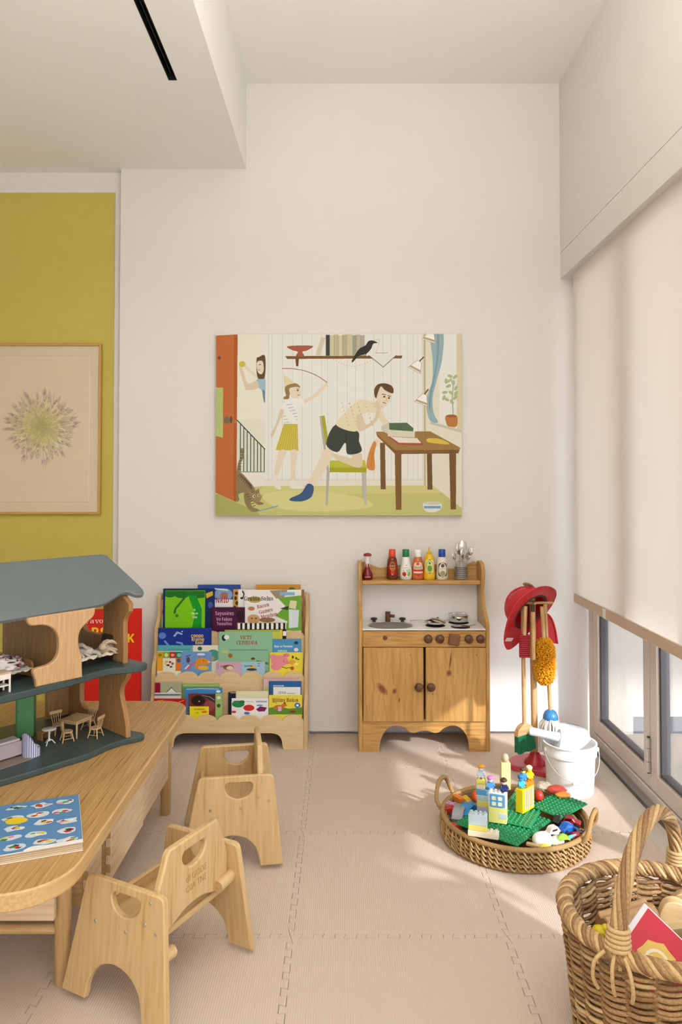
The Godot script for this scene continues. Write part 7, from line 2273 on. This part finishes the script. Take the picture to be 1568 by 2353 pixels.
func build_small_toys() -> void:
	var y := 0.07
	toy_car("blue toy truck at the side of the basket next to the grey one", Vector3(0.447, y, -2.68), 0.9, 0.1, shade(52, 140, 200), shade(40, 90, 150), 1.5)
	toy_car("grey toy car tipped against the basket wall", Vector3(0.412, y, -2.655), 1.2, 0.2, shade(150, 148, 150), shade(46, 46, 50), 1.4)
	toy_car("deep blue toy car near the right basket handle", Vector3(0.752, y + 0.01, -2.51), 0.5, -0.1, shade(26, 92, 178), shade(70, 130, 200), 1.0)
	toy_car("white and brown toy car beside the deep blue one", Vector3(0.705, y + 0.005, -2.5), 0.35, 0.1, shade(224, 216, 208), shade(74, 44, 40), 0.95)
	toy_car("dark red toy car under the right basket handle", Vector3(0.782, y + 0.004, -2.57), -0.4, 0.15, shade(156, 22, 34), shade(60, 20, 26), 0.95)
	toy_car("red toy car lowest beside the basket wall", Vector3(0.775, y - 0.012, -2.485), 0.2, 0.0, shade(190, 30, 40), shade(100, 20, 26), 0.85)
	toy_car("black toy car showing under the green plate edge", Vector3(0.752, y, -2.595), 0.7, 0.1, shade(40, 40, 44), shade(206, 206, 206), 0.9)
	var n := noise_of(14, 1.0)
	lone("toy_egg", mb(Vector3(0.655, 0.078, -2.462)).lump(Vector3.ZERO, Vector3(0.034, 0.026, 0.03), n, 0.05, 1.2, 14, 20), hue(240, 238, 230, 0.3), "smooth white toy egg at the basket front", "toy food")
	lone("toy_bun", mb(Vector3(0.702, 0.075, -2.458)).lump(Vector3.ZERO, Vector3(0.025, 0.018, 0.022), n, 0.1, 1.6, 12, 18), hue(236, 226, 200, 0.5), "cream toy bun beside the white egg", "toy food")
	var lf := thing("toy_leaf", "green and turquoise toy leaf beside the cream bun", "toy food", Vector3(0.724, 0.082, -2.455), 0.4)
	part(lf, "blade", mb().sheet(8, 6, func(u, w): return Vector3((u - 0.5) * 0.05, 0.01 * sin(u * 4.0) + 0.012 * sin(w * PI), (w - 0.5) * 0.03 * (0.3 + sin(PI * u)))), hue(150, 196, 54, 0.4))
	part(lf, "stem", mb().tube([Vector3(0.02, 0.004, 0), Vector3(0.045, 0.012, 0.006)], [0.007, 0.003], 8), hue(96, 190, 196, 0.4))
	lone("toy_lemon", mb(Vector3(0.652, 0.074, -2.42)).lump(Vector3.ZERO, Vector3(0.022, 0.012, 0.015), n, 0.08, 1.6, 10, 16), hue(222, 206, 60, 0.4), "yellow toy lemon slice by the basket rim", "toy food")
	lone("toy_stick_block", mb(Vector3(0.62, 0.076, -2.432), Basis(Vector3.UP, -0.5)).box(Vector3.ZERO, Vector3(0.05, 0.01, 0.014), 0.002), hue(206, 170, 116, 0.5), "short tan wooden block under the baseplate corner", "toy block")
	lone("toy_tomato", mb(Vector3(0.49, 0.1, -2.745)).ball(Vector3.ZERO, Vector3(0.019, 0.022, 0.019), 12, 18), hue(212, 84, 32, 0.35), "orange toy dome at the back behind the striped tower", "toy food")
	lone("toy_pepper", mb(Vector3(0.712, 0.112, -2.72)).ball(Vector3.ZERO, Vector3(0.017, 0.021, 0.017), 12, 18), hue(206, 52, 36, 0.35), "red toy dome beside the yellow barred tower", "toy food")
	lone("toy_shell", mb(Vector3(0.752, 0.118, -2.79)).lump(Vector3.ZERO, Vector3(0.028, 0.017, 0.02), noise_of(22, 1.0), 0.3, 2.2, 14, 20), hue(232, 216, 192, 0.5), "cream crumpled toy on the baseplate by the bucket", "toy food")
	lone("toy_strawberry", mb(Vector3(0.79, 0.117, -2.765)).lump(Vector3.ZERO, Vector3(0.036, 0.015, 0.022), noise_of(23, 1.0), 0.16, 1.4, 14, 20), hue(226, 86, 76, 0.3), "coral red toy fruit on the baseplate by the bucket", "toy food")
	lone("toy_orange_slice", mb(Vector3(0.802, 0.112, -2.73)).lump(Vector3.ZERO, Vector3(0.028, 0.011, 0.016), noise_of(24, 1.0), 0.14, 1.5, 12, 18), hue(240, 160, 60, 0.3), "orange yellow toy fruit slice on the baseplate by the bucket", "toy food")
	# odds and ends that fill the basket below the plates
	var r := RandomNumberGenerator.new()
	r.seed = 31
	var tones := [[200, 60, 50], [230, 190, 60], [60, 120, 180], [226, 220, 206], [120, 170, 90], [90, 80, 78], [196, 150, 190], [232, 140, 60]]
	var words := ["brick red", "mustard", "steel blue", "ivory", "moss green", "charcoal", "mauve", "tangerine"]
	var places := [["at the left wall of the basket", Vector3(0.40, 0.07, -2.72)], ["under the left basket handle", Vector3(0.44, 0.072, -2.77)], ["by the grey car", Vector3(0.40, 0.065, -2.59)], ["behind the striped tower", Vector3(0.53, 0.072, -2.80)], ["at the back rim of the basket", Vector3(0.58, 0.07, -2.84)], ["beside the lemon column", Vector3(0.67, 0.068, -2.84)], ["at the right wall of the basket", Vector3(0.81, 0.065, -2.61)], ["below the right basket handle", Vector3(0.79, 0.065, -2.54)]]
	for i in 8:
		for k in 3:
			var q: Array = tones[(i + k * 3) % 8]
			var o := thing("loose_brick", "%s loose brick %s%s" % [words[(i + k * 3) % 8], places[i][0], ["", " on the bottom layer", " tipped on its side"][k]], "toy brick", places[i][1] + Vector3(r.randf_range(-0.03, 0.03), [0.0, -0.026, 0.004][k], r.randf_range(-0.02, 0.02)), r.randf() * 3.0, "loose bricks in the basket")
			brick(o, Vector3(0, -0.01, 0), Vector3(0.044, 0.021, 0.022), hue(q[0], q[1], q[2], 0.35), Vector2i(2, 1))


# ------------------------------------------------------------------ tall wicker basket with a hoop handle
func build_wicker_basket() -> void:
	speckle("willow", shade(158, 122, 82), shade(198, 164, 118), 14.0, 0.55, 0.04)
	speckle("willow_pale", shade(196, 162, 112), shade(220, 190, 142), 14.0, 0.5, 0.04)
	speckle("willow_dark", shade(136, 102, 68), shade(168, 132, 92), 14.0, 0.6, 0.04)
	var c := Vector3(0.7, 0, -1.665)
	var t := thing("wicker_basket", "tall round wicker basket with twisted hoop handle at the window", "basket", c)
	var r := RandomNumberGenerator.new()
	r.seed = 17
	var top := 0.288
	var rad := func(y: float) -> float: return lerpf(0.17, 0.2, clampf(y / top, 0.0, 1.0))
	part(t, "bottom", mb().lathe([Vector2(0.0, 0.002), Vector2(0.172, 0.002), Vector2(0.176, 0.008), Vector2(0.17, 0.014), Vector2(0.0, 0.014)], 40), M.willow_dark)
	var stakes := 22
	for i in stakes:
		var a := TAU * i / stakes
		var p := []
		for k in 5:
			var y := 0.006 + k * top / 4.0
			var rr: float = rad.call(y)
			p.append(Vector3(cos(a) * rr, y, sin(a) * rr))
		part(t, "stake", mb().tube(p, 0.0052, 6), M.willow_dark)
	# weaving rods: in and out round the stakes, two to a row so that they cross
	var rows := 21
	for row in rows:
		for ph in 2:
			var pts := []
			var n := stakes * 5
			var y0 := 0.016 + row * (top - 0.02) / rows
			var wob := r.randf() * TAU
			var th := r.randf_range(0.0038, 0.0049)
			var rads := []
			for i in n:
				var a := TAU * i / n
				var y := y0 + 0.0022 * sin(a * 3.0 + wob) + 0.0032 * (1.0 if ph == 0 else -1.0) * cos(a * stakes / 2.0)
				var rr: float = rad.call(y) + 0.0078 * sin(a * stakes / 2.0 + ph * PI)
				pts.append(Vector3(cos(a) * rr, y, sin(a) * rr))
				rads.append(th * (1.0 + 0.12 * sin(a * 2.0 + wob)))
			part(t, "weaving_rod", mb().tube(pts, rads, 6, true), [M.willow, M.willow, M.willow_pale, M.willow, M.willow_dark][r.randi() % 5])
	# braided border: strands wound round the rim
	for k in 7:
		var pts := []
		var n := 190
		for i in n:
			var a := TAU * i / n
			var w := a * 17.0 + TAU * k / 7.0 + 0.25 * sin(a * 5.0 + k)
			var rr := 0.2 + (0.0135 + 0.002 * sin(a * 7.0 + k * 2.0)) * cos(w)
			pts.append(Vector3(cos(a) * rr, top + 0.013 + 0.0125 * sin(w), sin(a) * rr))
		part(t, "border_strand", mb().tube(pts, 0.0059, 6, true), [M.willow, M.willow_pale, M.willow_dark][k % 3])
	# hoop handle of twisted rods between two points of the rim
	var d := Vector3(0.316, 0, -0.384).normalized()
	var side := Vector3(d.z, 0, -d.x)
	var mid := Vector3(-0.007, 0, -0.026)
	var core := []
	for i in 61:
		var u := i / 60.0
		var a := PI * u
		core.append(mid + d * (-cos(a) * 0.216 * (1.0 - 0.08 * sin(a))) + Vector3(0, top - 0.01 + 0.222 * pow(sin(a), 0.78), 0))
	for k in 8:
		var pts := []
		for i in core.size():
			var tn: Vector3 = (core[mini(i + 1, core.size() - 1)] - core[maxi(i - 1, 0)]).normalized()
			var nn := side.cross(tn).normalized()
			var w := TAU * k / 8.0 + i * 0.2
			var rr := 0.0118
			pts.append(core[i] + (side * cos(w) + nn * sin(w)) * rr)
		part(t, "handle_rod", mb().tube(pts, 0.0054, 6), [M.willow, M.willow_pale, M.willow, M.willow_dark][k % 4])
	for e in [0, 60]:
		var tn: Vector3 = (core[4] - core[0]).normalized() if e == 0 else (core[56] - core[60]).normalized()
		var nn := side.cross(tn).normalized()
		for k in 5:
			var pts := []
			var at: Vector3 = core[e] + tn * (0.036 + k * 0.0088)
			for i in 20:
				var a := TAU * i / 20
				pts.append(at + (side * cos(a) * 0.0205 + nn * sin(a) * 0.0205) * (1.12 - k * 0.045))
			part(t, "binding", mb().tube(pts, 0.0048, 6, true), M.willow_pale)
		for k in 3:
			var o: Vector3 = d * (-1.0 if e == 0 else 1.0)
			var at: Vector3 = core[e] + tn * 0.03 + o * 0.018 + side * (k - 1) * 0.02
			part(t, "loose_end", mb().tube(curve3([at, at + o * 0.014 + side * (k - 1) * 0.016 - Vector3(0, 0.02, 0), at + o * 0.012 + side * (k - 1) * 0.02 - Vector3(0, 0.055, 0), at + o * 0.0 + side * (k - 1) * 0.014 - Vector3(0, 0.08, 0)], 4), 0.0042, 7), M.willow_pale)
	build_basket_blocks(c)


func build_basket_blocks(c: Vector3) -> void:
	var wood: Material = M.house_ply_x
	var pale: Material = M.maple_pale_x
	var lg := thing("toy_block", "half-round ridged wooden block lying behind the red card in the basket", "toy block", c + Vector3(-0.035, 0.235, -0.085), 0.25, "wooden blocks in the wicker basket")
	lg.rotation.z = 0.12
	part(lg, "block", mb(Vector3(-0.065, 0, 0), Basis(Vector3(0, 0, -1), Vector3(0, 1, 0), Vector3(1, 0, 0))).prism(curve2(V([-0.034, -0.02, 0.034, -0.02, 0.036, 0.005, 0.022, 0.026, 0.01, 0.022, -0.008, 0.03, -0.026, 0.02, -0.036, 0.002]), 3), 0.0, 0.13, 0.003), wood)
	var ar := thing("toy_block", "rounded arch wooden block at the back of the wicker basket", "toy block", c + Vector3(0.079, 0.235, -0.1), -0.3, "wooden blocks in the wicker basket")
	part(ar, "block", mb().prism(curve2(V([-0.034, -0.03, 0.034, -0.03, 0.034, 0.01, 0.022, 0.034, 0.0, 0.042, -0.022, 0.034, -0.034, 0.01]), 4), -0.015, 0.015, 0.002), pale)
	var ar2 := thing("toy_block", "second rounded block leaning behind the arch block", "toy block", c + Vector3(0.115, 0.24, -0.135), -0.5, "wooden blocks in the wicker basket")
	part(ar2, "block", mb().prism(curve2(V([-0.03, -0.03, 0.03, -0.03, 0.03, 0.012, 0.0, 0.036, -0.03, 0.012]), 4), -0.014, 0.014, 0.002), pale)
	var sq := thing("toy_block", "square pale wooden block next to the turquoise ball", "toy block", c + Vector3(0.056, 0.24, -0.025), 0.15, "wooden blocks in the wicker basket")
	part(sq, "block", mb().box(Vector3.ZERO, Vector3(0.07, 0.05, 0.03), 0.002), pale)
	var dsc := thing("toy_block", "round wooden disc block between arch and square blocks", "toy block", c + Vector3(0.02, 0.205, -0.05), 0.3, "wooden blocks in the wicker basket")
	part(dsc, "block", mb().lathe([Vector2(0.0, -0.01), Vector2(0.038, -0.01), Vector2(0.04, -0.007), Vector2(0.04, 0.007), Vector2(0.038, 0.01), Vector2(0.0, 0.01)], 26), pale)
	for q in [["brown wooden plank block against the wicker wall near the handle foot", Vector3(-0.115, 0.2, 0.075), 0.9, Vector3(0.09, 0.02, 0.05)], ["long plank block under the yellow toy chick", Vector3(-0.13, 0.185, 0.0), 1.4, Vector3(0.12, 0.03, 0.05)], ["dark plank block deep in the middle of the wicker basket", Vector3(0.01, 0.16, 0.06), 0.2, Vector3(0.16, 0.03, 0.12)], ["thick plank block deep at the window side of the wicker basket", Vector3(0.09, 0.15, -0.02), 0.7, Vector3(0.14, 0.04, 0.1)]]:
		var b := thing("toy_block", q[0], "toy block", c + q[1], q[2], "wooden blocks in the wicker basket")
		part(b, "block", mb().box(Vector3.ZERO, q[3], 0.002), M.house_side_x)
	var yl := thing("toy_chick", "tiny yellow toy chick between block and wicker wall", "toy", c + Vector3(-0.119, 0.238, -0.04), 0.0)
	part(yl, "body", mb().ball(Vector3(0, 0, 0), Vector3(0.0165, 0.014, 0.0155), 12, 16), hue(226, 200, 20, 0.4))
	part(yl, "head", mb().ball(Vector3(0.013, 0.009, 0.003), Vector3(0.0095, 0.0095, 0.0095), 10, 14), hue(232, 208, 30, 0.4))
	var bl := thing("toy_ball", "smooth turquoise ball at the basket edge", "ball", c + Vector3(0.085, 0.245, 0.045))
	part(bl, "shell", mb().ball(Vector3.ZERO, Vector3(0.046, 0.046, 0.046), 18, 28), hue(36, 140, 142, 0.3))
	part(bl, "air_plug", mb().ball(Vector3(0.012, 0.02, 0.0395), Vector3(0.004, 0.004, 0.002), 6, 10), hue(20, 70, 76, 0.5))
	# red card box with a pale medal print, leaning towards us
	var cd := thing("red_card_box", "red square card box with yellow medal leaning in the wicker basket", "box", c + Vector3(-0.042, 0.252, 0.09))
	cd.basis = Basis(Vector3.UP, 0.05) * Basis(Vector3.RIGHT, -0.72) * Basis(Vector3(0, 0, 1), 0.72)
	part(cd, "box", mb().box(Vector3(0, 0, -0.007), Vector3(0.156, 0.156, 0.014), 0.001), hue(236, 232, 232, 0.4))
	part(cd, "red_face", mb().box(Vector3(0.004, -0.004, 0.0003), Vector3(0.142, 0.142, 0.0008)), hue(206, 42, 62, 0.4))
	var star := []
	for i in 16:
		var a := TAU * i / 16 + 0.2
		star.append(Vector2(cos(a), sin(a)) * (0.043 if i % 2 == 0 else 0.0385))
	part(cd, "medal", mb(Vector3(-0.002, 0.0, 0.0)).prism(star, 0.0007, 0.0012), hue(230, 190, 96, 0.4))
	part(cd, "medal_ring", mb(Vector3(-0.002, 0.0, 0.0)).prism(ring(Vector2.ZERO, 0.0265, 0.0265, 28), 0.001, 0.0015, 0.0, [ring(Vector2.ZERO, 0.0205, 0.0205, 28)]), hue(240, 226, 192, 0.4))
	part(cd, "medal_bar", mb(Vector3(-0.002, 0.0, 0.0012), Basis(Vector3(0, 0, 1), -0.1)).box(Vector3.ZERO, Vector3(0.0085, 0.034, 0.0008), 0.0002), hue(240, 226, 192, 0.4))
